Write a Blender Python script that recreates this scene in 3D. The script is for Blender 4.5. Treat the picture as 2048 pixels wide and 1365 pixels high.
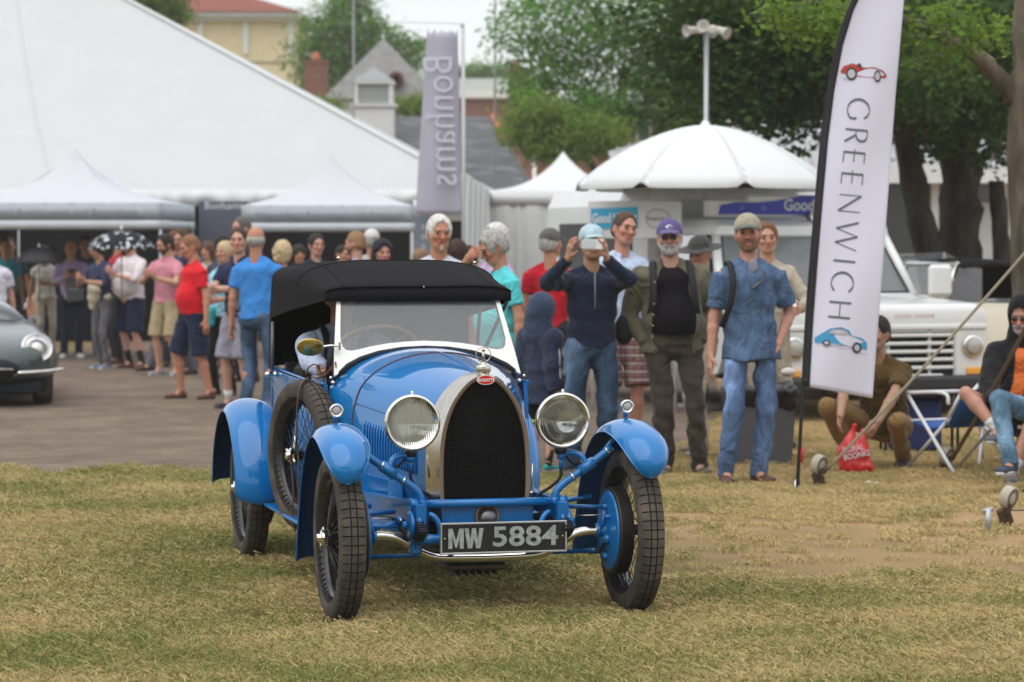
import bpy, bmesh, math, random
import numpy as np
from mathutils import Vector, Matrix, Euler, noise

for _o in list(bpy.data.objects): bpy.data.objects.remove(_o)
S = bpy.context.scene
COL = S.collection
PI = math.pi
R = math.radians

# ------------------------------------------------------------------ camera, sky, sun, exposure
FPX = 5600.0; CAM_H = 1.62; PITCH = math.atan(192.5 / FPX)
cam_data = bpy.data.cameras.new('camera')
cam = bpy.data.objects.new('camera', cam_data); COL.objects.link(cam)
cam.location = (0, 0, CAM_H); cam.rotation_euler = (PI / 2 - PITCH, 0, 0)
cam_data.lens = FPX / 2048 * 36; cam_data.sensor_width = 36
cam_data.clip_start = 0.1; cam_data.clip_end = 2000
cam_data.dof.use_dof = True; cam_data.dof.focus_distance = 12.15; cam_data.dof.aperture_fstop = 4.2
S.camera = cam

W_ = bpy.data.worlds.new('World'); S.world = W_; W_.use_nodes = True
wt = W_.node_tree; wt.nodes.clear()
SUN_EL, SUN_AZ = R(58), R(150)
def wn(t, **k):
    n = wt.nodes.new(t)
    for a, b in k.items(): setattr(n, a, b)
    return n
w_out = wn('ShaderNodeOutputWorld'); w_add = wn('ShaderNodeAddShader')
w_b1 = wn('ShaderNodeBackground'); w_b2 = wn('ShaderNodeBackground')
w_sky = wn('ShaderNodeTexSky', sky_type='NISHITA', sun_disc=False, sun_elevation=SUN_EL, sun_rotation=SUN_AZ)
w_b1.inputs[1].default_value = 0.05
wt.links.new(w_sky.outputs[0], w_b1.inputs[0])
# thick cloud cover: pale grey, brighter overhead, soft uneven cloud base
w_tc = wn('ShaderNodeTexCoord'); w_sep = wn('ShaderNodeSeparateXYZ')
wt.links.new(w_tc.outputs['Generated'], w_sep.inputs[0])
w_r = wn('ShaderNodeMapRange'); w_r.inputs['From Min'].default_value = 0.0; w_r.inputs['From Max'].default_value = 1.0
w_r.inputs['To Min'].default_value = 0.56; w_r.inputs['To Max'].default_value = 0.98
wt.links.new(w_sep.outputs['Z'], w_r.inputs['Value'])
w_no = wn('ShaderNodeTexNoise'); w_no.inputs['Scale'].default_value = 2.2; w_no.inputs['Detail'].default_value = 4
w_mp = wn('ShaderNodeMapping'); w_mp.inputs['Scale'].default_value = (1, 1, 2.6)
wt.links.new(w_tc.outputs['Generated'], w_mp.inputs[0]); wt.links.new(w_mp.outputs[0], w_no.inputs['Vector'])
w_nr = wn('ShaderNodeMapRange'); w_nr.inputs['From Min'].default_value = 0.3; w_nr.inputs['From Max'].default_value = 0.7
w_nr.inputs['To Min'].default_value = 0.9; w_nr.inputs['To Max'].default_value = 1.1
wt.links.new(w_no.outputs[0], w_nr.inputs['Value'])
w_mu = wn('ShaderNodeMath', operation='MULTIPLY')
wt.links.new(w_r.outputs[0], w_mu.inputs[0]); wt.links.new(w_nr.outputs[0], w_mu.inputs[1])
w_b2.inputs[0].default_value = (0.985, 0.985, 0.985, 1)
wt.links.new(w_mu.outputs[0], w_b2.inputs[1])
wt.links.new(w_b1.outputs[0], w_add.inputs[0]); wt.links.new(w_b2.outputs[0], w_add.inputs[1])
wt.links.new(w_add.outputs[0], w_out.inputs[0])

sun_d = bpy.data.lights.new('sun', 'SUN'); sun_d.energy = 1.4; sun_d.angle = R(75); sun_d.color = (1.0, 0.93, 0.82)
sun = bpy.data.objects.new('sun', sun_d); COL.objects.link(sun)
# light falls from above, from behind the camera's left shoulder
_d = Vector((-0.30, -0.42, 0.86))
sun.rotation_euler = _d.to_track_quat('Z', 'Y').to_euler(); sun.location = (-10, -14, 30)
S.view_settings.view_transform = 'Standard'; S.view_settings.look = 'None'
S.view_settings.exposure = 0.30; S.view_settings.gamma = 1.0; S.view_settings.use_curve_mapping = False
S.render.engine = 'CYCLES'
S.cycles.use_denoising = True
S.cycles.max_bounces = 7; S.cycles.diffuse_bounces = 3; S.cycles.glossy_bounces = 4
S.cycles.transmission_bounces = 6; S.cycles.transparent_max_bounces = 8
S.cycles.caustics_reflective = False; S.cycles.caustics_refractive = False
S.cycles.sample_clamp_indirect = 4.0

# ------------------------------------------------------------------ measuring helpers (pixel of the photograph -> place in the world)
_cp, _sp = math.cos(PITCH), math.sin(PITCH)
def ray(px, py):
    u = (px - 1024) / FPX; v = -(py - 682.5) / FPX
    return Vector((u, _cp + v * _sp, -_sp + v * _cp))
def G(px, py, z=0.0):
    d = ray(px, py); t = (z - CAM_H) / d.z
    return Vector((0, 0, CAM_H)) + d * t
def at(px, py, D):
    d = ray(px, py); t = D / d.y
    return Vector((0, 0, CAM_H)) + d * t
def GD(px, D):                      # ground point at depth D under pixel column px
    p = at(px, 490, D); return Vector((p.x, D, 0))

# ------------------------------------------------------------------ tagging
def tag(o, label=None, cat=None, group=None, kind=None, category=None):
    cat = cat or category
    if label: o['label'] = label
    if cat: o['category'] = cat
    if group: o['group'] = group
    if kind: o['kind'] = kind
    return o
def thing(name, label, cat, loc=(0, 0, 0), rz=0.0, group=None):
    o = bpy.data.objects.new(name, None); COL.objects.link(o)
    o.empty_display_size = 0.2
    o.location = loc; o.rotation_euler = (0, 0, rz)
    return tag(o, label, cat, group)
def link_mesh(name, me, parent=None, mats=None):
    o = bpy.data.objects.new(name, me); COL.objects.link(o)
    if parent is not None: o.parent = parent
    if mats is not None:
        if not isinstance(mats, (list, tuple)): mats = [mats]
        if len(me.materials) == 0:
            for m in mats: me.materials.append(m)
    return o
def copy_tree(o, parent=None):
    c = o.copy(); COL.objects.link(c); c.parent = parent
    for ch in list(o.children): copy_tree(ch, c)
    return c

# ------------------------------------------------------------------ mesh builder
def frame_from(d, up=Vector((0, 0, 1))):
    d = Vector(d).normalized(); up = Vector(up)
    if abs(d.dot(up.normalized())) > 0.98: up = Vector((0, 1, 0)) if abs(d.y) < 0.9 else Vector((1, 0, 0))
    x = up.cross(d).normalized(); y = d.cross(x).normalized()
    return x, y, d
class MB:
    def __init__(s): s.v = []; s.f = []; s.m = []; s.sm = []
    def add(s, vs, fs, mi=0, smooth=True, M=None):
        b = len(s.v)
        if M is not None: vs = [M @ Vector(v) for v in vs]
        s.v += [tuple(v) for v in vs]
        s.f += [tuple(b + i for i in f) for f in fs]
        s.m += [mi] * len(fs); s.sm += [smooth] * len(fs)
        return s
    def box(s, c, d, rot=None, mi=0, bev=0.0, M=None):
        x, y, z = d[0] / 2, d[1] / 2, d[2] / 2
        if bev <= 0:
            vs = [Vector((i * x, j * y, k * z)) for k in (-1, 1) for j in (-1, 1) for i in (-1, 1)]
            fs = [(0, 2, 3, 1), (4, 5, 7, 6), (0, 1, 5, 4), (2, 6, 7, 3), (0, 4, 6, 2), (1, 3, 7, 5)]
        else:
            bev = min(bev, x * .9, y * .9, z * .9)
            vs = []; fs = []
            ring = []
            for (zz, q) in ((-z, bev), (-z + bev, 0), (z - bev, 0), (z, bev)):
                row = []
                for (i, j) in ((-1, -1), (1, -1), (1, 1), (-1, 1)):
                    a = (i * (x - q), j * (y - bev)); b_ = (i * (x - bev), j * (y - q))
                    if (i, j) in ((-1, -1), (1, 1)): pts = (a, b_)
                    else: pts = (b_, a)
                    for p in pts: row.append(len(vs)); vs.append(Vector((p[0], p[1], zz)))
                ring.append(row)
            for a in range(3):
                for i in range(8):
                    j = (i + 1) % 8
                    fs.append((ring[a][i], ring[a][j], ring[a + 1][j], ring[a + 1][i]))
            fs.append(tuple(reversed(ring[0]))); fs.append(tuple(ring[3]))
        T = Matrix.Translation(Vector(c))
        if rot is not None:
            T = T @ (rot if isinstance(rot, Matrix) else Euler(rot).to_matrix().to_4x4())
        if M is not None: T = M @ T
        return s.add(vs, fs, mi, False, T)
    def tube(s, pts, r, n=10, mi=0, caps=True, closed=False, flat=1.0, up=Vector((0, 0, 1)), smooth=True):
        pts = [Vector(p) for p in pts]; N = len(pts)
        rr = r if isinstance(r, (list, tuple)) else [r] * N
        vs = []; fs = []; px = None
        for i, p in enumerate(pts):
            if closed: d = pts[(i + 1) % N] - pts[i - 1]
            else: d = pts[min(i + 1, N - 1)] - pts[max(i - 1, 0)]
            if d.length < 1e-9: d = Vector((0, 0, 1))
            d.normalize()
            if px is None: x, y, _ = frame_from(d, up)
            else:
                x = px - d * px.dot(d)
                if x.length < 1e-6: x, y, _ = frame_from(d, up)
                x.normalize(); y = d.cross(x)
            px = x
            for k in range(n):
                a = 2 * PI * k / n
                vs.append(p + x * (math.cos(a) * rr[i]) + y * (math.sin(a) * rr[i] * flat))
        for i in range(N if closed else N - 1):
            j = (i + 1) % N
            for k in range(n):
                l = (k + 1) % n
                fs.append((i * n + k, i * n + l, j * n + l, j * n + k))
        if caps and not closed:
            fs.append(tuple(reversed(range(n)))); fs.append(tuple((N - 1) * n + k for k in range(n)))
        return s.add(vs, fs, mi, smooth)
    def lathe(s, prof, c=(0, 0, 0), axis=(0, 0, 1), n=24, mi=0, smooth=True, up=(0, 0, 1), closed=False, sx=1.0):
        # prof: (radius, along axis)
        x, y, z = frame_from(axis, up); c = Vector(c); vs = []; fs = []
        for (r, h) in prof:
            for k in range(n):
                a = 2 * PI * k / n
                vs.append(c + x * (r * math.cos(a) * sx) + y * (r * math.sin(a)) + z * h)
        m = len(prof)
        for i in range(m if closed else m - 1):
            j = (i + 1) % m
            for k in range(n):
                l = (k + 1) % n
                fs.append((i * n + k, i * n + l, j * n + l, j * n + k))
        if not closed:
            if prof[0][0] > 1e-6: fs.append(tuple(reversed(range(n))))
            if prof[-1][0] > 1e-6: fs.append(tuple((m - 1) * n + k for k in range(n)))
        return s.add(vs, fs, mi, smooth)
    def ball(s, c, r, n=12, mi=0, M=None):
        if not isinstance(r, (list, tuple)): r = (r, r, r)
        vs = []; fs = []; m = max(4, n // 2)
        for i in range(m + 1):
            t = PI * i / m
            for k in range(n):
                a = 2 * PI * k / n
                vs.append(Vector((c[0] + r[0] * math.sin(t) * math.cos(a), c[1] + r[1] * math.sin(t) * math.sin(a), c[2] + r[2] * math.cos(t))))
        for i in range(m):
            for k in range(n):
                l = (k + 1) % n
                fs.append((i * n + k, (i + 1) * n + k, (i + 1) * n + l, i * n + l))
        return s.add(vs, fs, mi, True, M)
    def grid(s, P, mi=0, smooth=True, closeu=False, thick=0.0, flip=False):
        # P[i][j] points
        nu, nv = len(P), len(P[0]); vs = [Vector(p) for row in P for p in row]; fs = []
        for i in range(nu if closeu else nu - 1):
            i2 = (i + 1) % nu
            for j in range(nv - 1):
                q = (i * nv + j, i2 * nv + j, i2 * nv + j + 1, i * nv + j + 1)
                fs.append(tuple(reversed(q)) if flip else q)
        if thick:
            nn = [Vector((0, 0, 0)) for _ in vs]
            for f in fs:
                n = (vs[f[2]] - vs[f[0]]).cross(vs[f[3]] - vs[f[1]])
                for i in f: nn[i] += n
            b = len(vs)
            vs2 = [v - (n.normalized() * thick if n.length > 0 else Vector((0, 0, 0))) for v, n in zip(vs, nn)]
            fs2 = [tuple(b + i for i in reversed(f)) for f in fs]
            ed = {}
            for f in fs:
                for a, c in zip(f, f[1:] + f[:1]): ed[(a, c)] = 1
            for (a, c) in list(ed):
                if (c, a) not in ed: fs2.append((c, a, b + a, b + c))
            vs = vs + vs2; fs = fs + fs2
        return s.add(vs, fs, mi, smooth)
    def loft(s, rings, mi=0, cap0=True, cap1=True, smooth=True):
        n = len(rings[0]); vs = [Vector(p) for r in rings for p in r]; fs = []
        for i in range(len(rings) - 1):
            for k in range(n):
                l = (k + 1) % n
                fs.append((i * n + k, i * n + l, (i + 1) * n + l, (i + 1) * n + k))
        if cap0: fs.append(tuple(reversed(range(n))))
        if cap1: fs.append(tuple((len(rings) - 1) * n + k for k in range(n)))
        return s.add(vs, fs, mi, smooth)
    def prism(s, poly, d, M=None, mi=0, smooth=False, bev=0.0):
        # poly: 2-D outline (x, z) extruded along y by d (centre 0)
        n = len(poly)
        vs = [(p[0], -d / 2, p[1]) for p in poly] + [(p[0], d / 2, p[1]) for p in poly]
        ar = sum(poly[i][0] * poly[(i + 1) % n][1] - poly[(i + 1) % n][0] * poly[i][1] for i in range(n))
        o = range(n) if ar > 0 else range(n - 1, -1, -1); o = list(o)
        fs = [tuple(o), tuple(n + i for i in reversed(o))]
        for i in range(n):
            a, b = o[i], o[(i + 1) % n]; fs.append((b, a, n + a, n + b))
        return s.add(vs, fs, mi, smooth, M)
    def mesh(s, name='mesh'):
        me = bpy.data.meshes.new(name); me.from_pydata(s.v, [], s.f)
        me.polygons.foreach_set('material_index', s.m)
        me.polygons.foreach_set('use_smooth', s.sm); me.update()
        return me
    def build(s, name, mats, parent=None, angle=None, **t):
        me = s.mesh(name); o = link_mesh(name, me, parent, mats)
        if angle is not None: me.set_sharp_from_angle(angle=R(angle))
        if t: tag(o, **t)
        return o
def build_parts(b, name, mats, parent, angle=None, grow=0.003, **t):
    """each piece that hangs together (touching or overlapping shells) becomes an object of its own"""
    n = len(b.v); par = list(range(n))
    def find(a):
        while par[a] != a: par[a] = par[par[a]]; a = par[a]
        return a
    for f in b.f:
        r = find(f[0])
        for i in f[1:]: par[find(i)] = r
    comp = {}
    for i, f in enumerate(b.f): comp.setdefault(find(f[0]), []).append(i)
    boxes = []
    for k, fl in comp.items():
        vi = {i for j in fl for i in b.f[j]}; P = [b.v[i] for i in vi]
        boxes.append([[min(p[a] for p in P) - grow for a in range(3)], [max(p[a] for p in P) + grow for a in range(3)], fl])
    ch = True
    while ch:
        ch = False
        for i in range(len(boxes)):
            for j in range(i + 1, len(boxes)):
                A, B = boxes[i], boxes[j]
                if all(A[0][a] <= B[1][a] and B[0][a] <= A[1][a] for a in range(3)):
                    boxes[i] = [[min(A[0][a], B[0][a]) for a in range(3)], [max(A[1][a], B[1][a]) for a in range(3)], A[2] + B[2]]; boxes.pop(j); ch = True; break
            if ch: break
    out = []
    for _, _, fl in boxes:
        q = MB(); mp = {}
        for j in fl:
            f = []
            for i in b.f[j]:
                if i not in mp: mp[i] = len(q.v); q.v.append(b.v[i])
                f.append(mp[i])
            q.f.append(tuple(f)); q.m.append(b.m[j]); q.sm.append(b.sm[j])
        out.append(q.build(name, mats, parent, angle, **t))
    return out
def catmull(P, n=8, closed=False):
    P = [Vector(p) for p in P]; out = []; N = len(P)
    rng = range(N if closed else N - 1)
    for i in rng:
        p1, p2 = P[i], P[(i + 1) % N]
        p0 = P[i - 1] if (i > 0 or closed) else p1 * 2 - p2
        p3 = P[(i + 2) % N] if (i + 2 < N or closed) else p2 * 2 - p1
        for k in range(n):
            t = k / n
            out.append(0.5 * ((2 * p1) + (p2 - p0) * t + (2 * p0 - 5 * p1 + 4 * p2 - p3) * t * t + (3 * p1 - p0 - 3 * p2 + p3) * t ** 3))
    if not closed: out.append(P[-1].copy())
    return out
def lerp_keys(keys, t):
    if t <= keys[0][0]: return keys[0][1:]
    for a, b in zip(keys, keys[1:]):
        if t <= b[0]:
            f = (t - a[0]) / (b[0] - a[0]); f = f * f * (3 - 2 * f) if False else f
            return tuple(x + (y - x) * f for x, y in zip(a[1:], b[1:]))
    return keys[-1][1:]

# ------------------------------------------------------------------ materials
_MC = {}
def mat(name, col, rough=0.6, metal=0.0, spec=0.5, var=0.0, vscale=6.0, bump=0.0, bscale=30.0, coat=0.0, trans=0.0,
        emit=None, estr=0.0, sheen=0.0, attr=None, stretch=None, alpha=None, sss=0.0, detail=3, ior=1.45, rvar=0.0, col2=None, v2scale=None, v2=0.5, wcoord=False, folds=False, coat_ior=1.5):
    if name in _MC: return _MC[name]
    m = bpy.data.materials.new(name); m.use_nodes = True; t = m.node_tree; b = t.nodes['Principled BSDF']
    L = t.links.new
    b.inputs['Roughness'].default_value = rough; b.inputs['Metallic'].default_value = metal
    b.inputs['Specular IOR Level'].default_value = spec; b.inputs['IOR'].default_value = ior
    b.inputs['Coat Weight'].default_value = coat; b.inputs['Coat Roughness'].default_value = 0.03; b.inputs['Coat IOR'].default_value = coat_ior
    b.inputs['Transmission Weight'].default_value = trans; b.inputs['Sheen Weight'].default_value = sheen
    if sss:
        b.inputs['Subsurface Weight'].default_value = sss; b.inputs['Subsurface Radius'].default_value = (0.012, 0.005, 0.003); b.inputs['Subsurface Scale'].default_value = 1
    if alpha is not None: b.inputs['Alpha'].default_value = alpha
    if emit: b.inputs['Emission Color'].default_value = (*emit, 1); b.inputs['Emission Strength'].default_value = estr
    tc = t.nodes.new('ShaderNodeTexCoord'); src = tc.outputs['Object']
    if wcoord:
        g_ = t.nodes.new('ShaderNodeNewGeometry'); src = g_.outputs['Position']
    if stretch:
        mp = t.nodes.new('ShaderNodeMapping'); mp.inputs['Scale'].default_value = stretch; L(src, mp.inputs[0]); src = mp.outputs[0]
    base = None
    if attr:
        a = t.nodes.new('ShaderNodeAttribute'); a.attribute_name = attr; base = a.outputs['Color']
    if col2 is not None:
        n2 = t.nodes.new('ShaderNodeTexNoise'); n2.inputs['Scale'].default_value = v2scale or vscale; n2.inputs['Detail'].default_value = 4; L(src, n2.inputs['Vector'])
        rp = t.nodes.new('ShaderNodeMapRange'); rp.inputs['From Min'].default_value = v2 - .08; rp.inputs['From Max'].default_value = v2 + .08; L(n2.outputs[0], rp.inputs['Value'])
        mx = t.nodes.new('ShaderNodeMix'); mx.data_type = 'RGBA'; mx.inputs[6].default_value = (*col, 1); mx.inputs[7].default_value = (*col2, 1); L(rp.outputs[0], mx.inputs[0])
        base = mx.outputs[2]
    if var > 0 or rvar > 0:
        n = t.nodes.new('ShaderNodeTexNoise'); n.inputs['Scale'].default_value = vscale; n.inputs['Detail'].default_value = detail; L(src, n.inputs['Vector'])
        if var > 0:
            r = t.nodes.new('ShaderNodeMapRange'); r.inputs['From Min'].default_value = 0.3; r.inputs['From Max'].default_value = 0.7
            r.inputs['To Min'].default_value = 1 - var; r.inputs['To Max'].default_value = 1 + var; L(n.outputs[0], r.inputs['Value'])
            h = t.nodes.new('ShaderNodeHueSaturation'); L(r.outputs[0], h.inputs['Value'])
            if base is not None: L(base, h.inputs['Color'])
            else: h.inputs['Color'].default_value = (*col, 1)
            base = h.outputs[0]
        if rvar > 0:
            r = t.nodes.new('ShaderNodeMapRange'); r.inputs['From Min'].default_value = 0.35; r.inputs['From Max'].default_value = 0.65
            r.inputs['To Min'].default_value = max(0, rough - rvar); r.inputs['To Max'].default_value = rough + rvar; L(n.outputs[0], r.inputs['Value']); L(r.outputs[0], b.inputs['Roughness'])
    if base is not None: L(base, b.inputs['Base Color'])
    else: b.inputs['Base Color'].default_value = (*col, 1)
    if bump > 0:
        n = t.nodes.new('ShaderNodeTexNoise'); n.inputs['Scale'].default_value = bscale; n.inputs['Detail'].default_value = 4; L(src, n.inputs['Vector'])
        bp = t.nodes.new('ShaderNodeBump'); bp.inputs['Strength'].default_value = 1.0; bp.inputs['Distance'].default_value = bump
        L(n.outputs[0], bp.inputs['Height']); L(bp.outputs[0], b.inputs['Normal'])
        if folds:
            mp = t.nodes.new('ShaderNodeMapping'); mp.inputs['Scale'].default_value = (1, 1, .55); mp.inputs['Rotation'].default_value = (.3, .5, 0); L(tc.outputs['Object'], mp.inputs[0]); n.inputs['Distortion'].default_value = 1.6; n.inputs['Detail'].default_value = 2; L(mp.outputs[0], n.inputs['Vector'])
            m3 = t.nodes.new('ShaderNodeMath'); m3.operation = 'SUBTRACT'; m3.inputs[1].default_value = .5; L(n.outputs[0], m3.inputs[0]); m4 = t.nodes.new('ShaderNodeMath'); m4.operation = 'ABSOLUTE'; L(m3.outputs[0], m4.inputs[0]); L(m4.outputs[0], bp.inputs['Height'])
    _MC[name] = m
    return m
def srgb(r, g, b):
    f = lambda c: (c / 255 / 12.92) if c / 255 <= 0.04045 else ((c / 255 + 0.055) / 1.055) ** 2.4
    return (f(r), f(g), f(b))
def text_mesh(txt, size=1.0, depth=0.0, align='CENTER', space=1.0, offset=0.0, shear=0.0, res=3):
    cu = bpy.data.curves.new('lettering', 'FONT'); cu.body = txt; cu.size = size; cu.align_x = align; cu.align_y = 'CENTER'
    cu.extrude = depth; cu.space_character = space; cu.offset = offset; cu.shear = shear; cu.resolution_u = res
    o = bpy.data.objects.new('lettering', cu); COL.objects.link(o)
    dg = bpy.context.evaluated_depsgraph_get(); me = bpy.data.meshes.new_from_object(o.evaluated_get(dg))
    bpy.data.objects.remove(o); bpy.data.curves.remove(cu)
    return me
def text(name, txt, size, M, m, parent, depth=0.001, space=1.0, offset=0.0, shear=0.0, sx=1.0, mirror=False, bend=None):
    me = text_mesh(txt, size, depth, space=space, offset=offset, shear=shear)
    me.materials.clear(); me.materials.append(m)
    me.transform(Matrix.Diagonal((sx * (-1 if mirror else 1), 1, 1, 1)))
    me.transform(M)
    if mirror: me.flip_normals()
    if bend is not None:
        for v in me.vertices: v.co = bend(v.co)
    return link_mesh(name, me, parent)
# letters lie in their local XY; STAND turns them upright facing the camera (-Y)
STAND = Matrix.Rotation(PI / 2, 4, 'X')

# ------------------------------------------------------------------ ground, track, grass
def ground_mat():
    m = bpy.data.materials.new('turf'); m.use_nodes = True; t = m.node_tree; b = t.nodes['Principled BSDF']; L = t.links.new
    g = t.nodes.new('ShaderNodeNewGeometry')
    def no(sc, det=4, st=(1, 1, 1)):
        mp = t.nodes.new('ShaderNodeMapping'); mp.inputs['Scale'].default_value = st; L(g.outputs['Position'], mp.inputs[0])
        n = t.nodes.new('ShaderNodeTexNoise'); n.inputs['Scale'].default_value = sc; n.inputs['Detail'].default_value = det; L(mp.outputs[0], n.inputs['Vector']); return n.outputs[0]
    def rng(s, a, c, x=0., y=1.):
        r = t.nodes.new('ShaderNodeMapRange'); r.inputs['From Min'].default_value = a; r.inputs['From Max'].default_value = c
        r.inputs['To Min'].default_value = x; r.inputs['To Max'].default_value = y; L(s, r.inputs['Value']); return r.outputs[0]
    def mix(f, A, B):
        x = t.nodes.new('ShaderNodeMix'); x.data_type = 'RGBA'; L(f, x.inputs[0])
        for i, q in ((6, A), (7, B)):
            if isinstance(q, tuple): x.inputs[i].default_value = (*q, 1)
            else: L(q, x.inputs[i])
        return x.outputs[2]
    straw, green, earth = (0.34, 0.245, 0.115), (0.135, 0.135, 0.040), (0.19, 0.135, 0.085)
    a = mix(rng(no(0.55, 3), 0.40, 0.62), straw, green)
    a = mix(rng(no(45, 3), 0.42, 0.62), a, (0.10, 0.085, 0.04))
    # worn, dry strip on the right-hand side, as on the real lawn
    sep = t.nodes.new('ShaderNodeSeparateXYZ'); L(g.outputs['Position'], sep.inputs[0])
    mm = t.nodes.new('ShaderNodeMath'); mm.operation = 'MULTIPLY'
    L(rng(sep.outputs['X'], 0.2, 1.2), mm.inputs[0])
    L(rng(sep.outputs['Y'], 12.3, 15.5), mm.inputs[1])
    m2 = t.nodes.new('ShaderNodeMath'); m2.operation = 'MULTIPLY'; L(mm.outputs[0], m2.inputs[0]); L(rng(no(0.9, 4), 0.30, 0.55, 0.35, 1.0), m2.inputs[1])
    a = mix(m2.outputs[0], a, (0.40, 0.265, 0.145))
    L(a, b.inputs['Base Color']); b.inputs['Roughness'].default_value = 0.95; b.inputs['Specular IOR Level'].default_value = 0.1
    bp = t.nodes.new('ShaderNodeBump'); bp.inputs['Distance'].default_value = 0.02; L(no(60, 4), bp.inputs['Height']); L(bp.outputs[0], b.inputs['Normal'])
    return m
TURF = ground_mat()
mb = MB(); mb.add([(-260, -60, 0), (260, -60, 0), (260, 300, 0), (-260, 300, 0)], [(0, 1, 2, 3)], smooth=False)
mb.build('ground', TURF, kind='structure', label='worn lawn of short green and straw coloured grass')

def track_mat():
    m = mat('track_dirt', (0.160, 0.122, 0.092), 0.95, spec=0.15, var=0.22, vscale=1.4, bump=0.012, bscale=45, detail=8, col2=(0.200, 0.156, 0.120), v2scale=5, v2=0.56, wcoord=True)
    return m
rnd = random.Random(5)
edge = [G(px, py) for px, py in ((-900, 952), (-300, 944), (0, 940), (120, 946), (250, 938), (420, 940), (600, 930), (760, 925), (900, 930), (1010, 940), (1120, 952), (1230, 950), (1300, 930), (1340, 905), (1400, 880), (1430, 850), (1440, 800), (1430, 760))]
front = []
for a, b_ in zip(edge, edge[1:]):
    n = max(2, int((b_ - a).length / 0.06))
    for i in range(n):
        p = a.lerp(b_, i / n); q = noise.noise(Vector((p.x * 2.3, p.y * 2.3, 0))) * 0.28 + noise.noise(Vector((p.x * 11, p.y * 11, 4))) * 0.10
        front.append(Vector((p.x, p.y + q, 0.004)))
mb = MB(); n = len(front)
vs = front + [Vector((p.x * 1.0 if i < n - 60 else front[-1].x, 75, 0.004)) for i, p in enumerate(front)]
mb.add(vs, [(i, i + 1, n + i + 1, n + i) for i in range(n - 1)], smooth=False)
mb.build('dirt_track', track_mat(), kind='structure', label='grey brown packed dirt track behind the lawn')

# blades: a few matted tufts, spread over the lawn with geometry nodes
def blade_mat(name, c1, c2):
    m = bpy.data.materials.new(name); m.use_nodes = True; t = m.node_tree; b = t.nodes['Principled BSDF']; L = t.links.new
    g = t.nodes.new('ShaderNodeNewGeometry'); n = t.nodes.new('ShaderNodeTexNoise'); n.inputs['Scale'].default_value = 0.9; n.inputs['Detail'].default_value = 5
    L(g.outputs['Position'], n.inputs['Vector'])
    r = t.nodes.new('ShaderNodeMapRange'); r.inputs['From Min'].default_value = 0.36; r.inputs['From Max'].default_value = 0.62; L(n.outputs[0], r.inputs['Value'])
    at_ = t.nodes.new('ShaderNodeAttribute'); at_.attribute_name = 'hue'
    sx_ = t.nodes.new('ShaderNodeSeparateXYZ'); L(g.outputs['Position'], sx_.inputs[0]); dr = t.nodes.new('ShaderNodeMapRange'); dr.inputs['From Min'].default_value = .2; dr.inputs['From Max'].default_value = 2.6; dr.inputs['To Max'].default_value = .55; L(sx_.outputs['X'], dr.inputs['Value'])
    dy = t.nodes.new('ShaderNodeMapRange'); dy.inputs['From Min'].default_value = 11.5; dy.inputs['From Max'].default_value = 15.0; L(sx_.outputs['Y'], dy.inputs['Value']); dm = t.nodes.new('ShaderNodeMath'); dm.operation = 'MULTIPLY'; L(dr.outputs[0], dm.inputs[0]); L(dy.outputs[0], dm.inputs[1])
    sb = t.nodes.new('ShaderNodeMath'); sb.operation = 'SUBTRACT'; L(r.outputs[0], sb.inputs[0]); L(dm.outputs[0], sb.inputs[1]); r = sb
    ma = t.nodes.new('ShaderNodeMath'); ma.operation = 'MULTIPLY_ADD'; ma.inputs[1].default_value = 1.5; ma.inputs[2].default_value = -0.75; L(at_.outputs['Fac'], ma.inputs[0])
    ad = t.nodes.new('ShaderNodeMath'); ad.operation = 'ADD'; ad.use_clamp = True; L(ma.outputs[0], ad.inputs[0]); L(r.outputs[0], ad.inputs[1])
    x = t.nodes.new('ShaderNodeMix'); x.data_type = 'RGBA'; x.inputs[6].default_value = (*c1, 1); x.inputs[7].default_value = (*c2, 1); L(ad.outputs[0], x.inputs[0])
    L(x.outputs[2], b.inputs['Base Color']); b.inputs['Roughness'].default_value = 0.7; b.inputs['Specular IOR Level'].default_value = 0.25
    return m
BLADE = blade_mat('grass_blade', (0.56, 0.425, 0.205), (0.190, 0.215, 0.055))
def tuft(seed, nb=115, rad=0.085, hmin=0.012, hmax=0.036):
    r = random.Random(seed); vs = []; fs = []; hue = []
    for i in range(nb):
        a = r.uniform(0, 2 * PI); q = rad * math.sqrt(r.random()); x, y = q * math.cos(a), q * math.sin(a)
        h = r.uniform(hmin, hmax) * (1.3 if r.random() < .12 else 1); la = r.uniform(0, 2 * PI); lean = r.uniform(0.4, 1.9) * h
        w = r.uniform(0.0006, 0.0013); dx, dy = math.cos(la), math.sin(la); b = len(vs)
        for (t_, hh, ww) in ((0, 0, 1), (0.45, 0.72, .9), (1.0, 1.0, .15)):
            cx, cy = x + dx * lean * t_, y + dy * lean * t_; 
            vs.append((cx - dy * w * ww, cy + dx * w * ww, h * hh * (1 if r.random() > .3 else .8))); vs.append((cx + dy * w * ww, cy - dx * w * ww, h * hh))
        fs += [(b, b + 1, b + 3, b + 2), (b + 2, b + 3, b + 5, b + 4)]
        hv = r.random(); hue += [hv] * 6
    me = bpy.data.meshes.new('tuft'); me.from_pydata(vs, [], fs); at_ = me.attributes.new('hue', 'FLOAT', 'POINT'); at_.data.foreach_set('value', hue)
    me.materials.append(BLADE); return me
tc = bpy.data.collections.new('tuft_kinds')
for i in range(7):
    o = bpy.data.objects.new('tuft', tuft(10 + i, hmax=0.026 + .004 * (i % 3))); tc.objects.link(o)
rg = np.random.default_rng(7)
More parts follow.
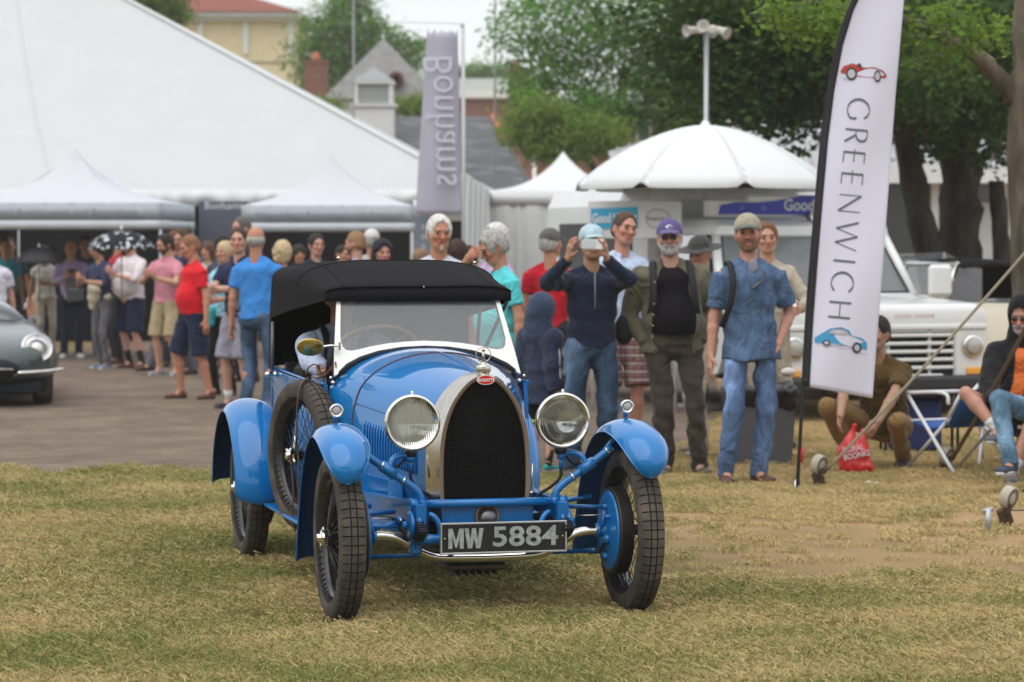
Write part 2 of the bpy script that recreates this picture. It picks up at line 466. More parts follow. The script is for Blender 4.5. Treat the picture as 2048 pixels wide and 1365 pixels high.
def scatter():
    out = []
    # density falls with distance
    for (y0, y1, den) in ((9.6, 13.5, 300), (13.5, 17, 240), (17, 21.5, 150), (21.5, 27.5, 70)):
        x1 = 0.2 * y1 + 0.3; n = int((y1 - y0) * 2 * x1 * den)
        p = np.stack([rg.uniform(-x1, x1, n), rg.uniform(y0, y1, n)], 1); out.append(p)
    p = np.concatenate(out)
    # not on the track
    ex = np.array([v.x for v in front]); ey = np.array([v.y for v in front])
    o = np.argsort(ex); lim = np.interp(p[:, 0], ex[o], ey[o])
    right = p[:, 0] > np.max(ex) - 0.2
    keep = (p[:, 1] < lim + rg.normal(0, .12, len(p))) | right | (p[:, 0] > 1.05 + (p[:, 1] - 19.5) * .25)
    # bare worn patches on the right
    w = np.array([noise.noise(Vector((x * .8, y * .55, 9))) for x, y in p])
    bare = (p[:, 0] > .45) & (np.abs(p[:, 1] - 15.1 - .25 * np.sin(p[:, 0] * 1.7)) < 1.75 + w * 1.7) & (rg.random(len(p)) < .92)
    bare |= (p[:, 0] > .5) & (p[:, 1] > 16.5) & (w > .05) & (rg.random(len(p)) < .6)
    return p[keep & ~bare]
P = scatter(); NP_ = len(P)
me = bpy.data.meshes.new('grass'); me.vertices.add(NP_)
co = np.zeros((NP_, 3), np.float32); co[:, :2] = P; co[:, 2] = 0.001; me.vertices.foreach_set('co', co.ravel())
ro = me.attributes.new('rz', 'FLOAT_VECTOR', 'POINT'); rv = np.zeros((NP_, 3), np.float32); rv[:, 2] = rg.uniform(0, 6.28, NP_); ro.data.foreach_set('vector', rv.ravel())
sc_ = me.attributes.new('sz', 'FLOAT', 'POINT')
big = np.array([noise.noise(Vector((x * 1.3, y * 1.3, 2))) for x, y in P]); sc_.data.foreach_set('value', (0.8 + .45 * rg.random(NP_) + .35 * big).astype(np.float32))
me.update()
go = link_mesh('grass', me); tag(go, 'short dry grass blades, green and straw coloured, covering the lawn', 'grass', kind='stuff')
ng = bpy.data.node_groups.new('grass_spread', 'GeometryNodeTree')
ng.interface.new_socket('Geometry', in_out='INPUT', socket_type='NodeSocketGeometry'); ng.interface.new_socket('Geometry', in_out='OUTPUT', socket_type='NodeSocketGeometry')
gi = ng.nodes.new('NodeGroupInput'); gout = ng.nodes.new('NodeGroupOutput')
iop = ng.nodes.new('GeometryNodeInstanceOnPoints'); ci = ng.nodes.new('GeometryNodeCollectionInfo'); ci.inputs[0].default_value = tc; ci.inputs[1].default_value = True; ci.inputs[2].default_value = True
m2p = ng.nodes.new('GeometryNodeMeshToPoints')
na = ng.nodes.new('GeometryNodeInputNamedAttribute'); na.data_type = 'FLOAT_VECTOR'; na.inputs[0].default_value = 'rz'
nb_ = ng.nodes.new('GeometryNodeInputNamedAttribute'); nb_.data_type = 'FLOAT'; nb_.inputs[0].default_value = 'sz'
ng.links.new(gi.outputs[0], m2p.inputs[0]); ng.links.new(m2p.outputs[0], iop.inputs['Points']); ng.links.new(ci.outputs[0], iop.inputs['Instance'])
iop.inputs['Pick Instance'].default_value = True
ng.links.new(na.outputs['Attribute'], iop.inputs['Rotation']); ng.links.new(nb_.outputs['Attribute'], iop.inputs['Scale']); ng.links.new(iop.outputs[0], gout.inputs[0])
md = go.modifiers.new('spread', 'NODES'); md.node_group = ng

hz = bpy.data.materials.new('thin_summer_haze'); hz.use_nodes = True; t = hz.node_tree; t.nodes.remove(t.nodes['Principled BSDF']); pv_ = t.nodes.new('ShaderNodeVolumePrincipled')
pv_.inputs['Color'].default_value = (1, .985, .96, 1); pv_.inputs['Density'].default_value = 0.0006; pv_.inputs['Anisotropy'].default_value = 0.2; t.links.new(pv_.outputs[0], t.nodes['Material Output'].inputs['Volume'])
mb = MB(); mb.box((0, 120, 9.5), (530, 370, 21)); mb.build('haze', hz, kind='stuff', label='thin pale summer haze over the whole show ground')
S.cycles.volume_bounces = 1; S.cycles.volume_step_rate = 1

# ------------------------------------------------------------------ shared materials for vehicles
BLUE = mat('blue_paint', (0.0001, 0.158, 0.45), 0.36, spec=0.12, coat=1.0, coat_ior=1.52, var=0.03, vscale=2, rvar=0.05)
BLUE_S = mat('blue_enamel', (0.0003, 0.140, 0.42), 0.35, spec=0.5, coat=0.5, var=0.10, vscale=25)
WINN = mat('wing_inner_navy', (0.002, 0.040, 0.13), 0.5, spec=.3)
UNDER = mat('black_undercoat', (0.008, 0.012, 0.022), 0.75, var=0.2, vscale=12)
BLK = mat('black_paint', (0.010, 0.010, 0.011), 0.3, coat=0.3)
RUB = mat('tyre_rubber', (0.058, 0.050, 0.043), 0.82, spec=0.3, var=0.25, vscale=18, bump=0.0006, bscale=300, col2=(0.105, 0.086, 0.068), v2scale=7, v2=0.55)
GRV = mat('tyre_groove_shade', (0.020, 0.017, 0.015), 0.9)  # groove floors darkened: their shade is painted into the colour
CHR = mat('polished_nickel', (0.78, 0.76, 0.72), 0.09, metal=1.0, rvar=0.04, vscale=14)
NIC = mat('dull_nickel', (0.60, 0.55, 0.48), 0.24, metal=1.0, var=0.08, vscale=20)
BRZ = mat('aged_nickel_edge', (0.27, 0.20, 0.145), 0.42, metal=0.6)
LEA = mat('brown_leather', (0.085, 0.032, 0.018), 0.55, var=0.25, vscale=30, bump=0.0008, bscale=120)
CANV = mat('black_hood_canvas', (0.0135, 0.0135, 0.015), 0.95, spec=0.12, var=0.2, vscale=120, bump=0.0015, bscale=220)
CANVI = mat('black_hood_lining', (0.006, 0.006, 0.007), 0.95, spec=0.1)
IVO = mat('white_frame_paint', (0.74, 0.74, 0.70), 0.3, coat=0.4)
WOOD = mat('steering_wood', (0.30, 0.16, 0.06), 0.35, coat=0.5, var=0.2, vscale=10, stretch=(1, 6, 1))
BRASS = mat('brass', (0.55, 0.42, 0.14), 0.16, metal=1.0, rvar=0.05, vscale=20)
def glass_mat(name, tint=(1, 1, 1), dust_glare=0.0, rough=0.0, dust_glare_col=(0.5, 0.5, 0.5), ior=1.45):  # pale diffuse share: light grime plus glare painted into the glass
    m = bpy.data.materials.new(name); m.use_nodes = True; t = m.node_tree; L = t.links.new
    b = t.nodes['Principled BSDF']; t.nodes.remove(b); out = t.nodes['Material Output']
    tr = t.nodes.new('ShaderNodeBsdfTransparent'); tr.inputs[0].default_value = (*tint, 1)
    gl = t.nodes.new('ShaderNodeBsdfGlossy'); gl.inputs['Roughness'].default_value = max(rough, 0.01)
    fr = t.nodes.new('ShaderNodeFresnel'); fr.inputs[0].default_value = ior
    mx = t.nodes.new('ShaderNodeMixShader'); L(fr.outputs[0], mx.inputs[0]); L(tr.outputs[0], mx.inputs[1]); L(gl.outputs[0], mx.inputs[2]); last = mx.outputs[0]
    if dust_glare:
        df = t.nodes.new('ShaderNodeBsdfDiffuse'); df.inputs[0].default_value = (*dust_glare_col, 1)
        tc_ = t.nodes.new('ShaderNodeTexCoord'); n = t.nodes.new('ShaderNodeTexNoise'); n.inputs['Scale'].default_value = 9; n.inputs['Detail'].default_value = 8; L(tc_.outputs['Object'], n.inputs['Vector'])
        r = t.nodes.new('ShaderNodeMapRange'); r.inputs['From Min'].default_value = .3; r.inputs['From Max'].default_value = .7; r.inputs['To Min'].default_value = dust_glare * .94; r.inputs['To Max'].default_value = dust_glare * 1.06; L(n.outputs[0], r.inputs['Value'])
        m2 = t.nodes.new('ShaderNodeMixShader'); L(r.outputs[0], m2.inputs[0]); L(last, m2.inputs[1]); L(df.outputs[0], m2.inputs[2]); last = m2.outputs[0]
    L(last, out.inputs[0]); return m
WGLASS = glass_mat('windscreen_glass', (0.82, 0.86, 0.86), dust_glare=0.31, dust_glare_col=(0.40, 0.43, 0.44))  # grey sky reflection painted in as a pale diffuse film
LENS = glass_mat('lamp_glass', (0.97, 0.98, 0.97), dust_glare=0.07, dust_glare_col=(0.8, 0.8, 0.76))

# ------------------------------------------------------------------ the blue vintage car
CX, CY, CYAW = -0.110, 12.20, R(14)
car = thing('vintage_car', 'bright blue 1920s roadster with black canvas hood and number plate, parked on the lawn', 'car', (CX, CY, 0), CYAW)
WR = 0.365
def tyre_mesh(wr=WR, hw=0.058, pitches=58, rb=0.262):
    ks = []
    for i in range(pitches):
        for f in (0.0, 0.03, 0.12, 0.15): ks.append(((i + f) / pitches * 2 * PI, f in (0.03, 0.12)))
    xs = [-.0475, -.044, -.030, -.0165, -.0152, -.0118, -.0105, 0, .0105, .0118, .0152, .0165, .030, .044, .0475]
    xs = [x * hw / 0.058 for x in xs]
    def rt(x): return wr - 0.012 * (abs(x) / .0475 * .058 / hw) ** 2.4 * 1.2
    left = [(-.030, rb), (-.040, rb + .008), (-.052, rb + .022), (-.058, rb + .042), (-.0565, rb + .062), (-.0535, rb + .078)]
    left = [(a * hw / .058, r * 1.0) for a, r in left]
    prof = left + [(x, rt(x)) for x in xs] + [(-a, r) for a, r in reversed(left)]
    P = []
    for a, gro in ks:
        row = []
        for (x, r) in prof:
            ax = abs(x) * .058 / hw
            if ax < .046:
                if gro and (ax < .0095 or ax > .0172): r -= .0075
                if .0115 < ax < .0155: r -= .0065
            elif ax < .05 and gro: r -= .003
            row.append(Vector((x, r * math.cos(a), r * math.sin(a))))
        P.append(row)
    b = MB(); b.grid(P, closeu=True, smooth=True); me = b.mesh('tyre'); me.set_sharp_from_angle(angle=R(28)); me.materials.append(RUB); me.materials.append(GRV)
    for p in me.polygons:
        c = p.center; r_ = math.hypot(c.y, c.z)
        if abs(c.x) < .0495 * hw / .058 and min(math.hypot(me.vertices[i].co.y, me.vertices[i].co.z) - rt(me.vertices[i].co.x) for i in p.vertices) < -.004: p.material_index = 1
    return me
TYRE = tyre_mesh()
def rim_mesh():
    b = MB(); pr = [(-.034, .262), (-.040, .272), (-.036, .276), (-.032, .268), (-.028, .250), (-.012, .243), (.012, .243), (.028, .250), (.032, .268), (.036, .276), (.040, .272), (.034, .262), (.018, .252), (-.018, .252)]
    b.lathe([(r, x) for x, r in pr], axis=(1, 0, 0), n=64, closed=True); me = b.mesh('rim'); me.materials.append(BLK); return me
def spoke_mesh():
    b = MB()
    for i in range(48):
        a = 2 * PI * i / 48; s = 1 if i % 2 else -1; da = (0.22 if (i // 2) % 2 else -0.22)
        xo = 0.045 if s > 0 else -0.045; rh = 0.033
        p0 = Vector((xo, rh * math.cos(a + da), rh * math.sin(a + da))); p1 = Vector((s * .008, .246 * math.cos(a), .246 * math.sin(a)))
        b.tube([p0, p1], 0.0019, n=5)
        b.tube([p1 * 0.93 + p0 * 0.07, p1], 0.0032, n=5)
    me = b.mesh('spokes'); me.materials.append(BLK); return me
def hub_mesh():
    b = MB(); b.lathe([(.0, -.062), (.034, -.062), (.034, -.040), (.024, -.034), (.024, .034), (.034, .040), (.034, .052), (.0, .052)], axis=(1, 0, 0), n=20); me = b.mesh('hub'); me.materials.append(BLK); return me
def cap_mesh():   # knock-off nut, towards +x
    b = MB(); b.lathe([(.036, .050), (.040, .056), (.040, .070), (.034, .078), (.022, .084), (.020, .094), (.014, .099), (0, .100)], axis=(1, 0, 0), n=8, smooth=False)
    for s in (-1, 1): b.box((.072, 0, s * .046), (.016, .022, .030), bev=.006)
    me = b.mesh('knock_off_nut'); me.materials.append(CHR); return me
RIM, SPO, HUB, NUT = rim_mesh(), spoke_mesh(), hub_mesh(), cap_mesh()
def wheel(parent, loc, side, rz=0, rx=0.0, name='wheel', nut=True):
    e = bpy.data.objects.new(name, None); COL.objects.link(e); e.parent = parent; e.location = loc
    e.rotation_euler = (rx, 0, rz + (PI if side < 0 else 0))
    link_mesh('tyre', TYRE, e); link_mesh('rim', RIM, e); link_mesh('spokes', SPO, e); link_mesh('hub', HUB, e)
    if nut: link_mesh('knock_off_nut', NUT, e)
    return e
TRK = 0.655
for (x, y) in ((-TRK, 0), (TRK, 0), (-TRK, 2.55), (TRK, 2.55)):
    wheel(car, (x, y, WR - .006), -1 if x < 0 else 1, rx=y * .7 + x)
sp = wheel(car, (-0.57, 1.36, 0.612), -1, rz=R(13), name='spare_wheel', rx=1.1)

# body shell ----------------------------------------------------
RAD = [(.188, .40), (.196, .50), (.200, .58), (.200, .66), (.197, .73), (.188, .80), (.171, .865), (.148, .92), (.120, .965), (.085, 1.007), (.044, 1.036), (0, 1.046)]
SCU = [(.45, .42), (.475, .55), (.485, .68), (.488, .78), (.484, .85), (.470, .91), (.446, .962), (.402, 1.012), (.33, 1.058), (.23, 1.096), (.115, 1.120), (0, 1.127)]
def half_to_ring(H, y, grow=0.0):
    L_ = [Vector((-x - grow * (1 if x else 0), y, z + grow * (i / 11))) for i, (x, z) in enumerate(H)]
    Rr = [Vector((-p.x, p.y, p.z)) for p in reversed(L_[:-1])]
    return L_ + Rr
def sec(y, grow=0.0, Y0=.05, Y1=1.24):
    t = min(1.0, max(0.0, (y - Y0) / (Y1 - Y0))); tw = t ** 1.02; tz = 1 - max(0.0, 1 - t) ** 1.25
    H = [(a[0] + (b[0] - a[0]) * tw, a[1] + (b[1] - a[1]) * (tz if i > 5 else t)) for i, (a, b) in enumerate(zip(RAD, SCU))]
    return half_to_ring(H, y, grow)
def smooth_ring(rg_, k=3): return catmull(rg_, k)
def panel(y0, y1, n, name, grow=0.0, parent=car, m=BLUE, thick=.004):
    b = MB(); P = [smooth_ring(sec(y0 + (y1 - y0) * i / n, grow)) for i in range(n + 1)]
    b.grid(P, thick=thick, flip=True); return b.build(name, m, parent, angle=50)
panel(.185, .945, 14, 'bonnet', .001)
panel(.955, 1.30, 8, 'scuttle', 0.0)
# bonnet hinge, seam and wing-panel lip
b = MB(); b.tube([p + Vector((0, 0, 0)) for p in smooth_ring(sec(.95, .002))], .0042, n=6); b.build('bonnet_seam', LEA, car)
b = MB(); b.tube([sec(.17 + .78 * i / 12, .003)[11] for i in range(13)], .005, n=6); b.build('bonnet_hinge', BLUE_S, car)
b = MB(); b.tube([sec(.17 + .78 * i / 12, .003)[5] for i in range(13)], .0035, n=6); b.tube([sec(.17 + .78 * i / 12, .003)[-6] for i in range(13)], .0035, n=6); build_parts(b, 'bonnet_side_hinge', BLUE_S, car)
for row, (i0, i1) in enumerate(((2, 4), (0, 1))):
    b = MB()
    for side in (0, 1):
        for k in range(20):
            y = .28 + k * .028; s_ = sec(y, .002)
            q0, q1 = (s_[i0], s_[i1]) if side == 0 else (s_[-1 - i0], s_[-1 - i1])
            if row: q0 = q0 + Vector((0, 0, .10)); q0.x *= 1.01; q1 = q1 + Vector((0, 0, .035)); 
            n_ = Vector((-1 if side == 0 else 1, 0, 0)); pts = [q0.lerp(q1, t) + n_ * (.001 + .006 * math.sin(PI * t) ** .4) for t in (0, .12, .3, .5, .7, .88, 1)]
            b.tube(pts, .0055, n=6, flat=.9)
    b.build('bonnet_louvres', BLUE, car, kind='stuff')
# rear tub
def tub_ring(y):
    hw, zb, zt = lerp_keys([(1.22, .485, .40, .955), (1.6, .505, .40, .95), (2.1, .53, .42, .96), (2.6, .52, .46, .97), (3.0, .43, .55, .93), (3.25, .28, .66, .86)], y)
    pts = [(-hw * .90, zb), (-hw * .97, zb + .10), (-hw, zb + (zt - zb) * .45), (-hw * 1.0, zb + (zt - zb) * .75), (-hw * .985, zt)]
    return [Vector((x, y, z)) for x, z in pts]
ys = [1.24 + (3.25 - 1.24) * i / 20 for i in range(21)]
b = MB()
L_ = [catmull(tub_ring(y), 4) for y in ys]; b.grid(L_, thick=.018)
b.grid([[Vector((-p.x, p.y, p.z)) for p in r_] for r_ in L_], thick=.018, flip=True)
last = L_[-1]; b.grid([last, [Vector((-p.x, p.y + 0.0, p.z)) for p in last]], thick=.01)
# tail deck
D0 = [y for y in ys if y > 2.55]
b.grid([[Vector((tub_ring(y)[-1].x * c, y, tub_ring(y)[-1].z + .05 * (1 - c * c))) for c in (1, .7, .35, 0, -.35, -.7, -1)] for y in D0], thick=.01, flip=True)
b.build('body_tub', BLUE, car, angle=45)
b = MB(); b.box((0, 1.9, .42), (.92, 1.5, .03)); b.box((0, 2.46, .72), (.96, .06, .58)); b.box((0, 1.28, .72), (.9, .03, .56)); b.build('cockpit_floor', UNDER, car)
b = MB(); b.box((0, 2.15, .60), (.90, .48, .14), bev=.04); b.box((0, 2.38, .82), (.90, .12, .40), rot=(R(-10), 0, 0), bev=.04); b.build('seat', mat('dark_seat_leather', (.015, .013, .012), .5), car)
b = MB()
for s in (-1, 1): b.tube([(s * .50, y, tub_ring(y)[-1].z + .004) for y in ys[:15]], .008, n=6)
build_parts(b, 'body_top_rail', BLUE_S, car)
# lower valance panels between bonnet and chassis, with bulge
b = MB()
for s in (-1, 1):
    b.grid([[Vector((s * (.235 + .20 * t), .12 + .85 * t, z)) for z in (.33, .40, .47)] for t in [i / 6 for i in range(7)]], thick=.004, flip=s > 0)
    b.grid([[Vector((s * (.29 + .045 * math.sin(PI * q)), .40 + .20 * (q), z)) for z in (.40, .48, .53, .56)] for q in [i / 8 for i in range(9)]], thick=.004, flip=s > 0)
build_parts(b, 'side_valance', BLUE, car, angle=40)

# radiator ------------------------------------------------------
def rring(y, g=0.0, gz=None): 
    return catmull([Vector((p.x * (1 + g / .2), y, p.z + g * (max(0, i if i < 12 else 22 - i) / 11))) for i, p in enumerate(half_to_ring(RAD, y))], 3)
b = MB()
sh = [smooth_ring(sec(.190, .001)), smooth_ring(sec(.14, .003)), smooth_ring(sec(.09, .004)), rring(.045, .004), rring(.034, .003)]
b.grid(sh, flip=True); b.build('radiator_shell', NIC, car)
b = MB()
o_, i_ = rring(.033, .004), rring(.030, -.014); i2 = rring(.045, -.016)
b.grid([o_, i_, i2], flip=True); b.build('radiator_bezel', BRZ, car)
core = mat('radiator_honeycomb', (.004, .004, .0045), .7, spec=.15) or bpy.data.materials.new('x'); 
b = MB(); cr = [Vector((p.x, .048, p.z)) for p in rring(.05, -.015)]; cb = [Vector((p.x, .15, p.z)) for p in cr]; b.loft([cb, cr]); b.build('radiator_core', core, car)
# honeycomb fins, real relief
b = MB()
def half_w(z):
    for (a, c) in zip(RAD, RAD[1:]):
        if a[1] <= z <= c[1]: return (a[0] + (c[0] - a[0]) * (z - a[1]) / (c[1] - a[1])) * .925
    return .17
z = .42
k = 0
while z < 1.025:
    w = half_w(z) - .004
    b.box((0, .0455, z), (2 * w, .003, .0022)); z += .0085; k += 1
x = -.18
while x < .182:
    zt = max([zz for zz in [.42 + .005 * i for i in range(122)] if half_w(zz) - .004 > abs(x)] or [.42])
    b.box((x, .0462, (.42 + zt) / 2), (.0018, .003, zt - .42)); x += .0085
o = b.build('radiator_fins', mat('radiator_fin_black', (.008, .008, .009), .6, spec=.2), car); o['kind'] = 'stuff'
# cap, temperature ring mascot, badge
b = MB(); b.lathe([(.026, 1.035), (.026, 1.058), (.031, 1.062), (.033, 1.068), (.033, 1.088), (.031, 1.092), (.014, 1.094), (.012, 1.102), (.004, 1.108)], c=(0, .065, 0), n=28); cap = b.build('radiator_cap', NIC, car)
b = MB(); b.tube([Vector((.033 * math.cos(a), .065, 1.139 + .033 * math.sin(a))) for a in [2 * PI * i / 36 for i in range(36)]], .0023, n=6, closed=True)
b.tube([(0, .065, 1.105), (0, .065, 1.16)], [.007, .005], n=8); b.ball((0, .062, 1.160), .009, 10); b.build('temperature_gauge', NIC, cap)
b = MB(); el = [(.040 * math.cos(a), .0215 * math.sin(a)) for a in [2 * PI * i / 32 for i in range(32)]]
T = Matrix.Translation((0, .022, 1.030)); b.prism(el, .006, M=T); bd = b.build('badge', mat('badge_white', (.8, .78, .75), .25, coat=1), car)
b = MB(); b.prism([(x * .90, z * .86) for x, z in el], .006, M=T @ Matrix.Translation((0, -.0012, 0))); b.build('badge_enamel', mat('badge_red', (.62, .012, .012), .2, coat=1), bd)
text('badge_lettering', 'BUGATTI', .0175, T @ Matrix.Translation((0, -.0055, -.001)) @ STAND, mat('badge_white', (.8, .78, .75), .25), bd, depth=.0005, offset=.0006, sx=.98)

# chassis -------------------------------------------------------
b = MB()
for s in (-1, 1):
    pts = [(s * .315, -.10, .455), (s * .325, .05, .465), (s * .36, .45, .450), (s * .41, .95, .440), (s * .44, 1.5, .40), (s * .44, 2.4, .40), (s * .42, 2.9, .46)]
    for a, c in zip(pts, pts[1:]):
        a, c = Vector(a), Vector(c); m_ = (a + c) / 2; d = c - a
        x_, y_, z_ = frame_from(d); M = Matrix.Translation(m_) @ Matrix((x_, y_, z_)).transposed().to_4x4()
        b.box((0, 0, 0), (.045, .085, d.length + .01), M=M)
build_parts(b, 'chassis_rail', BLUE_S, car)
b = MB(); b.tube([(-.345, -.03, .497), (.345, -.03, .497)], .0185, n=16); b.build('front_cross_tube', BLUE_S, car)
b = MB()
for s in (-1, 1):
    b.tube([(s * .285, -.03, .497), (s * .310, -.03, .497)], .024, n=14); b.tube([(s * .318, -.03, .497), (s * .352, -.03, .497)], .026, n=14)
    for q in (0, 1): b.ball((s * (.27 + .03 * q), -.053, .507), .006, 8)
build_parts(b, 'tube_clamp', BLUE_S, car)
b = MB()      # front cross panel with starting-handle hole
pl = [(-.20, .395), (-.20, .474), (-.10, .478), (-.075, .492), (.06, .492), (.09, .478), (.205, .474), (.205, .395)]
b.prism(pl, .006, M=Matrix.Translation((0, .00, 0))); b.build('front_apron', BLUE_S, car)
b = MB(); b.lathe([(.052, 0), (.056, -.006), (.050, -.014), (.044, -.006), (.040, .0)], c=(0, -.004, .436), axis=(0, 1, 0), n=28); b.build('starting_handle_ring', BRZ, car)
b = MB(); b.lathe([(0, -.018), (.034, -.016), (.040, -.006), (.040, 0)], c=(0.006, -.004, .426), axis=(0, 1, 0), n=24); b.build('starting_handle_boss', mat('grey_alloy', (.2, .2, .21), .4, metal=.9), car)
# front axle, polished, dropped centre
b = MB(); ax = catmull([(-.60, 0, .362), (-.50, 0, .362), (-.42, 0, .355), (-.35, 0, .325), (-.29, 0, .285), (-.22, 0, .262), (-.08, 0, .256), (.08, 0, .256), (.22, 0, .262), (.29, 0, .285), (.35, 0, .325), (.42, 0, .355), (.50, 0, .362), (.60, 0, .362)], 6)
b.tube(ax, .0195, n=16); b.build('front_axle', CHR, car)
b = MB()
for s in (-1, 1):
    b.tube([(s * .50, 0, .362), (s * .60, 0, .362)], .027, n=14); b.tube([(s * .495, 0, .362), (s * .51, 0, .362)], .031, n=14)
    b.tube([(s * .205, -.065, .345), (s * .325, -.065, .345)], .0235, n=16); b.ball((s * .335, -.065, .345), .018, 10)
    b.box((s * .325, -.02, .33), (.05, .07, .10), bev=.008)
    b.tube([(s * .33, -.045, .305), (s * .33, -.045, .375)], .012, n=8)
build_parts(b, 'spring_mounting', BLUE_S, car)
b = MB()      # leaf springs through the axle
for s in (-1, 1):
    for k in range(6):
        L2 = .46 - k * .06
        b.grid([[Vector((s * .325 - .02, -.04 + L2 * t * (1 if t > 0 else .35), .335 + k * .008 + .06 * t * t)), Vector((s * .325 + .02, -.04 + L2 * t * (1 if t > 0 else .35), .335 + k * .008 + .06 * t * t))] for t in [(-1 + i * .2) for i in range(11)]], thick=.006)
build_parts(b, 'leaf_spring', UNDER, car)
b = MB()      # friction dampers: paired discs
for s in (-1, 1):
    for q in (0, .030): b.lathe([(0, 0), (.046, 0), (.060, .004), (.062, .012), (.060, .020), (.046, .024), (0, .024)], c=(s * .335 - .03 + q, -.055, .41), axis=(1, 0, 0), n=26)
    b.lathe([(0, 0), (.02, 0), (.014, .02), (.0, .022)], c=(s * .335 + (.026 if s > 0 else -.034), -.055, .41), axis=(s, 0, 0), n=10)
    b.tube(catmull([(s * .27, -.05, .455), (s * .245, -.06, .44), (s * .225, -.065, .40), (s * .222, -.065, .35)], 5), .013, n=8)
    for q in (-.02, .0, .02): b.tube([(s * .335 + q, -.04, .49), (s * .335 + q * .6, -.05, .45)], .006, n=6)
build_parts(b, 'friction_damper', BLUE_S, car)
b = MB()
b.tube([(-.60, .13, .255), (.60, .13, .255)], .0095, n=10)
b.tube([(.50, .13, .255), (.56, .13, .255)], .014, n=10); b.tube([(-.60, .13, .255), (-.54, .13, .255)], .014, n=10)
b.tube([(-.60, .04, .45), (-.39, .10, .455)], .011, n=8); b.tube([(-.60, -.01, .405), (-.40, -.02, .405)], .011, n=8)
b.tube([(-.50, -.02, .39), (-.40, -.02, .425)], .008, n=8); b.ball((-.395, -.03, .43), .018, 12)
b.tube([(.60, .04, .46), (.36, .10, .46)], .010, n=8)
b.tube(catmull([(-.53, -.02, .45), (-.53, -.035, .42), (-.515, -.035, .39), (-.51, -.03, .37)], 4), .006, n=6)
build_parts(b, 'steering_rod', BLUE_S, car)
b = MB(); b.tube([(.40, -.02, .43), (.56, -.03, .432)], .0025, n=6); b.tube([(-.40, -.02, .438), (-.58, -.02, .44)], .0025, n=6); b.ball((-.395, -.049, .43), .009, 8); build_parts(b, 'brake_cable', NIC, car)
# drums
for s in (-1, 1):
    for yy in (0, 2.55):
        b = MB(); pr = []
        for k in range(7): pr += [(.192, .012 + k * .0085), (.192, .0165 + k * .0085), (.182, .0175 + k * .0085), (.182, .0205 + k * .0085)]
        b.lathe([(.172, .006), (.190, .008)] + pr + [(.17, .075), (.06, .08), (0, .08)], c=(s * .548, yy, WR - .006), axis=(s, 0, 0), n=48); dr = b.build('brake_drum', mat('drum_iron', (.045, .04, .037), .5, metal=.5), car, angle=30)
        b = MB(); b.lathe([(0, -.012), (.04, -.012), (.05, -.002), (.13, -.004), (.165, .0), (.178, .006), (.172, .014)], c=(s * .545, yy, WR - .006), axis=(s, 0, 0), n=48)
        if yy == 0:
            for (dy, dz, r_) in ((0, .10, .012), (0, -.12, .016), (-.05, .06, .010), (-.03, -.04, .02), (.05, .02, .014)): b.tube([(s * .555, yy + dy, WR + dz), (s * .525, yy + dy, WR + dz)], r_, n=10)
            b.tube([(s * .53, -.02, .45), (s * .515, -.02, .37)], .010, n=8); b.tube([(s * .53, -.03, .33), (s * .53, .10, .262)], .012, n=8)
        b.build('brake_backplate', BLUE_S, dr)
# sump and gearbox underneath
b = MB(); b.box((0, .55, .225), (.24, .60, .10), bev=.03); 
for k in range(7): b.box((-.10 + k * .033, .36, .165), (.008, .30, .03))
b.box((0.0, .36, .19), (.27, .34, .03), bev=.008); b.build('sump', mat('cast_alloy_dirty', (.085, .08, .06), .55, metal=.6, var=.3, vscale=20), car)
b = MB(); b.box((.03, 1.45, .30), (.3, .9, .16), bev=.04); b.tube([(.0, 1.9, .33), (0, 2.5, .36)], .035, n=12); b.lathe([(.0, -.1), (.06, -.09), (.12, -.03), (.12, .03), (.06, .09), (0, .1)], c=(0, 2.55, .36), axis=(0, 1, 0), n=20); b.tube([(-.6, 2.55, .36), (.6, 2.55, .36)], .032, n=12); b.box((0, .6, .36), (.5, .8, .05)); b.build('gearbox_and_rear_axle', UNDER, car)

# number plate --------------------------------------------------
PC = Vector((.035, -.165, .358)); TP = Matrix.Translation(PC) @ Matrix.Rotation(R(-1), 4, 'X')
b = MB(); b.box((0, 0, 0), (.548, .008, .128), M=TP); npl = b.build('number_plate', mat('plate_black', (.012, .011, .014), .38), car)
b = MB()
for (c_, d_) in (((0, -.002, .064), (.562, .016, .008)), ((0, -.002, -.064), (.562, .016, .008)), ((-.277, -.002, 0), (.008, .016, .12)), ((.277, -.002, 0), (.008, .016, .12))): b.box(c_, d_, M=TP, bev=.0015)
build_parts(b, 'plate_rim', mat('plate_alloy', (.50, .52, .53), .38, metal=.85, var=.12, vscale=40), npl)
ALU = mat('cast_aluminium_letters', (.42, .45, .46), .48, metal=.75, var=.25, vscale=60, bump=.0005, bscale=200)
for gx, gw, gp in ((-.2125, .068, [(0, 0), (0, 1), (.27, 1), (.5, .42), (.73, 1), (1, 1), (1, 0), (.74, 0), (.74, .58), (.55, .04), (.45, .04), (.26, .58), (.26, 0)]), (-.133, .084, [(0, 1), (.22, 1), (.30, .42), (.40, 1), (.60, 1), (.70, .42), (.78, 1), (1, 1), (.83, 0), (.60, 0), (.5, .55), (.40, 0), (.17, 0)])):
    b = MB(); b.prism([(gx - gw / 2 + x * gw, (z - .5) * .086) for x, z in gp], .006, M=TP @ Matrix.Translation((0, -.006, 0))); b.build('plate_letter', ALU, npl)
text('plate_lettering', '5884', .118, TP @ Matrix.Translation((.094, -.006, 0)) @ STAND, ALU, npl, depth=.003, offset=.0024, sx=1.24, space=1.02)
b = MB(); b.ball((-.262, -.008, -.0), .005, 8, M=TP); b.ball((.262, -.008, 0), .005, 8, M=TP); build_parts(b, 'plate_rivet', BRASS, npl)
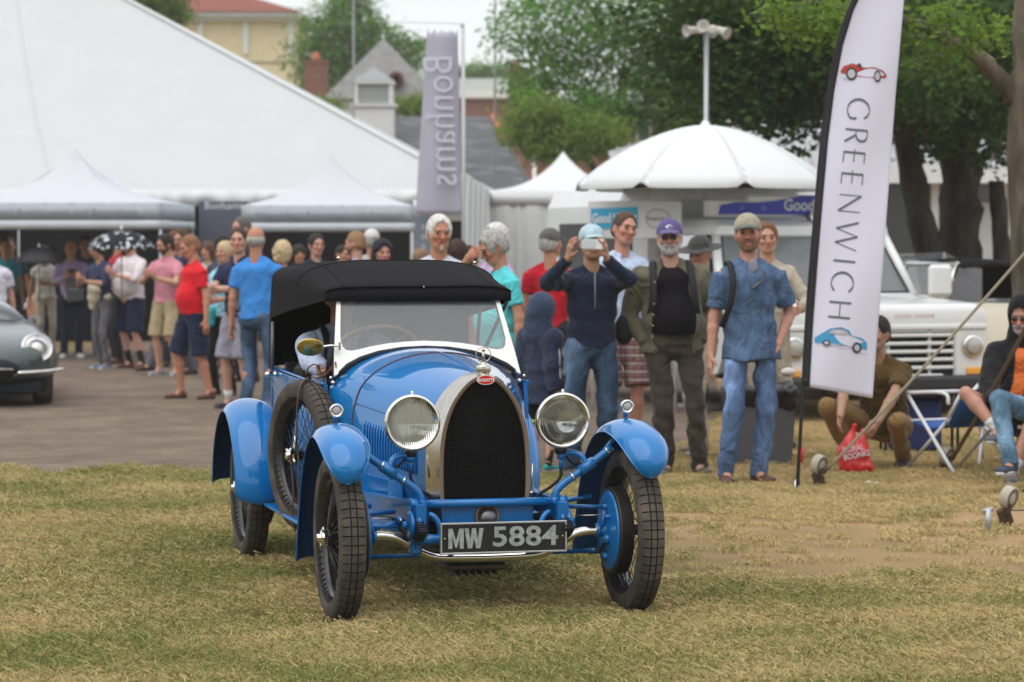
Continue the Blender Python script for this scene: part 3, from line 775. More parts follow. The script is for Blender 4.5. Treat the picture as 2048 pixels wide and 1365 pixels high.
b = MB(); b.box((.2, -.09, .355), (.02, .14, .02)); b.box((-.14, -.09, .355), (.02, .14, .02)); build_parts(b, 'plate_bracket', UNDER, npl)

# headlamps -----------------------------------------------------
def headlamp(x, fluted):
    c = Vector((x, -.02, .850)); b = MB()
    b.lathe([(0, .15), (.012, .149), (.045, .135), (.078, .105), (.100, .065), (.112, .02), (.116, -.004), (.110, -.004), (.104, .0)], c=c, axis=(0, 1, 0), n=48)
    hl = b.build('headlight', BLK, car)
    b = MB(); b.lathe([(.117, .012), (.1215, .006), (.1235, -.004), (.1225, -.014), (.116, -.021), (.109, -.020), (.107, -.012)], c=c, axis=(0, 1, 0), n=64); b.ball(c + Vector((0, -.006, .131)), .0075, 12); b.tube([c + Vector((0, -.008, .115)), c + Vector((0, -.012, .128))], .006, n=8); b.build('headlight_rim', CHR, hl)
    b = MB(); b.lathe([(0, .085), (.03, .080), (.06, .062), (.085, .034), (.1, .006), (.108, -.008)], c=c, axis=(0, 1, 0), n=48); b.build('reflector', mat('lamp_reflector', (.93, .92, .86), .5, metal=.55, rvar=.10, vscale=9), hl)
    b = MB(); b.lathe([(0, -.012), (.010, -.010), (.013, .0), (.008, .03), (.008, .08)], c=c, axis=(0, 1, 0), n=12); b.tube([c + Vector((0, .0, -.004)), c + Vector((0, .0, -.085))], .004, n=6)
    b.build('bulb_holder', mat('bulb_metal', (.6, .58, .5), .3, metal=.8), hl)
    b = MB()
    if fluted:
        P = []; n = 150
        for i in range(n + 1):
            u = -1 + 2 * i / n; xx = u * .1075; h = math.sqrt(max(0, .1078 ** 2 - xx * xx)); row = []
            for j in range(9):
                v = -1 + 2 * j / 8; zz = v * h; rr = (xx * xx + zz * zz) / .108 ** 2
                row.append(c + Vector((xx, -.012 - .010 * (1 - rr) + .0042 * abs(math.sin(u * PI * 13)), zz)))
            P.append(row)
        b.grid(P)
    else:
        b.lathe([(0, -.024), (.04, -.0225), (.08, -.018), (.1078, -.012)], c=c, axis=(0, 1, 0), n=48)
    lensm = glass_mat('fluted_lamp_glass', (.93, .94, .9), dust_glare=.50, rough=.10, dust_glare_col=(.60, .61, .53)) if fluted else LENS
    b.build('lens', lensm, hl)
    b = MB(); b.lathe([(.022, -.02), (.030, 0), (.024, .014), (.012, .02)], c=c + Vector((0, .03, -.130)), n=16); b.build('headlight_socket', BLK, hl)
    return hl
headlamp(-.338, True); headlamp(.336, False)
# struts that carry lamps and wings
b = MB()
for s in (-1, 1):
    b.tube(catmull([(s * .300, -.03, .505), (s * .305, -.03, .535), (s * .335, -.03, .570), (s * .45, -.03, .650), (s * .56, -.03, .728)], 6), .0175, n=12)
    j = Vector((s * .445, -.035, .648))
    b.tube([j - Vector((s * .03, 0, .02)), j + Vector((s * .03, 0, .02))], .0245, n=12)
    b.tube(catmull([j, (s * .425, -.02, .692), (s * .385, .0, .708), (s * .345, .01, .705)], 6), .0125, n=10)
    b.lathe([(.020, -.02), (.020, .0), (.012, .012)], c=(s * .340, .01, .700), n=14); b.tube([(s * .340, .01, .69), (s * .338, .01, .64)], .010, n=8)
build_parts(b, 'lamp_strut', BLUE_S, car)
b = MB()
for s in (-1, 1):
    for q in (.20, .62, .90):
        p = Vector((s * (.335 + .225 * q), -.03, .570 + .158 * q)); d = Vector((s * .82, 0, .57)).normalized(); b.tube([p - d * .004, p + d * .004], .0205, n=14)
build_parts(b, 'strut_clip', CHR, car)
b = MB()
for s in (-1, 1): b.tube(catmull([(s * .338, .01, .66), (s * .335, .01, .60), (s * .30, .02, .56), (s * .24, .03, .52), (s * .20, .06, .47)], 6), .0075, n=8); b.tube(catmull([(s * .36, .02, .69), (s * .40, .02, .655), (s * .43, .0, .66)], 4), .006, n=6)
build_parts(b, 'lamp_cable', UNDER, car)
b = MB(); b.tube([(.215, .03, .66), (.208, .03, .54)], .004, n=6); b.ball((.208, .028, .53), .009, 10); b.tube([(-.245, .10, .70), (-.235, .10, .60)], .004, n=6); build_parts(b, 'radiator_stay', NIC, car)

# wings ---------------------------------------------------------
def wing(name, sx, cx, path, wid, bulge, tip0=.18, tip1=0.0, n=44, splay=0.0):
    P = catmull([Vector((0, y, z)) for y, z in path], 6); N = len(P); cum = [0]
    for a, c in zip(P, P[1:]): cum.append(cum[-1] + (c - a).length)
    tot = cum[-1]; out = []; inn = []
    for i, p in enumerate(P):
        t = cum[i] / tot; d = (P[min(i + 1, N - 1)] - P[max(i - 1, 0)]).normalized(); nrm = Vector((0, d.z, -d.y)); 
        if nrm.dot(p - Vector((0, path_c(path)[0], path_c(path)[1]))) < 0: nrm = -nrm
        w = lerp_keys(wid, t)[0]
        if tip0 > 0 and t < tip0: q = 1 - t / tip0; w *= math.sqrt(max(0.0, 1 - q ** 2.3)) * .96 + .04
        if tip1 > 0 and t > 1 - tip1: q = (t - 1 + tip1) / tip1; w *= math.sqrt(max(0.0, 1 - q ** 2.3)) * .96 + .04
        bg = bulge * min(1, w / .10)
        r1, r2 = [], []
        for k in range(15):
            u = -1 + 2 * k / 14; off = bg * (max(0, 1 - u * u) ** .62) - bulge * .45
            base = p + Vector((sx * (cx + splay * max(0, 1 - t / .45)) + u * w, 0, 0))
            r1.append(base + nrm * off); r2.append(base + nrm * (off - .005))
        out.append(r1); inn.append(r2)
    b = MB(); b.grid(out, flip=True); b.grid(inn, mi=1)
    # rolled edge bead
    for e in (0, -1): b.tube([r[e] for r in out], .0038, n=6)
    b.tube([p for p in out[0]], .0038, n=6); b.tube([p for p in out[-1]], .0038, n=6)
    # wing stay
    return b.build(name, [BLUE, WINN], car, angle=60)
def path_c(path): return (sum(p[0] for p in path) / len(path), sum(p[1] for p in path) / len(path) - .1)
fpath = [(-.345, .622), (-.325, .69), (-.26, .755), (-.16, .800), (.0, .822), (.16, .795), (.30, .715), (.41, .59), (.49, .44), (.55, .30), (.585, .205)]
rpath = [(2.125, .30), (2.105, .40), (2.125, .52), (2.19, .635), (2.30, .725), (2.45, .78), (2.60, .785), (2.76, .735), (2.90, .635), (3.0, .50), (3.05, .36)]
for s in (-1, 1):
    wf = wing('front_wing', s, .650 if s < 0 else .638, fpath, [(0, .104), (.3, .110), (.6, .104), (1, .098)], .058, tip0=.21, splay=.026 if s < 0 else .014)
    wing('rear_wing', s, .665, rpath, [(0, .124), (.3, .130), (1, .120)], .066, tip0=.05)
    # side lamp on the wing crown
    c = Vector((s * .652 - .012, .02, .905)); b = MB()
    b.lathe([(0, .055), (.014, .05), (.024, .032), (.028, .008), (.029, -.012)], c=c, axis=(0, 1, 0), n=24); b.tube([c + Vector((0, .015, -.02)), c + Vector((0, .015, -.05))], .011, n=10); sl = b.build('side_lamp', BLUE_S, car)
    b = MB(); b.lathe([(.0295, -.004), (.031, -.010), (.030, -.018), (.024, -.021), (.0215, -.016)], c=c, axis=(0, 1, 0), n=28); b.build('side_lamp_rim', CHR, sl)
    b = MB(); b.lathe([(0, -.020), (.012, -.019), (.022, -.015)], c=c, axis=(0, 1, 0), n=20); b.build('side_lamp_glass', mat('frosted_lamp_glass', (.42, .42, .38), .15, coat=1, bump=.001, bscale=300), sl)
b = MB()
for s in (-1, 1):
    b.tube([(s * .43, .42, .45), (s * .60, .46, .47)], .012, n=8); b.tube([(s * .45, 2.3, .45), (s * .62, 2.25, .60)], .012, n=8); b.tube([(s * .50, -.03, .69), (s * .60, -.02, .80)], .010, n=8)
build_parts(b, 'wing_stay', BLUE_S, car)
b = MB()
for s in (-1, 1): b.box((s * .56, 1.32, .315), (.20, 1.46, .018), bev=.006)
build_parts(b, 'running_board', BLUE_S, car)

# windscreen ----------------------------------------------------
def slant(x, z, off=0.0):
    y0, z0, y1, z1 = 1.205, 1.0, 1.43, 1.36
    return Vector((x, y0 + (z - z0) / (z1 - z0) * (y1 - y0) + off, z))
outer = [(-.402, 1.362), (-.425, 1.22), (-.444, 1.10), (-.456, 1.000), (-.440, 1.005), (-.425, 1.025), (-.39, 1.055), (-.32, 1.088), (-.23, 1.114), (-.115, 1.131), (0, 1.136)]
inner = [(-.382, 1.362), (-.398, 1.24), (-.406, 1.17), (-.400, 1.135), (-.385, 1.119), (-.36, 1.115), (-.33, 1.119), (-.27, 1.133), (-.19, 1.146), (-.10, 1.155), (0, 1.159)]
outer = outer + [(-x, z) for x, z in reversed(outer[:-1])]; inner = inner + [(-x, z) for x, z in reversed(inner[:-1])]
b = MB(); b.grid([[slant(*p, -.006) for p in outer], [slant(*p, -.006) for p in inner]], thick=-.018); wsf = b.build('windscreen_frame', IVO, car, angle=40)
b = MB(); b.grid([[slant(x * 1.0 - math.copysign(.001, x), z, .012) for x, z in outer[:5]], [slant(x * .97, z, .05) for x, z in outer[:5]]], thick=.006); b.grid([[slant(x * 1.0 , z, .012) for x, z in outer[-5:]], [slant(x * .97, z, .05) for x, z in outer[-5:]]], thick=.006); build_parts(b, 'windscreen_pillar', BLUE, wsf, angle=40)
b = MB(); gi_ = [slant(*p, .002) for p in inner]; N = len(gi_); h = N // 2
b.grid([[gi_[i].lerp(gi_[N - 1 - i], k / 6) for k in range(7)] for i in range(h + 1)]); b.build('windscreen_glass', WGLASS, wsf)
b = MB(); b.tube([slant(x, z - .012, -.01) for x, z in outer[5:-5]], .011, n=8); b.build('windscreen_seal', UNDER, wsf)
b = MB(); b.tube([slant(-.385, 1.362, .004), slant(.385, 1.362, .004)], .006, n=8); b.build('glass_top_edge', UNDER, wsf)
for s in (-1, 1): 
    b = MB(); b.ball((s * .455, 1.23, .965), .012, 10); b.ball((s * .472, 1.20, .99), .008, 8); b.build('windscreen_bolt', CHR, wsf)
# mirror
mc = Vector((-.563, 1.24, 1.135)); b = MB(); b.lathe([(0, .010), (.04, .010), (.062, .004), (.064, -.003), (.060, -.004)], c=mc, axis=(0.1, 1, .1), n=36, sx=1.0); mir = b.build('rear_view_mirror', BRASS, car); 
for v in mir.data.vertices: v.co.z = mc.z + (v.co.z - mc.z) * .66
b = MB(); b.lathe([(0, -.0035), (.059, -.0035)], c=mc, axis=(0.1, 1, .1), n=36); mg = b.build('mirror_glass', mat('mirror_gold_reflection', (.50, .44, .20), .32, metal=.7), mir)
for v in mg.data.vertices: v.co.z = mc.z + (v.co.z - mc.z) * .66
b = MB(); b.tube(catmull([mc + Vector((.055, .008, 0)), mc + Vector((.10, .01, .006)), mc + Vector((.140, .01, .002))], 4), .006, n=8); b.box(mc + Vector((.143, .01, .004)), (.012, .02, .042), bev=.003); b.build('mirror_arm', CHR, mir)
b = MB(); b.tube(catmull([slant(-.42, 1.20, .05), (-.455, 1.31, 1.08), (-.46, 1.32, 1.00), (-.44, 1.30, .95)], 5), .016, n=8, flat=.4); b.build('hood_strap', UNDER, car)

# canvas hood ---------------------------------------------------
def hood_sec(y):
    h, zt, zs, ex, zb = lerp_keys([(1.405, .455, 1.405, 1.355, 5.0, 1.352), (1.425, .462, 1.425, 1.37, 4.5, 1.350), (1.60, .480, 1.472, 1.35, 3.6, 1.335), (1.80, .50, 1.520, 1.34, 3.3, 1.315), (1.93, .512, 1.542, 1.365, 3.2, 1.302), (2.15, .522, 1.542, 1.39, 3.6, 1.283), (2.62, .525, 1.530, 1.41, 3.8, 1.24), (2.63, .525, 1.528, 1.41, 3.8, .98), (2.70, .522, 1.49, 1.30, 3, .975), (2.80, .512, 1.38, 1.2, 2.4, .97), (2.93, .49, 1.18, 1.08, 2.2, .965), (3.0, .46, .98, .97, 2, .955)], y)
    pts = [Vector((-h - .004, y, zb)), Vector((-h, y, zb + (zs - zb) * .5))]
    for k in range(25):
        a = PI - PI * k / 24; c_, s_ = math.cos(a), math.sin(a)
        pts.append(Vector((h * math.copysign(abs(c_) ** (2 / ex), c_), y, zs + (zt - zs) * abs(s_) ** (2 / ex))))
    return pts + [Vector((h, y, zb + (zs - zb) * .5)), Vector((h + .004, y, zb))]
hy = [1.405, 1.415, 1.425, 1.5, 1.6, 1.7, 1.8, 1.87, 1.93, 2.0, 2.15, 2.3, 2.45, 2.61, 2.62, 2.63, 2.70, 2.8, 2.87, 2.93, 2.97, 3.0]
P = [hood_sec(y) for y in hy]
for i, row in enumerate(P):      # canvas sags slightly between bows, small pulls
    for j, p in enumerate(row):
        if 4 < j < 24: p.z += .004 * noise.noise(Vector((p.x * 5, p.y * 4, 1))) 
b = MB(); b.grid(P, flip=True); b.grid([[p - (p - Vector((0, p.y, 1.1))).normalized() * .008 for p in row] for row in P], mi=1)
b.build('canvas_hood', [CANV, CANVI], car, angle=65)
b = MB(); b.tube([p + (p - Vector((0, p.y, 1.1))).normalized() * .001 for p in P[8][3:-3]], .0035, n=5); b.tube([r_[9] + Vector((0, 0, .001)) for r_ in P[2:18]], .003, n=5); b.tube([r_[-10] + Vector((0, 0, .001)) for r_ in P[2:18]], .003, n=5); b.build('hood_seam', CANV, car)
fr = P[1]; b = MB()      # front valance flap
b.grid([[p + Vector((0, -.014, .004)) for p in fr[3:-3]], [Vector((p.x * 1.005, p.y - .016, min(p.z, 1.36) - .012)) for p in fr[3:-3]]], thick=.004, flip=False); b.build('hood_front_flap', CANV, car)
b = MB(); b.tube([p + Vector((0, -.016, 0.003)) for p in fr[3:-3]], .005, n=6); b.build('hood_piping', CANVI, car)
b = MB(); 
for s in (-1, 1): b.tube([(s * .445, 1.42, 1.35), (s * .50, 2.34, .97)], .010, n=8) if s > 0 else b.tube([(s * .520, 2.62, 1.22), (s * .528, 2.60, .96)], .010, n=8)
b.tube([(.33, 1.5, 1.36), (.43, 2.05, .95)], .009, n=8)
build_parts(b, 'hood_frame', mat('hood_iron_grey', (.14, .14, .15), .4, metal=.3), car)
b = MB(); b.ball((-.545, 2.38, .955), .014, 10); b.tube([(-.56, 2.38, .955), (-.60, 2.37, .955)], .012, n=8); b.ball((-.30, 1.93, 1.553), .009, 8); b.ball((.40, 1.93, 1.530), .008, 8); b.ball((0.02, 1.39, 1.416), .004, 6); build_parts(b, 'hood_fastener', CHR, car)
# dashboard, steering wheel
b = MB(); b.box((0, 1.34, 1.00), (.88, .02, .17), bev=.008); b.build('dashboard', WOOD, car)
sc0 = Vector((-.175, 1.60, 1.10)); nrm = Vector((0, .62, .78)).normalized(); x_, y_, z_ = frame_from(nrm)
b = MB(); b.tube([sc0 + x_ * (.20 * math.cos(a)) + y_ * (.20 * math.sin(a)) for a in [2 * PI * i / 48 for i in range(48)]], .0125, n=10, closed=True); stw = b.build('steering_wheel', WOOD, car)
b = MB()
for k in range(4): a = PI / 4 + k * PI / 2; b.tube([sc0, sc0 + x_ * (.195 * math.cos(a)) + y_ * (.195 * math.sin(a))], .007, n=6, flat=.5)
b.lathe([(.03, -.01), (.03, .01), (0, .014)], c=sc0, axis=nrm, n=16); b.tube([sc0, sc0 - nrm * .5], .016, n=8); b.build('steering_spokes', CHR, stw)
# leather straps on the spare
b = MB()
c0 = Vector((-.57, 1.36, .612))
def on_tyre(a, r_, dx=0): 
    p = Vector((dx, r_ * math.cos(a), r_ * math.sin(a))); p = Matrix.Rotation(R(13), 3, 'Z') @ p; return c0 + p
def strap(pts, w=.022, th=.004, name='spare_wheel_strap'):
    pts = catmull(pts, 6); bb = MB(); N = len(pts); A, B_ = [], []
    for i, p in enumerate(pts):
        d = (pts[min(i + 1, N - 1)] - pts[max(i - 1, 0)]).normalized(); s_ = Vector((0, 1, 0)) - d * d.y
        if s_.length < .3: s_ = Vector((0, 0, 1)) - d * d.z
        s_.normalize(); A.append(p + s_ * w / 2); B_.append(p - s_ * w / 2)
    bb.grid([A, B_], thick=th); return bb.build(name, LEA, car)
aa = R(112)
strap([on_tyre(R(92), .372, .03), on_tyre(R(100), .374, -.02), on_tyre(R(106), .35, -.062), on_tyre(R(110), .28, -.075), on_tyre(R(118), .18, -.075), on_tyre(R(135), .10, -.070)])
strap([on_tyre(R(135), .10, -.068), on_tyre(R(200), .10, -.07), on_tyre(R(245), .24, -.075), on_tyre(R(256), .33, -.064), on_tyre(R(262), .372, -.02)])
strap([on_tyre(R(135), .10, -.072), on_tyre(R(170), .02, -.08), on_tyre(R(250), .16, -.08), on_tyre(R(265), .28, -.075), on_tyre(R(268), .36, -.055)])
strap([(-.50, 1.42, .985), (-.56, 1.36, 1.00), (-.555, 1.34, 1.035), (-.52, 1.32, 1.05), (-.49, 1.32, 1.00), (-.47, 1.30, 1.01), (-.46, 1.26, 1.035)], w=.028)
strap([(-.50, 1.40, .985), (-.48, 1.34, 1.0), (-.45, 1.26, 1.045), (-.445, 1.22, 1.05)], w=.03)
b = MB(); q = on_tyre(R(135), .10, -.082); b.tube([q + Vector((0, .016 * math.cos(a), .030 * math.sin(a))) for a in [2 * PI * i / 16 for i in range(16)]], .0035, n=6, closed=True); q = Vector((-.52, 1.36, .99)); b.box(q, (.03, .045, .008)); build_parts(b, 'strap_buckle', CHR, car)

# ------------------------------------------------------------------ bodies and clothes: blended implicit shapes turned into one smooth mesh
def V3(p): return np.array((p[0], p[1], p[2]), np.float64)
class Field:
    def __init__(s): s.p = []
    def seg(s, p0, p1, r0, r1=None, side=(1, 0, 0), k=.02, col=None, op='add', cap=1.0):
        r1 = r0 if r1 is None else r1
        r0 = (r0, r0) if not isinstance(r0, tuple) else r0; r1 = (r1, r1) if not isinstance(r1, tuple) else r1
        p0, p1 = V3(p0), V3(p1); w = p1 - p0; L = np.linalg.norm(w); w = w / max(L, 1e-9)
        u = V3(side); u = u - w * u.dot(w)
        if np.linalg.norm(u) < 1e-3: u = np.array((0, 1, 0.)) - w * w[1]
        u /= np.linalg.norm(u); v = np.cross(w, u); m = max(*r0, *r1)
        s.p.append(dict(t='s', p0=p0, w=w, u=u, v=v, L=L, r0=r0, r1=r1, k=k, col=col, op=op, cap=cap, lo=np.minimum(p0, p1) - m * max(cap, 1), hi=np.maximum(p0, p1) + m * max(cap, 1)))
        return s
    def ell(s, c, r, rot=None, k=.02, col=None, op='add'):
        r = (r, r, r) if not isinstance(r, (tuple, list)) else r
        M = np.eye(3) if rot is None else np.array([[rot[i][j] for j in range(3)] for i in range(3)]); m = max(r)
        s.p.append(dict(t='e', c=V3(c), r=np.array(r), M=M, k=k, col=col, op=op, lo=V3(c) - m, hi=V3(c) + m)); return s
    def cut(s, p, n):          # removes the half space on the side of n
        s.p.append(dict(t='c', c=V3(p), n=V3(n) / np.linalg.norm(V3(n)), op='cut')); return s
    @staticmethod
    def dist(q, X, Y, Z):
        if q['t'] == 's':
            x, y, z = X - q['p0'][0], Y - q['p0'][1], Z - q['p0'][2]; w, u, v = q['w'], q['u'], q['v']
            l = x * w[0] + y * w[1] + z * w[2]; t = np.clip(l, 0, q['L']); f = t / max(q['L'], 1e-9)
            a = q['r0'][0] + (q['r1'][0] - q['r0'][0]) * f; b = q['r0'][1] + (q['r1'][1] - q['r0'][1]) * f; mn = np.minimum(a, b)
            xa = (x * u[0] + y * u[1] + z * u[2]) / a; yb = (x * v[0] + y * v[1] + z * v[2]) / b; zc = (l - t) / (mn * q['cap'])
            rr = np.sqrt(xa * xa + yb * yb + zc * zc)
            return (rr - 1) * mn
        x, y, z = X - q['c'][0], Y - q['c'][1], Z - q['c'][2]; M = q['M']; r = q['r']
        a = (x * M[0, 0] + y * M[1, 0] + z * M[2, 0]) / r[0]; b = (x * M[0, 1] + y * M[1, 1] + z * M[2, 1]) / r[1]; c = (x * M[0, 2] + y * M[1, 2] + z * M[2, 2]) / r[2]
        return (np.sqrt(a * a + b * b + c * c) - 1) * r.min()
    def mesh(s, name, vox, wrinkle=0.0, seed=0, fine=None, wl=1.0, colors=False, disp=None, vz=None):
        ad = [q for q in s.p if q['op'] == 'add']; pad = vox * 2.5 + wrinkle + .01
        lo = np.min([q['lo'] for q in ad], 0) - pad; hi = np.max([q['hi'] for q in ad], 0) + pad
        ax = []
        for a in range(3):
            st = vox if a < 2 or vz is None else vz; g = [lo[a]]
            while g[-1] < hi[a]:
                h = st
                if fine and a == 2 and any(f0 <= g[-1] <= f1 for f0, f1 in fine): h = min(st, vox)
                g.append(g[-1] + h)
            ax.append(np.array(g, np.float32))
        xs, ys, zs = ax; F = np.full((len(xs), len(ys), len(zs)), .12, np.float32)
        for q in s.p:
            if q['op'] == 'cut':
                c, n = q['c'], q['n']; d = (xs[:, None, None] - c[0]) * n[0] + (ys[None, :, None] - c[1]) * n[1] + (zs[None, None, :] - c[2]) * n[2]
                F = np.maximum(F, d.astype(np.float32)); continue
            m = max(.035, q['k'] * 1.2)
            sl = tuple(slice(max(0, np.searchsorted(A, q['lo'][a] - m) - 1), np.searchsorted(A, q['hi'][a] + m) + 1) for a, A in enumerate(ax))
            X = xs[sl[0]][:, None, None]; Y = ys[sl[1]][None, :, None]; Z = zs[sl[2]][None, None, :]
            if X.size == 0 or Y.size == 0 or Z.size == 0: continue
            d = s.dist(q, X, Y, Z).astype(np.float32); k = q['k']; A = F[sl]
            if q['op'] == 'add': h = np.maximum(k - np.abs(A - d), 0) / k; F[sl] = np.minimum(A, d) - h * h * k * .25
            else: d = -d; h = np.maximum(k - np.abs(A - d), 0) / k; F[sl] = np.maximum(A, d) + h * h * k * .25
        if wrinkle or disp:
            X = xs[:, None, None]; Y = ys[None, :, None]; Z = zs[None, None, :]
            if disp: F += disp(X, Y, Z).astype(np.float32)
            if wrinkle:
                r = random.Random(seed); n = 0
                for i in range(4):
                    w_ = (28, 44, 66, 95)[i] / wl; kx, ky, kz = [r.uniform(-1, 1) for _ in range(3)]; kz *= .8; l = math.sqrt(kx * kx + ky * ky + kz * kz) + .2; ph = r.uniform(0, 6)
                    g1, g2 = r.uniform(5, 11), r.uniform(5, 11)
                    n = n + np.sin((kx * X + ky * Y + kz * Z) / l * w_ + ph + 1.7 * np.sin(g1 * X + ph) * np.sin(g2 * Z + ph * 2) + 1.2 * np.sin(g2 * Y + 9 * Z)) * (1, .7, .45, .25)[i]
                F += (n * wrinkle * .5).astype(np.float32)
        V, Q = surface_nets(F, ax)
        me = bpy.data.meshes.new(name)
        if len(V) == 0: return me
        me.vertices.add(len(V)); me.vertices.foreach_set('co', V.astype(np.float32).ravel())
        me.loops.add(Q.size); me.loops.foreach_set('vertex_index', Q.astype(np.int32).ravel())
        me.polygons.add(len(Q)); me.polygons.foreach_set('loop_start', np.arange(0, Q.size, 4, dtype=np.int32))
        me.polygons.foreach_set('use_smooth', np.ones(len(Q), bool)); me.update(calc_edges=True)
        if colors:
            acc = np.zeros((len(V), 3)); wt_ = np.zeros(len(V)) + 1e-9
            for q in s.p:
                if q['op'] != 'add' or q['col'] is None: continue
                d = s.dist(q, V[:, 0], V[:, 1], V[:, 2]); w = np.exp(-np.clip(d, -.03, .2) / .0035); acc += w[:, None] * np.array(q['col']); wt_ += w
            c = acc / wt_[:, None]; at_ = me.color_attributes.new('Col', 'FLOAT_COLOR', 'POINT'); at_.data.foreach_set('color', np.concatenate([c, np.ones((len(V), 1))], 1).astype(np.float32).ravel())
        return me
def surface_nets(F, ax):
    ins = F < 0; nx, ny, nz = F.shape
    c = np.zeros((nx - 1, ny - 1, nz - 1), np.int8)
    cor = [(i, j, k) for i in (0, 1) for j in (0, 1) for k in (0, 1)]
    for i, j, k in cor: c += ins[i:nx - 1 + i, j:ny - 1 + j, k:nz - 1 + k]
    act = (c > 0) & (c < 8); I, J, K = np.nonzero(act); n = len(I)
    if n == 0: return np.zeros((0, 3)), np.zeros((0, 4), int)
    idx = np.full(act.shape, -1, np.int32); idx[I, J, K] = np.arange(n)
    val = np.stack([F[I + i, J + j, K + k] for i, j, k in cor], 1); pos = np.zeros((n, 3)); cnt = np.zeros(n)
    C = np.array(cor, float)
    for a in range(8):
        for b in range(a + 1, 8):
            if np.abs(C[a] - C[b]).sum() != 1: continue
            m = (val[:, a] < 0) != (val[:, b] < 0); t = val[m, a] / (val[m, a] - val[m, b])
            pos[m] += C[a] + t[:, None] * (C[b] - C[a]); cnt[m] += 1
    pos /= cnt[:, None]; V = np.zeros((n, 3))
    for a, q in enumerate((I, J, K)):
        A = ax[a]; V[:, a] = A[q] + pos[:, a] * (A[q + 1] - A[q])
    Q = []
    s = ins[:-1, 1:-1, 1:-1] != ins[1:, 1:-1, 1:-1]; i, j, k = np.nonzero(s); j += 1; k += 1; f = ins[i, j, k]
    q = np.stack([idx[i, j - 1, k - 1], idx[i, j, k - 1], idx[i, j, k], idx[i, j - 1, k]], 1); q[~f] = q[~f][:, ::-1]; Q.append(q)
    s = ins[1:-1, :-1, 1:-1] != ins[1:-1, 1:, 1:-1]; i, j, k = np.nonzero(s); i += 1; k += 1; f = ins[i, j, k]
    q = np.stack([idx[i - 1, j, k - 1], idx[i - 1, j, k], idx[i, j, k], idx[i, j, k - 1]], 1); q[~f] = q[~f][:, ::-1]; Q.append(q)
    s = ins[1:-1, 1:-1, :-1] != ins[1:-1, 1:-1, 1:]; i, j, k = np.nonzero(s); i += 1; j += 1; f = ins[i, j, k]
    q = np.stack([idx[i - 1, j - 1, k], idx[i, j - 1, k], idx[i, j, k], idx[i - 1, j, k]], 1); q[~f] = q[~f][:, ::-1]; Q.append(q)
    Q = np.concatenate(Q); Q = Q[(Q >= 0).all(1)]
    return V, Q
def ik(a, b, l1, l2, hint):
    a, b, h = Vector(a), Vector(b), Vector(hint); d = b - a; D = min(d.length, (l1 + l2) * .995); d.normalize(); b = a + d * D
    x = (l1 * l1 - l2 * l2 + D * D) / (2 * D); y = math.sqrt(max(0, l1 * l1 - x * x)); h = h - d * h.dot(d)
    if h.length < 1e-4: h = Vector((0, 1, 0))
    return a + d * x + h.normalized() * y, b
SKIN_M = mat('skin', (1, 1, 1), .5, spec=.35, attr='Col', var=.07, vscale=40, sss=.12, bump=.0004, bscale=150)
EYE_M = mat('eye_white', (.11, .085, .075), .4, spec=.3); IRIS_M = mat('eye_iris', (.02, .015, .012), .15, coat=1)
GLAS_M = mat('dark_lenses', (.008, .008, .01), .12, coat=1)
def cloth(name, col, kind='plain', col2=None, rough=.85, sc=1.0):
    if name in _MC: return _MC[name]
    if kind == 'plain': return mat(name, col, rough, spec=.15, var=.12, vscale=4, bump=.055, bscale=6.5, folds=True, sheen=.12)
    if kind == 'jeans': return mat(name, col, .9, spec=.12, var=.30, vscale=5, bump=.050, bscale=7.5, folds=True, col2=tuple(min(1, c * 1.9 + .03) for c in col), v2scale=4.5, v2=.56, stretch=(1, 1, .45))
    if kind == 'streaky': return mat(name, col, .9, spec=.12, var=.22, vscale=16, bump=.050, bscale=7.5, folds=True, stretch=(1, 1, .25), col2=col2 or tuple(c * .7 for c in col), v2scale=30)
    m = mat(name, col, rough, spec=.15, bump=.050, bscale=6.5, folds=True); t = m.node_tree; L = t.links.new; b = t.nodes['Principled BSDF']
    tc_ = t.nodes.new('ShaderNodeTexCoord'); sp_ = t.nodes.new('ShaderNodeSeparateXYZ'); L(tc_.outputs['Object'], sp_.inputs[0]); last = None
    def band(sock, freq, duty):
        a = t.nodes.new('ShaderNodeMath'); a.operation = 'MULTIPLY'; a.inputs[1].default_value = freq; L(sock, a.inputs[0])
        f = t.nodes.new('ShaderNodeMath'); f.operation = 'FRACT'; L(a.outputs[0], f.inputs[0])
        g = t.nodes.new('ShaderNodeMath'); g.operation = 'LESS_THAN'; g.inputs[1].default_value = duty; L(f.outputs[0], g.inputs[0]); return g.outputs[0]
    def mixc(f, A, B):
        x = t.nodes.new('ShaderNodeMix'); x.data_type = 'RGBA'; L(f, x.inputs[0])
        for i, q in ((6, A), (7, B)):
            if isinstance(q, tuple): x.inputs[i].default_value = (*q, 1)
            else: L(q, x.inputs[i])
        return x.outputs[2]
    if kind == 'plaid':
        a = mixc(band(sp_.outputs['X'], 18 * sc, .4), col, col2); a = mixc(band(sp_.outputs['Z'], 16 * sc, .3), a, (.30, .27, .25)); a = mixc(band(sp_.outputs['Z'], 32 * sc, .10), a, (.09, .03, .03))
    elif kind == 'check':
        a = mixc(band(sp_.outputs['X'], 60 * sc, .35), col, col2); a = mixc(band(sp_.outputs['Z'], 60 * sc, .3), a, col2)
    elif kind == 'print':
        n = t.nodes.new('ShaderNodeTexVoronoi'); n.inputs['Scale'].default_value = 28 * sc; L(tc_.outputs['Object'], n.inputs['Vector'])
        g = t.nodes.new('ShaderNodeMath'); g.operation = 'LESS_THAN'; g.inputs[1].default_value = .38; L(n.outputs[0], g.inputs[0]); a = mixc(g.outputs[0], col, col2)
    L(a, b.inputs['Base Color']); return m
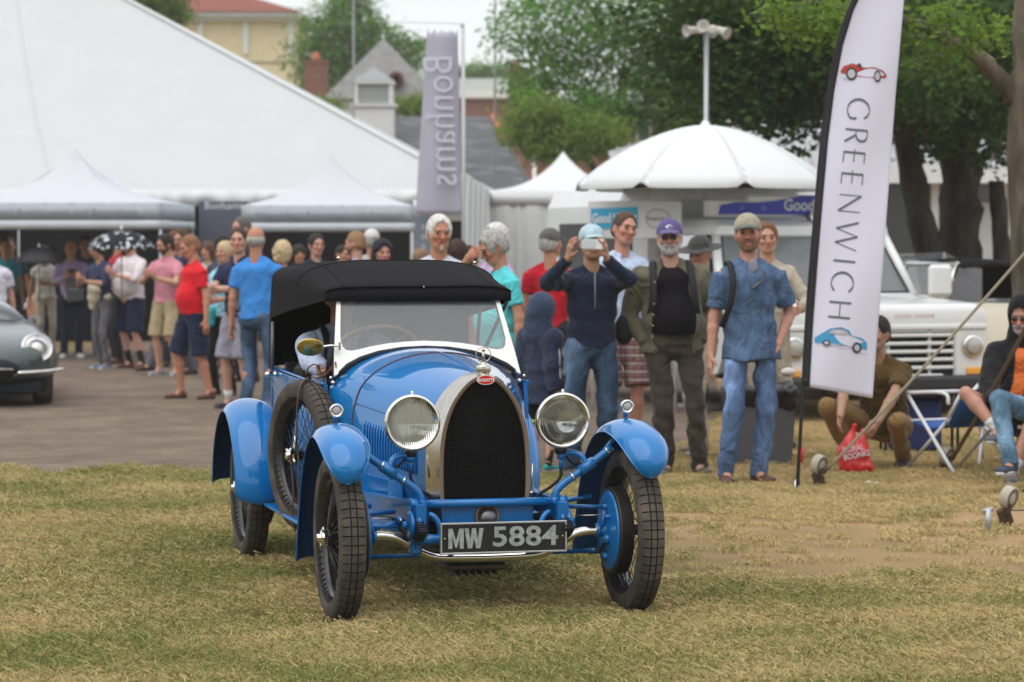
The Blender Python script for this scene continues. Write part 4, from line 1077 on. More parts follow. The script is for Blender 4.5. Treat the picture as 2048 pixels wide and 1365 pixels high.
def ob(name, me, m, parent, **t):
    me.materials.append(m); o = link_mesh(name, me, parent)
    if t: tag(o, **t)
    return o
def mul(c, f): return tuple(x * f for x in c)
PALE, TAN, OLIVE, ASIA = (.52, .29, .20), (.46, .235, .145), (.36, .20, .125), (.44, .26, .165)
ARMS = dict(down=((.265, .03, .84), (.4, 1, 0)), pocket=((.178, -.050, .935), (1, .7, 0)), phone=((.075, -.33, 1.25), (1, -.1, -1)), camera=((.105, -.36, 1.600), (1, -.25, -.6)),
            crossed=((-.07, -.215, 1.20), (1, -.2, -.4)), hip=((.165, -.06, 1.02), (1, .5, 0)), face=((.10, -.205, 1.585), (.6, -1, -.7)), behind=((.10, .16, .97), (1, .6, 0)),
            bend=((.18, -.30, 1.12), (.8, .5, -.6)), hold=((.02, -.26, 1.17), (1, .1, -.6)), side=((.33, .02, .90), (.3, 1, 0)), raise_=((.22, -.25, 1.52), (1, -.2, -.8)))
def person(label, loc, rz, H=1.76, skin=TAN, hair=('short', (.05, .03, .02)), top=None, bottom=None, shoes=None, arms=('down', 'down'), head=(0, 0, 0), fat=1.0, belly=0.0,
           feet=None, vox=.008, cv=.012, pelvis=None, lean=(0, 0, 0), knees=None, ankles=None, group=None, female=False, glasses=None, beard=None, cap=None, mouth=False, low=False, seed=1, face_vox=None, hsf=1.055):
    rr_ = random.Random(seed * 7 + 3)
    if not pelvis and not knees: lean = (lean[0] + rr_.uniform(-1, 2), lean[1] + rr_.uniform(-1.8, 1.8), lean[2] + rr_.uniform(-5, 5)); pelvis = (rr_.uniform(-.02, .02), 0, .945)
    if feet is None: feet = ((-.10 - rr_.uniform(0, .05), rr_.uniform(-.06, .06)), (.10 + rr_.uniform(0, .05), rr_.uniform(-.06, .06)))
    H = H / (1 + (hsf - 1) * .12)
    s = H / 1.78; root = thing('person', label, 'person', loc, R(rz), group)
    low = low or vox > .011
    pel = Vector(pelvis) if pelvis else Vector((0, 0, .95))
    Tm = Matrix.Translation(pel) @ Euler((R(lean[0]), R(lean[1]), R(lean[2]))).to_matrix().to_4x4() @ Matrix.Translation((0, 0, -.95))
    SC = Matrix.Scale(s, 4); T = SC @ Tm; T3 = Tm.to_3x3()
    piv = Matrix.Translation((0, .012, 1.565)); Hm = T @ piv @ Euler((R(head[1]), R(head[2]), R(head[0])), 'XYZ').to_matrix().to_4x4() @ Matrix.Scale(hsf, 4) @ Matrix.Translation((0, -.012, -1.565)); H3 = (Hm.to_3x3() * (1 / s / hsf))
    P = lambda *p: T @ Vector(p); HP = lambda *p: Hm @ Vector(p)
    sd = lambda v=(1, 0, 0): T3 @ Vector(v); hsd = lambda v=(1, 0, 0): H3 @ Vector(v)
    sw = (.92 if female else 1.0); shx = .180 * sw * (.5 + .5 * fat); fw = fat
    # legs
    hips = [P(x * .095 * fat ** .5, 0, .93) for x in (-1, 1)]
    if ankles: an = [SC @ Vector(a) for a in ankles]
    else:
        ft = feet or ((-.11, 0), (.11, 0)); an = [SC @ Vector((x, y + .03, .085)) for x, y in ft]
    kn = []
    for i in (0, 1):
        if knees: kn.append(SC @ Vector(knees[i]))
        else: k_, a_ = ik(hips[i], an[i], .435 * s, .425 * s, (.05 * (i * 2 - 1), -1, 0)); kn.append(k_); an[i] = a_
    # arms
    el, wr, hn = [], [], []
    for i, q in enumerate(arms):
        sg = -1 if i == 0 else 1; sh = P(sg * shx, .01, 1.395)
        if isinstance(q, str): w_, h_ = ARMS[q]; w_ = P(sg * w_[0], w_[1], w_[2]); h_ = sd((sg * h_[0], h_[1], h_[2]))
        else: w_, h_ = SC @ Vector(q[0]), Vector(q[1])
        e, w2 = ik(sh, w_, .285 * s, .255 * s, h_); el.append((sh, e)); wr.append(w2)
    nm = lambda q: q if isinstance(q, str) else q[2] if len(q) > 2 else 'x'
    B = Field(); lip = (skin[0] * .78, skin[1] * .48, skin[2] * .50); red = (skin[0] * 1.0, skin[1] * .87, skin[2] * .84)
    fd = .11
    B.seg(P(0, 0, .98), P(0, 0, 1.34), (.125 * fw, .078 * fw), (.145 * sw * fw ** .5, .090), side=sd(), k=.03, col=skin)
    B.seg(P(-shx * .82, .01, 1.395), P(shx * .82, .01, 1.395), .034 * s, k=.02, col=skin)
    B.ell(P(0, .01, .94), (.125 * fw ** .8 * s, .080 * s, .085 * s), T3, k=.03, col=skin)
    for i in (0, 1):
        B.seg(hips[i], kn[i], .066 * s * fw ** .7, .044 * s, k=.02, col=skin)
        d = (an[i] - kn[i]); cm = kn[i] + d * .3 + Vector((0, .012, 0)); B.seg(kn[i], cm, .044 * s, .050 * s, k=.02, col=skin); B.seg(cm, an[i], .049 * s, .034 * s, k=.02, col=skin)
        B.seg(an[i], an[i] + Vector((0, -.05, -.04)) * s, .034 * s, .03 * s, k=.02, col=skin)
        sh, e = el[i]
        B.seg(sh, e, .036 * s * fw ** .4, .037 * s, k=.012, col=skin); mid = e.lerp(wr[i], .3); B.seg(e, mid, .037 * s, .038 * s, k=.02, col=skin); B.seg(mid, wr[i], .038 * s, .026 * s, k=.015, col=skin)
    # hands
    for i in (0, 1):
        sg = -1 if i == 0 else 1; q = nm(arms[i]); f = (wr[i] - el[i][1]).normalized()
        if q == 'pocket': f = Vector((-sg * .30, .15, -1)).normalized()
        if q == 'behind': f = (f + Vector((-sg * .2, 0, -.5))).normalized()
        if q == 'camera': f = Vector((-sg * .15, -.25, 1)).normalized()
        if q == 'phone': f = Vector((-sg * .45, -.5, .5)).normalized()
        if q == 'face': f = Vector((-sg * 1.0, .05, .35)).normalized()
        pn = Vector((-sg, 0, 0)); 
        if q == 'camera': pn = Vector((-sg * .9, .35, 0))
        if q in ('phone', 'hold', 'crossed'): pn = Vector((-sg * .5, .3, .9))
        if q == 'face': pn = Vector((0, 1, 0))
        if q in ('behind',): pn = Vector((0, 1, 0))
        pn = (pn - f * pn.dot(f)).normalized(); ac = f.cross(pn).normalized(); tk = ac if (ac.dot(Vector((0, -1, .3))) > 0) else -ac
        w0 = wr[i]; pc = w0 + f * .048 * s
        B.seg(w0, w0 + f * .085 * s, (.030 * s, .017 * s), (.040 * s, .016 * s), side=ac, k=.015, col=skin)
        for n_ in range(4):
            off = ((n_ - 1.5) * .0205) * s; ln = (.032, .038, .036, .028)[n_ if tk.dot(ac) > 0 else 3 - n_] * s; b0 = w0 + f * .088 * s + tk * (-off)
            cur = .5 if q in ('down', 'side', 'face') else 1.0
            if q == 'camera': cur = .75
            f1 = (f + pn * .35 * cur).normalized(); b1 = b0 + f1 * ln; f2 = (f + pn * 1.3 * cur).normalized(); b2 = b1 + f2 * ln * .75; f3 = (f * .4 + pn * 1.5 * cur + f * (1 - cur)).normalized(); b3 = b2 + f3 * ln * .55
            B.seg(b0 - f * .012 * s, b1, .0092 * s, .0085 * s, k=.003, col=red); B.seg(b1, b2, .0085 * s, .0078 * s, k=.003, col=red); B.seg(b2, b3, .0078 * s, .0065 * s, k=.003, col=red)
        t0 = w0 + f * .022 * s + tk * .026 * s; t1 = t0 + (f * .6 + tk * .7 + pn * .35).normalized() * .036 * s; t2 = t1 + (f * .9 + tk * .25 + pn * .4).normalized() * .030 * s
        B.seg(t0, t1, .0125 * s, .0105 * s, k=.008, col=skin); B.seg(t1, t2, .0100 * s, .0085 * s, k=.003, col=red)
        hn.append((w0, f, pn, tk))
    # neck and head
    s0 = s; s_h = s * hsf
    B.seg(P(0, .018, 1.44), HP(0, .016, 1.60), (.060 * s * fw ** .5, .058 * s), (.053 * s * fw ** .5, .055 * s), side=sd(), k=.03, col=skin)
    E = lambda c, r, k=.012, col=skin, op='add': B.ell(HP(*c), tuple(x * s_h for x in r), H3, k=k, col=col, op=op)
    Sg = lambda a, b, r0, r1, k=.012, col=skin, side=(1, 0, 0): B.seg(HP(*a), HP(*b), tuple(x * s_h for x in r0) if isinstance(r0, tuple) else r0 * s_h, tuple(x * s_h for x in r1) if isinstance(r1, tuple) else r1 * s_h, side=hsd(side), k=k, col=col)
    jw = 1.0 + .10 * (fw - 1) * 3; jw = min(jw, 1.18)
    E((0, .014, 1.683), (.0765, .094, .095), .02)
    Sg((0, -.022, 1.655), (0, -.040, 1.590), (.064 * jw, .058), (.047 * jw, .042), .025)
    Sg((0, -.052, 1.585), (0, -.060, 1.572), (.026, .022), (.020, .018), .02)
    for x in (-1, 1): Sg((x * .048 * jw, .008, 1.618), (x * .024, -.045, 1.577), .022, .018, .02)
    for x in (-1, 1): E((x * .038, -.062, 1.640), (.024, .020, .022), .015, red)
    Sg((-.034, -.074, 1.690), (.034, -.074, 1.690), .0125, .0125, .012)
    for x in (-1, 1): E((x * .031, -.095, 1.668), (.017, .014, .0115), .012, None, 'sub')
    Sg((0, -.078, 1.672), (0, -.101, 1.637), .0085, .0125, .008, red); E((0, -.104, 1.634), (.012, .012, .0105), .006, red)
    for x in (-1, 1): E((x * .0125, -.093, 1.632), (.0075, .009, .007), .005, red)
    Sg((-.019, -.079, 1.606), (.019, -.079, 1.606), .0078, .0078, .006, lip); Sg((-.015, -.080, 1.5975), (.015, -.080, 1.5975), .0075, .0075, .006, lip)
    if mouth: B.ell(HP(0, -.092, 1.600), (.015 * s, .014 * s, .008 * s), H3, k=.004, op='sub')
    else: B.seg(HP(-.022, -.0905, 1.602), HP(.022, -.0905, 1.602), .0032 * s, k=.003, op='sub')
    for x in (-1, 1): E((x * .079, .016, 1.652), (.009, .018, .030), .008, red); E((x * .082, .010, 1.655), (.004, .009, .017), .004, None, 'sub')
    zt = P(0, 0, 1.53).z; hz = [min(w.z for w in wr) - .1, max(w.z for w in wr) + .12]
    body = ob('body', B.mesh('body', vox, colors=True, vz=vox * 1.7, fine=[(zt - .02, H + .2)] + ([(w.z - .12, w.z + .14) for w in wr] if not low else [])), SKIN_M, root)
    # eyes
    s = s_h
    for x in (-1, 1):
        b = MB(); b.ball(tuple(HP(x * .031, -.0735, 1.666)), .0118 * s, 12); ey = b.build('eye', EYE_M, body)
        if not low: b = MB(); b.ball(tuple(HP(x * .031, -.0825, 1.667)), .0056 * s, 8); b.build('iris', IRIS_M, body)
        b = MB(); b.tube([HP(x * .014, -.0875, 1.6865), HP(x * .031, -.0905, 1.6905), HP(x * .048, -.080, 1.685)], [.0028 * s, .0036 * s, .002 * s], n=5); b.build('eyebrow', mat('brow_%d' % (hash(tuple(hair[1])) % 9999), tuple(min(.3, c * .8) for c in hair[1]), .9), body)
    # hair
    hv = vox if not low else vox
    def hnoise(amp, fr):
        c = HP(0, 0, 1.66)
        return lambda X, Y, Z: amp * (np.sin(X * fr + 3 * np.sin(Z * fr * .6)) * np.sin(Y * fr * 1.1 + 2 * np.sin(X * fr * .7)) + .6 * np.sin((X + Y) * fr * 1.9 + Z * fr * 1.3))
    kind, hc = hair; hm = mat('hair_%.3f_%.3f_%.3f' % tuple(hc), hc, .6, spec=.3, var=.35, vscale=60, stretch=(1, 1, .35), bump=.004, bscale=70)
    hh = Field(); em = (s, s, s)
    def HE(c, r, op='add', k=.01): hh.ell(HP(*c), tuple(x * s for x in r), H3, k=k, op=op)
    if kind != 'none':
        if kind in ('short', 'full', 'curly', 'wavy'):
            g = dict(short=.006, full=.012, curly=.020, wavy=.014)[kind]
            HE((0, .018, 1.688), (.0775 + g, .097 + g, .097 + g * .9)); HE((0, .045, 1.64), (.0775 + g * .5, .062 + g * .6, .06), k=.02)
            HE((0, -.112, 1.658), (.069, .094, .104), 'sub', .010); HE((0, -.03, 1.575), (.10, .11, .062), 'sub', .01)
            for x in (-1, 1): HE((x * .085, .0, 1.645), (.02, .022, .036), 'sub', .006)
        elif kind == 'fringe':      # bald on top, hair round the back and sides
            HE((0, .028, 1.655), (.083, .092, .062)); HE((0, .0, 1.735), (.075, .095, .058), 'sub', .01); HE((0, -.07, 1.64), (.078, .085, .10), 'sub', .006); HE((0, -.03, 1.57), (.10, .11, .05), 'sub', .01)
        elif kind in ('long', 'bob'):
            HE((0, .018, 1.688), (.094, .113, .110)); hh.seg(HP(0, .03, 1.66), HP(0, .06, 1.60 if kind == 'bob' else 1.46), (.098 * s, .085 * s), (.088 * s, .055 * s), side=hsd(), k=.03)
            HE((0, -.085, 1.615), (.060, .085, .088), 'sub', .008); HE((0, -.02, 1.54), (.05, .07, .06), 'sub', .01)
        elif kind == 'tied':
            HE((0, .018, 1.688), (.085, .105, .104)); HE((0, .10, 1.66), (.035, .045, .05), k=.02); HE((0, -.085, 1.625), (.066, .080, .090), 'sub', .008); HE((0, -.03, 1.57), (.10, .11, .06), 'sub', .01)
        if hh.p:
            a_, f_ = dict(short=(.0014, 130), full=(.0022, 110), curly=(.005, 85), wavy=(.0028, 95), fringe=(.0015, 120), long=(.004, 60), bob=(.005, 60), tied=(.002, 90))[kind]
            ob('hair', hh.mesh('hair', hv, disp=hnoise(a_, f_)), hm, root)
    if beard:
        bc, thick = beard[:2]; gt_ = len(beard) > 2; F2 = Field(); bm = mat('beard_%.3f_%.3f_%.3f' % tuple(bc), bc, .9, spec=.1, var=.35, vscale=90, bump=.003, bscale=120)
        BE = lambda c, r, op='add', k=.01: F2.ell(HP(*c), tuple(x * s for x in r), H3, k=k, op=op)
        if gt_: F2.seg(HP(0, -.060, 1.590), HP(0, -.062, 1.570), .025 * s + thick, .020 * s + thick, k=.01)
        else: F2.seg(HP(0, -.045, 1.600), HP(0, -.055, 1.573), (.049 * s * jw + thick, .042 * s + thick * .6), (.032 * s + thick, .027 * s + thick), side=hsd(), k=.02)
        for x in (-1, 1) if not gt_ else (): F2.seg(HP(x * .055 * jw, .0, 1.625), HP(x * .030, -.045, 1.580), .020 * s + thick * .6, .020 * s + thick, k=.02)
        if not gt_: F2.seg(HP(-.026, -.083, 1.613), HP(.026, -.083, 1.613), .0085 * s + thick * .3, k=.006)
        BE((0, -.105, 1.655), (.045, .05, .036), 'sub', .006); BE((0, -.097, 1.601), (.020, .016, .0085), 'sub', .003)
        for x in (-1, 1): BE((x * .045, -.075, 1.650), (.030, .035, .028), 'sub', .006)
        ob('beard', F2.mesh('beard', min(hv, .007), disp=hnoise(.0015, 150)), bm, root)
    # headwear
    if cap:
        ck, cc = cap[0], cap[1]; cm = cloth('cap_%s_%.2f_%.2f_%.2f' % ((ck,) + tuple(cc)), cc); C_ = Field()
        if ck == 'cap':
            C_.ell(HP(0, .018, 1.702), (.087 * s, .102 * s, .090 * s), H3, k=.01); C_.ell(HP(0, -.01, 1.60), (.12 * s, .16 * s, .100 * s), H3, k=.006, op='sub')
            ob('cap', C_.mesh('cap', hv), cm, root)
            b = MB(); Pg = []
            for i in range(9):
                u = -1 + i / 4; a0 = HP(u * .068, -.062 - .030 * (1 - u * u), 1.703 + .012 * (1 - u * u)); a1 = HP(u * .064, -.092 - .085 * (1 - u * u) ** .6, 1.676 + .018 * (1 - u * u)); Pg.append([a0, a0.lerp(a1, .5) + Vector((0, 0, .004 * s)), a1])
            b.grid(Pg, thick=.004); b.build('cap_peak', cloth('cappk_%.2f_%.2f_%.2f' % tuple(cap[2] if len(cap) > 2 else cc), cap[2] if len(cap) > 2 else cc), root)
            if len(cap) > 3:
                b = MB(); b.ball((0, 0, 0), (.024 * s, .006 * s, .015 * s), 12, M=Matrix.Translation(HP(0, -.088, 1.735)) @ H3.to_4x4() @ Matrix.Rotation(R(-25), 4, 'X')); b.build('cap_emblem', mat('emblem_pale', (.55, .55, .62), .7), root)
                b = MB(); b.ball((0, 0, 0), (.012 * s, .006 * s, .008 * s), 10, M=Matrix.Translation(HP(.006, -.092, 1.735)) @ H3.to_4x4() @ Matrix.Rotation(R(-25), 4, 'X')); b.build('cap_emblem', mat('emblem_blue', (.03, .05, .25), .7), root)
        elif ck == 'hat':
            C_.ell(HP(0, .014, 1.715), (.090 * s, .108 * s, .090 * s), H3, k=.01); C_.ell(HP(0, -.0, 1.60), (.14 * s, .16 * s, .100 * s), H3, k=.006, op='sub'); C_.ell(HP(0, .01, 1.700), (.19 * s, .205 * s, .010 * s), H3, k=.02)
            ob('hat', C_.mesh('hat', hv), cm, root)
        elif ck == 'hood':
            C_.ell(HP(0, .020, 1.685), (.106 * s, .128 * s, .128 * s), H3, k=.02); C_.seg(HP(0, .05, 1.62), P(0, .04, 1.45), (.10 * s, .09 * s), (.14 * s, .10 * s), side=hsd(), k=.04)
            C_.ell(HP(0, -.10, 1.650), (.067 * s, .11 * s, .096 * s), H3, k=.01, op='sub'); C_.ell(HP(0, .0, 1.66), (.090 * s, .105 * s, .105 * s), H3, k=.01, op='sub')
            ob('hood', C_.mesh('hood', hv, wrinkle=.003, seed=seed), cm, root)
    if glasses:
        b = MB(); gm = GLAS_M if glasses == 'dark' else mat('spectacle_frame', (.02, .018, .016), .3)
        for x in (-1, 1):
            if glasses == 'dark': b.ball((0, 0, 0), (.021 * s, .005 * s, .0155 * s), 12, M=Matrix.Translation(HP(x * .031, -.097, 1.667)) @ H3.to_4x4())
            else: b.tube([HP(x * .031 + .020 * math.cos(a), -.097, 1.667 + .0135 * math.sin(a)) for a in [2 * PI * k / 14 for k in range(14)]], .0018 * s, n=5, closed=True)
            b.tube([HP(x * .050, -.094, 1.672), HP(x * .078, -.02, 1.670), HP(x * .080, .02, 1.665)], .0018 * s, n=5)
        b.tube([HP(-.012, -.100, 1.670), HP(.012, -.100, 1.670)], .0018 * s, n=5); b.build('glasses', gm, root)
    s = s0
    # shirt or jacket
    def torso_field(g, hem, sleeve, neck, gown=0.0, open_=0.0, bell=belly, collar_sub=True, slw=1.0):
        C = Field(); a_w = .150 * fw; a_c = (.172 if not female else .158) * fw ** .5
        C.seg(P(0, 0, 1.06), P(0, .0, 1.36), ((a_w + g) * s, (.100 * fw + g) * s), ((a_c + g) * s, (.112 * fw ** .5 + g) * s), side=sd(), k=.03, cap=.8)
        lo = hem; C.seg(P(0, .0, 1.08), P(0, 0, lo), ((a_w + g) * s, (.102 * fw + g) * s), ((.158 * fw ** .8 + g + gown) * s, (.112 * fw ** .7 + g + gown) * s), side=sd(), k=.03, cap=.4)
        C.seg(P(-shx * .80, .010, 1.388), P(shx * .80, .010, 1.388), (.052 + g) * s, k=.05)
        C.seg(P(-.05, .018, 1.475), P(-shx * .92, .012, 1.400), (.034 + g) * s, (.040 + g) * s, k=.03); C.seg(P(.05, .018, 1.475), P(shx * .92, .012, 1.400), (.034 + g) * s, (.040 + g) * s, k=.03)
        if female:
            for x in (-1, 1): C.ell(P(x * .07, -.085, 1.27), (.065 * s, .055 * s, .065 * s), T3, k=.04)
        if bell > 0: C.ell(P(0, -.045 - bell * .06, 1.10), ((.150 * fw + g) * s, (.105 + bell * .10 + g) * s, .17 * s), T3, k=.06)
        for i in (0, 1):
            sh, e = el[i]
            if sleeve == 0: continue
            if sleeve <= 1:
                end = sh.lerp(e, .90 * sleeve); C.seg(sh, end, (.054 + g) * s * fw ** .3 * slw, (.053 + g) * s * fw ** .3 * slw, k=.035, cap=.15)
            else:
                C.seg(sh, e, (.053 + g) * s * fw ** .3 * slw, (.044 + g) * s * slw, k=.03); C.seg(e, e.lerp(wr[i], min(1, sleeve - 1)), (.044 + g) * s * slw, (.033 + g) * s * slw, k=.012, cap=.2)
        if collar_sub: C.ell(P(0, -.015, 1.525), (.064 * s, (.066 + neck) * s, (.050 + neck) * s), T3, k=.008, op='sub')
        C.cut(P(0, 0, hem), sd((0, 0, -1)))
        if open_:
            q = Vector((0, -1, 0)); 
            C.seg(P(0, -.26, 1.52), P(0, -.30 - bell * .06, 1.15), (open_ * .74 * s, .24 * s), (open_ * s, .25 * s), side=sd(), k=.008, op='sub', cap=.1); C.seg(P(0, -.30 - bell * .06, 1.17), P(0, -.30 - bell * .06, .70), (open_ * s, .25 * s), (open_ * 1.45 * s, .25 * s), side=sd(), k=.008, op='sub', cap=.1)
        return C
    def do_top(t, nm_='shirt', g0=0.0):
        c = t['col']; m = cloth(t.get('mat', 'top_%.3f_%.3f_%.3f_%s' % (c[0], c[1], c[2], t.get('kind', 'plain'))), c, t.get('kind', 'plain'), t.get('col2'), sc=t.get('sc', 1))
        C = torso_field(t.get('g', .006) + g0, t.get('hem', .96), t.get('sleeve', .62), t.get('neck', 0.0), t.get('flare', .012), t.get('open', 0), slw=t.get('slw', 1.0))
        if t.get('collar'):
            for x in (-1, 1): C.seg(P(0, .055, 1.505), P(x * .052, .010, 1.492), (.010 * s, .020 * s), (.009 * s, .020 * s), side=sd((0, 1, 0)), k=.006); C.seg(P(x * .052, .010, 1.492), P(x * .028, -.062, 1.452), (.008 * s, .018 * s), (.007 * s, .020 * s), side=sd((0, 1, .2)), k=.006)
            if not t.get('closed'): C.ell(P(0, -.10, 1.45), (.020 * s, .05 * s, .055 * s), T3, k=.006, op='sub')
        return ob(t.get('name', nm_), C.mesh(nm_, cv, wrinkle=t.get('wr', .0065) * (1.1 if not low else 1.0), seed=seed + 7, wl=s), m, root), C
    if top: do_top(top)
    if top and top.get('jacket'): do_top(top['jacket'], 'jacket', .010)
    # trousers, shorts
    if bottom:
        c = bottom['col']; m = cloth(bottom.get('mat', 'leg_%.3f_%.3f_%.3f_%s' % (c[0], c[1], c[2], bottom.get('kind', 'plain'))), c, bottom.get('kind', 'plain'), bottom.get('col2'), sc=bottom.get('sc', 1))
        L_ = Field(); g = bottom.get('g', .010); wq = .90 if top and top.get('hem', .96) < .975 else 1.0; sh_ = bottom.get('short', 0); w = bottom.get('wide', 1.0)
        L_.seg(P(0, .0, .93), P(0, .0, 1.03), ((.148 * fw ** .8 + g) * s * wq, (.108 * fw ** .7 + g) * s * wq), ((.140 * fw + g) * s * wq ** 1.6, (.095 * fw + g) * s * wq ** 1.6), side=sd(), k=.04, cap=.2)
        L_.ell(P(0, -.015, .915), ((.135 * fw ** .8 + g) * s, (.085 * fw ** .5 + g) * s, .09 * s), T3, k=.05); L_.ell(P(0, .03, .90), ((.150 * fw ** .8 + g) * s * wq, (.100 + g) * s * wq ** 1.6, .095 * s), T3, k=.04)
        for i in (0, 1):
            if sh_:
                k2 = hips[i].lerp(kn[i], sh_); L_.seg(hips[i], k2, (.080 * fw ** .6 + g) * s * w ** .5, (.072 * fw ** .5 + g) * s * w, k=.035, cap=.12)
            else:
                L_.seg(hips[i], kn[i], (.080 * fw ** .6 + g) * s, (.056 + g) * s * w, k=.03); dn = an[i] + Vector((0, .0, -.03 * s)); L_.seg(kn[i], dn, (.057 + g) * s * w, (.047 + g) * s * w, k=.010, cap=.2)
        ob('shorts' if sh_ else 'trousers', L_.mesh('trousers', cv, wrinkle=bottom.get('wr', .0075) * (1 if not low else .8), seed=seed + 3, wl=s * .9), m, root)
        if bottom.get('belt'):
            b = MB(); ring = [P((.148 * fw + g + .004) * math.cos(a), -(belly * .035) * max(0, -math.sin(a)) + (.105 * fw + g + .002) * math.sin(a), 1.015) for a in [2 * PI * k / 28 for k in range(28)]]
            b.tube(ring, .017 * s, n=6, closed=True, flat=1.0); b.build('belt', mat('belt_black', (.012, .011, .010), .45), root)
            b = MB(); b.box(P(0, -(belly * .035) - .105 * fw - g - .018, 1.015), (.042 * s, .008, .032 * s), bev=.003); b.build('belt_buckle', NIC, root)
    # shoes, socks
    if shoes:
        sc_, sole = shoes[0], shoes[1] if len(shoes) > 1 else (.02, .02, .02)
        for i in (0, 1):
            a = an[i]; sg = -1 if i == 0 else 1; F_ = Field(); out = Vector((sg * .25, -1, 0)).normalized() if not (ankles) else Vector((sg * .12, -1, 0)).normalized()
            if len(shoes) > 3: out = Vector((*shoes[3][i], 0)).normalized()
            zt_ = a.z - .085 * s
            hp = Vector((a.x, a.y, zt_)) - out * .035 * s; tp = hp + out * .215 * s; sdv = Vector((0, 0, 1)).cross(out)
            F_.seg(hp + Vector((0, 0, .038 * s)), tp - out * .04 * s + Vector((0, 0, .030 * s)), (.037 * s, .036 * s), (.047 * s, .028 * s), side=sdv, k=.02); F_.seg(hp + Vector((0, 0, .05 * s)) + out * .02, a + Vector((0, 0, -.005)), .038 * s, .040 * s, k=.02)
            F_.cut((0, 0, zt_ + .012), (0, 0, -1)); so = ob('shoe', F_.mesh('shoe', min(cv, .010)), mat('shoe_%.3f_%.3f_%.3f' % tuple(sc_), sc_, .5, var=.15, vscale=20), root)
            b = MB(); n = 20; b.loft([[hp.lerp(tp, .44) + out * ((.128 if math.cos(t_) > 0 else .125) * s * math.cos(t_)) + sdv * ((.047 if math.cos(t_) > 0 else .038) * s * math.sin(t_)) + Vector((0, 0, z - 0)) for t_ in [2 * PI * k / n for k in range(n)]] for z in (.0, .022 * s)]); b.build('sole', mat('sole_%.2f' % sole[0], sole, .8), so)
            if len(shoes) > 2 and shoes[2]:
                b = MB(); u_ = (kn[i] - a).normalized(); b.tube([a - u_ * .02, a + u_ * .05 * s, a + u_ * shoes[2][1] * s], [.042 * s, .040 * s, .047 * s], n=14); b.build('sock', cloth('sock_%.2f_%.2f' % (shoes[2][0][0], shoes[2][0][2]), shoes[2][0]), root)
    return dict(root=root, P=P, HP=HP, wr=wr, hn=hn, an=an, kn=kn, el=el, s=s, body=body, hips=hips)

# ------------------------------------------------------------------ people
def at_foot(px, py): q = G(px, py); return (q.x, q.y, 0)
WHITE, BLACK = (.70, .70, .70), (.010, .010, .012)
NAVY = (.010, .016, .040)
NEAR = dict(vox=.0072, cv=.0105); MID = dict(vox=.0095, cv=.013); FAR = dict(vox=.013, cv=.017)
GREYH, BROWNH, DARKH, BLONDE, WHITEH, REDH = (.34, .33, .31), (.075, .040, .022), (.018, .013, .010), (.50, .38, .22), (.58, .57, .54), (.30, .14, .055)
BSH, WHS = ((.055, .022, .014), (.03, .02, .015)), ((.65, .65, .66), (.6, .6, .6))

mat('black_tee', (.010, .009, .012), .9, spec=.1, bump=.012, bscale=5, folds=True)
# -- right-hand group
pj = person('bearded man in purple cap, open olive jacket over black t-shirt', at_foot(1342, 952), 4, 1.80, (.50, .29, .22), ('short', (.45, .43, .41)),
    top=dict(col=(.010, .009, .012), mat='black_tee', hem=1.0, sleeve=.6, neck=.014, wr=.004, jacket=dict(col=(.120, .112, .076), mat='olive_cotton', hem=.87, sleeve=1.93, open=.190, neck=.03, flare=.030, collar=True, wr=.010, slw=1.10, name='jacket')),
    bottom=dict(col=(.062, .050, .041), mat='brown_grey_trousers', belt=True, wide=1.08, wr=.015), shoes=((.10, .085, .06), (.03, .03, .03)), arms=('pocket', 'pocket'), head=(-8, 2, 0), fat=1.24, belly=.34,
    beard=((.42, .41, .40), .005), cap=('cap', (.11, .085, .22), (.14, .11, .26), True), glasses='dark', mouth=True, feet=((-.03, .02), (.20, -.02)), seed=4, **NEAR)
P_ = pj['P']; b = MB()
for s in (-1, 1): b.tube(catmull([P_(s * .10, .09, 1.47), P_(s * .125, -.01, 1.50), P_(s * .135, -.13, 1.38), P_(s * .15, -.165, 1.20), P_(s * .19, -.06, 1.05)], 5), .026, n=6, flat=.35)
build_parts(b, 'backpack_strap', mat('strap_black', (.012, .012, .016), .8), pj['root'])
b = MB()
for k in range(6): b.ball(P_(-.128 - .006 * k, -.150 - .012 * k if k < 4 else -.19, 1.36 - .075 * k), .006, 8)
build_parts(b, 'button', mat('pale_button', (.5, .45, .35), .4), pj['root'])
pb_ = person('man in tan cap and blue denim shirt with light jeans, hand in pocket', at_foot(1500, 968), 14, 1.83, (.52, .27, .20), ('short', (.12, .07, .04)),
    top=dict(col=(.090, .150, .250), kind='streaky', mat='chambray', col2=(.075, .125, .22), hem=.83, sleeve=.86, neck=.014, flare=.040, collar=True, wr=.010, slw=1.22),
    bottom=dict(col=(.105, .175, .32), kind='jeans', mat='light_jeans', wide=1.06, wr=.016, g=.004), shoes=((.10, .045, .028), (.05, .04, .03)), arms=('down', 'pocket'), head=(-18, 0, -4), fat=1.03,
    beard=((.20, .12, .075), .004), cap=('cap', (.36, .33, .24), (.13, .15, .13)), feet=((-.17, -.02), (.07, 0)), seed=9, **NEAR)
P_ = pb_['P']; b = MB(); b.tube(catmull([P_(-.13, .10, 1.46), P_(-.145, -.01, 1.475), P_(-.150, -.12, 1.36), P_(-.17, -.12, 1.20), P_(-.20, -.02, 1.05)], 5), .022, n=6, flat=.4); b.build('backpack_strap', mat('strap_black', (.012, .012, .016), .8), pb_['root'])
b = MB(); b.ball(P_(0, -.085, 1.44), (.035, .02, .06), 12); b.build('undershirt', cloth('grey_tee', (.25, .24, .30)), pb_['root'])
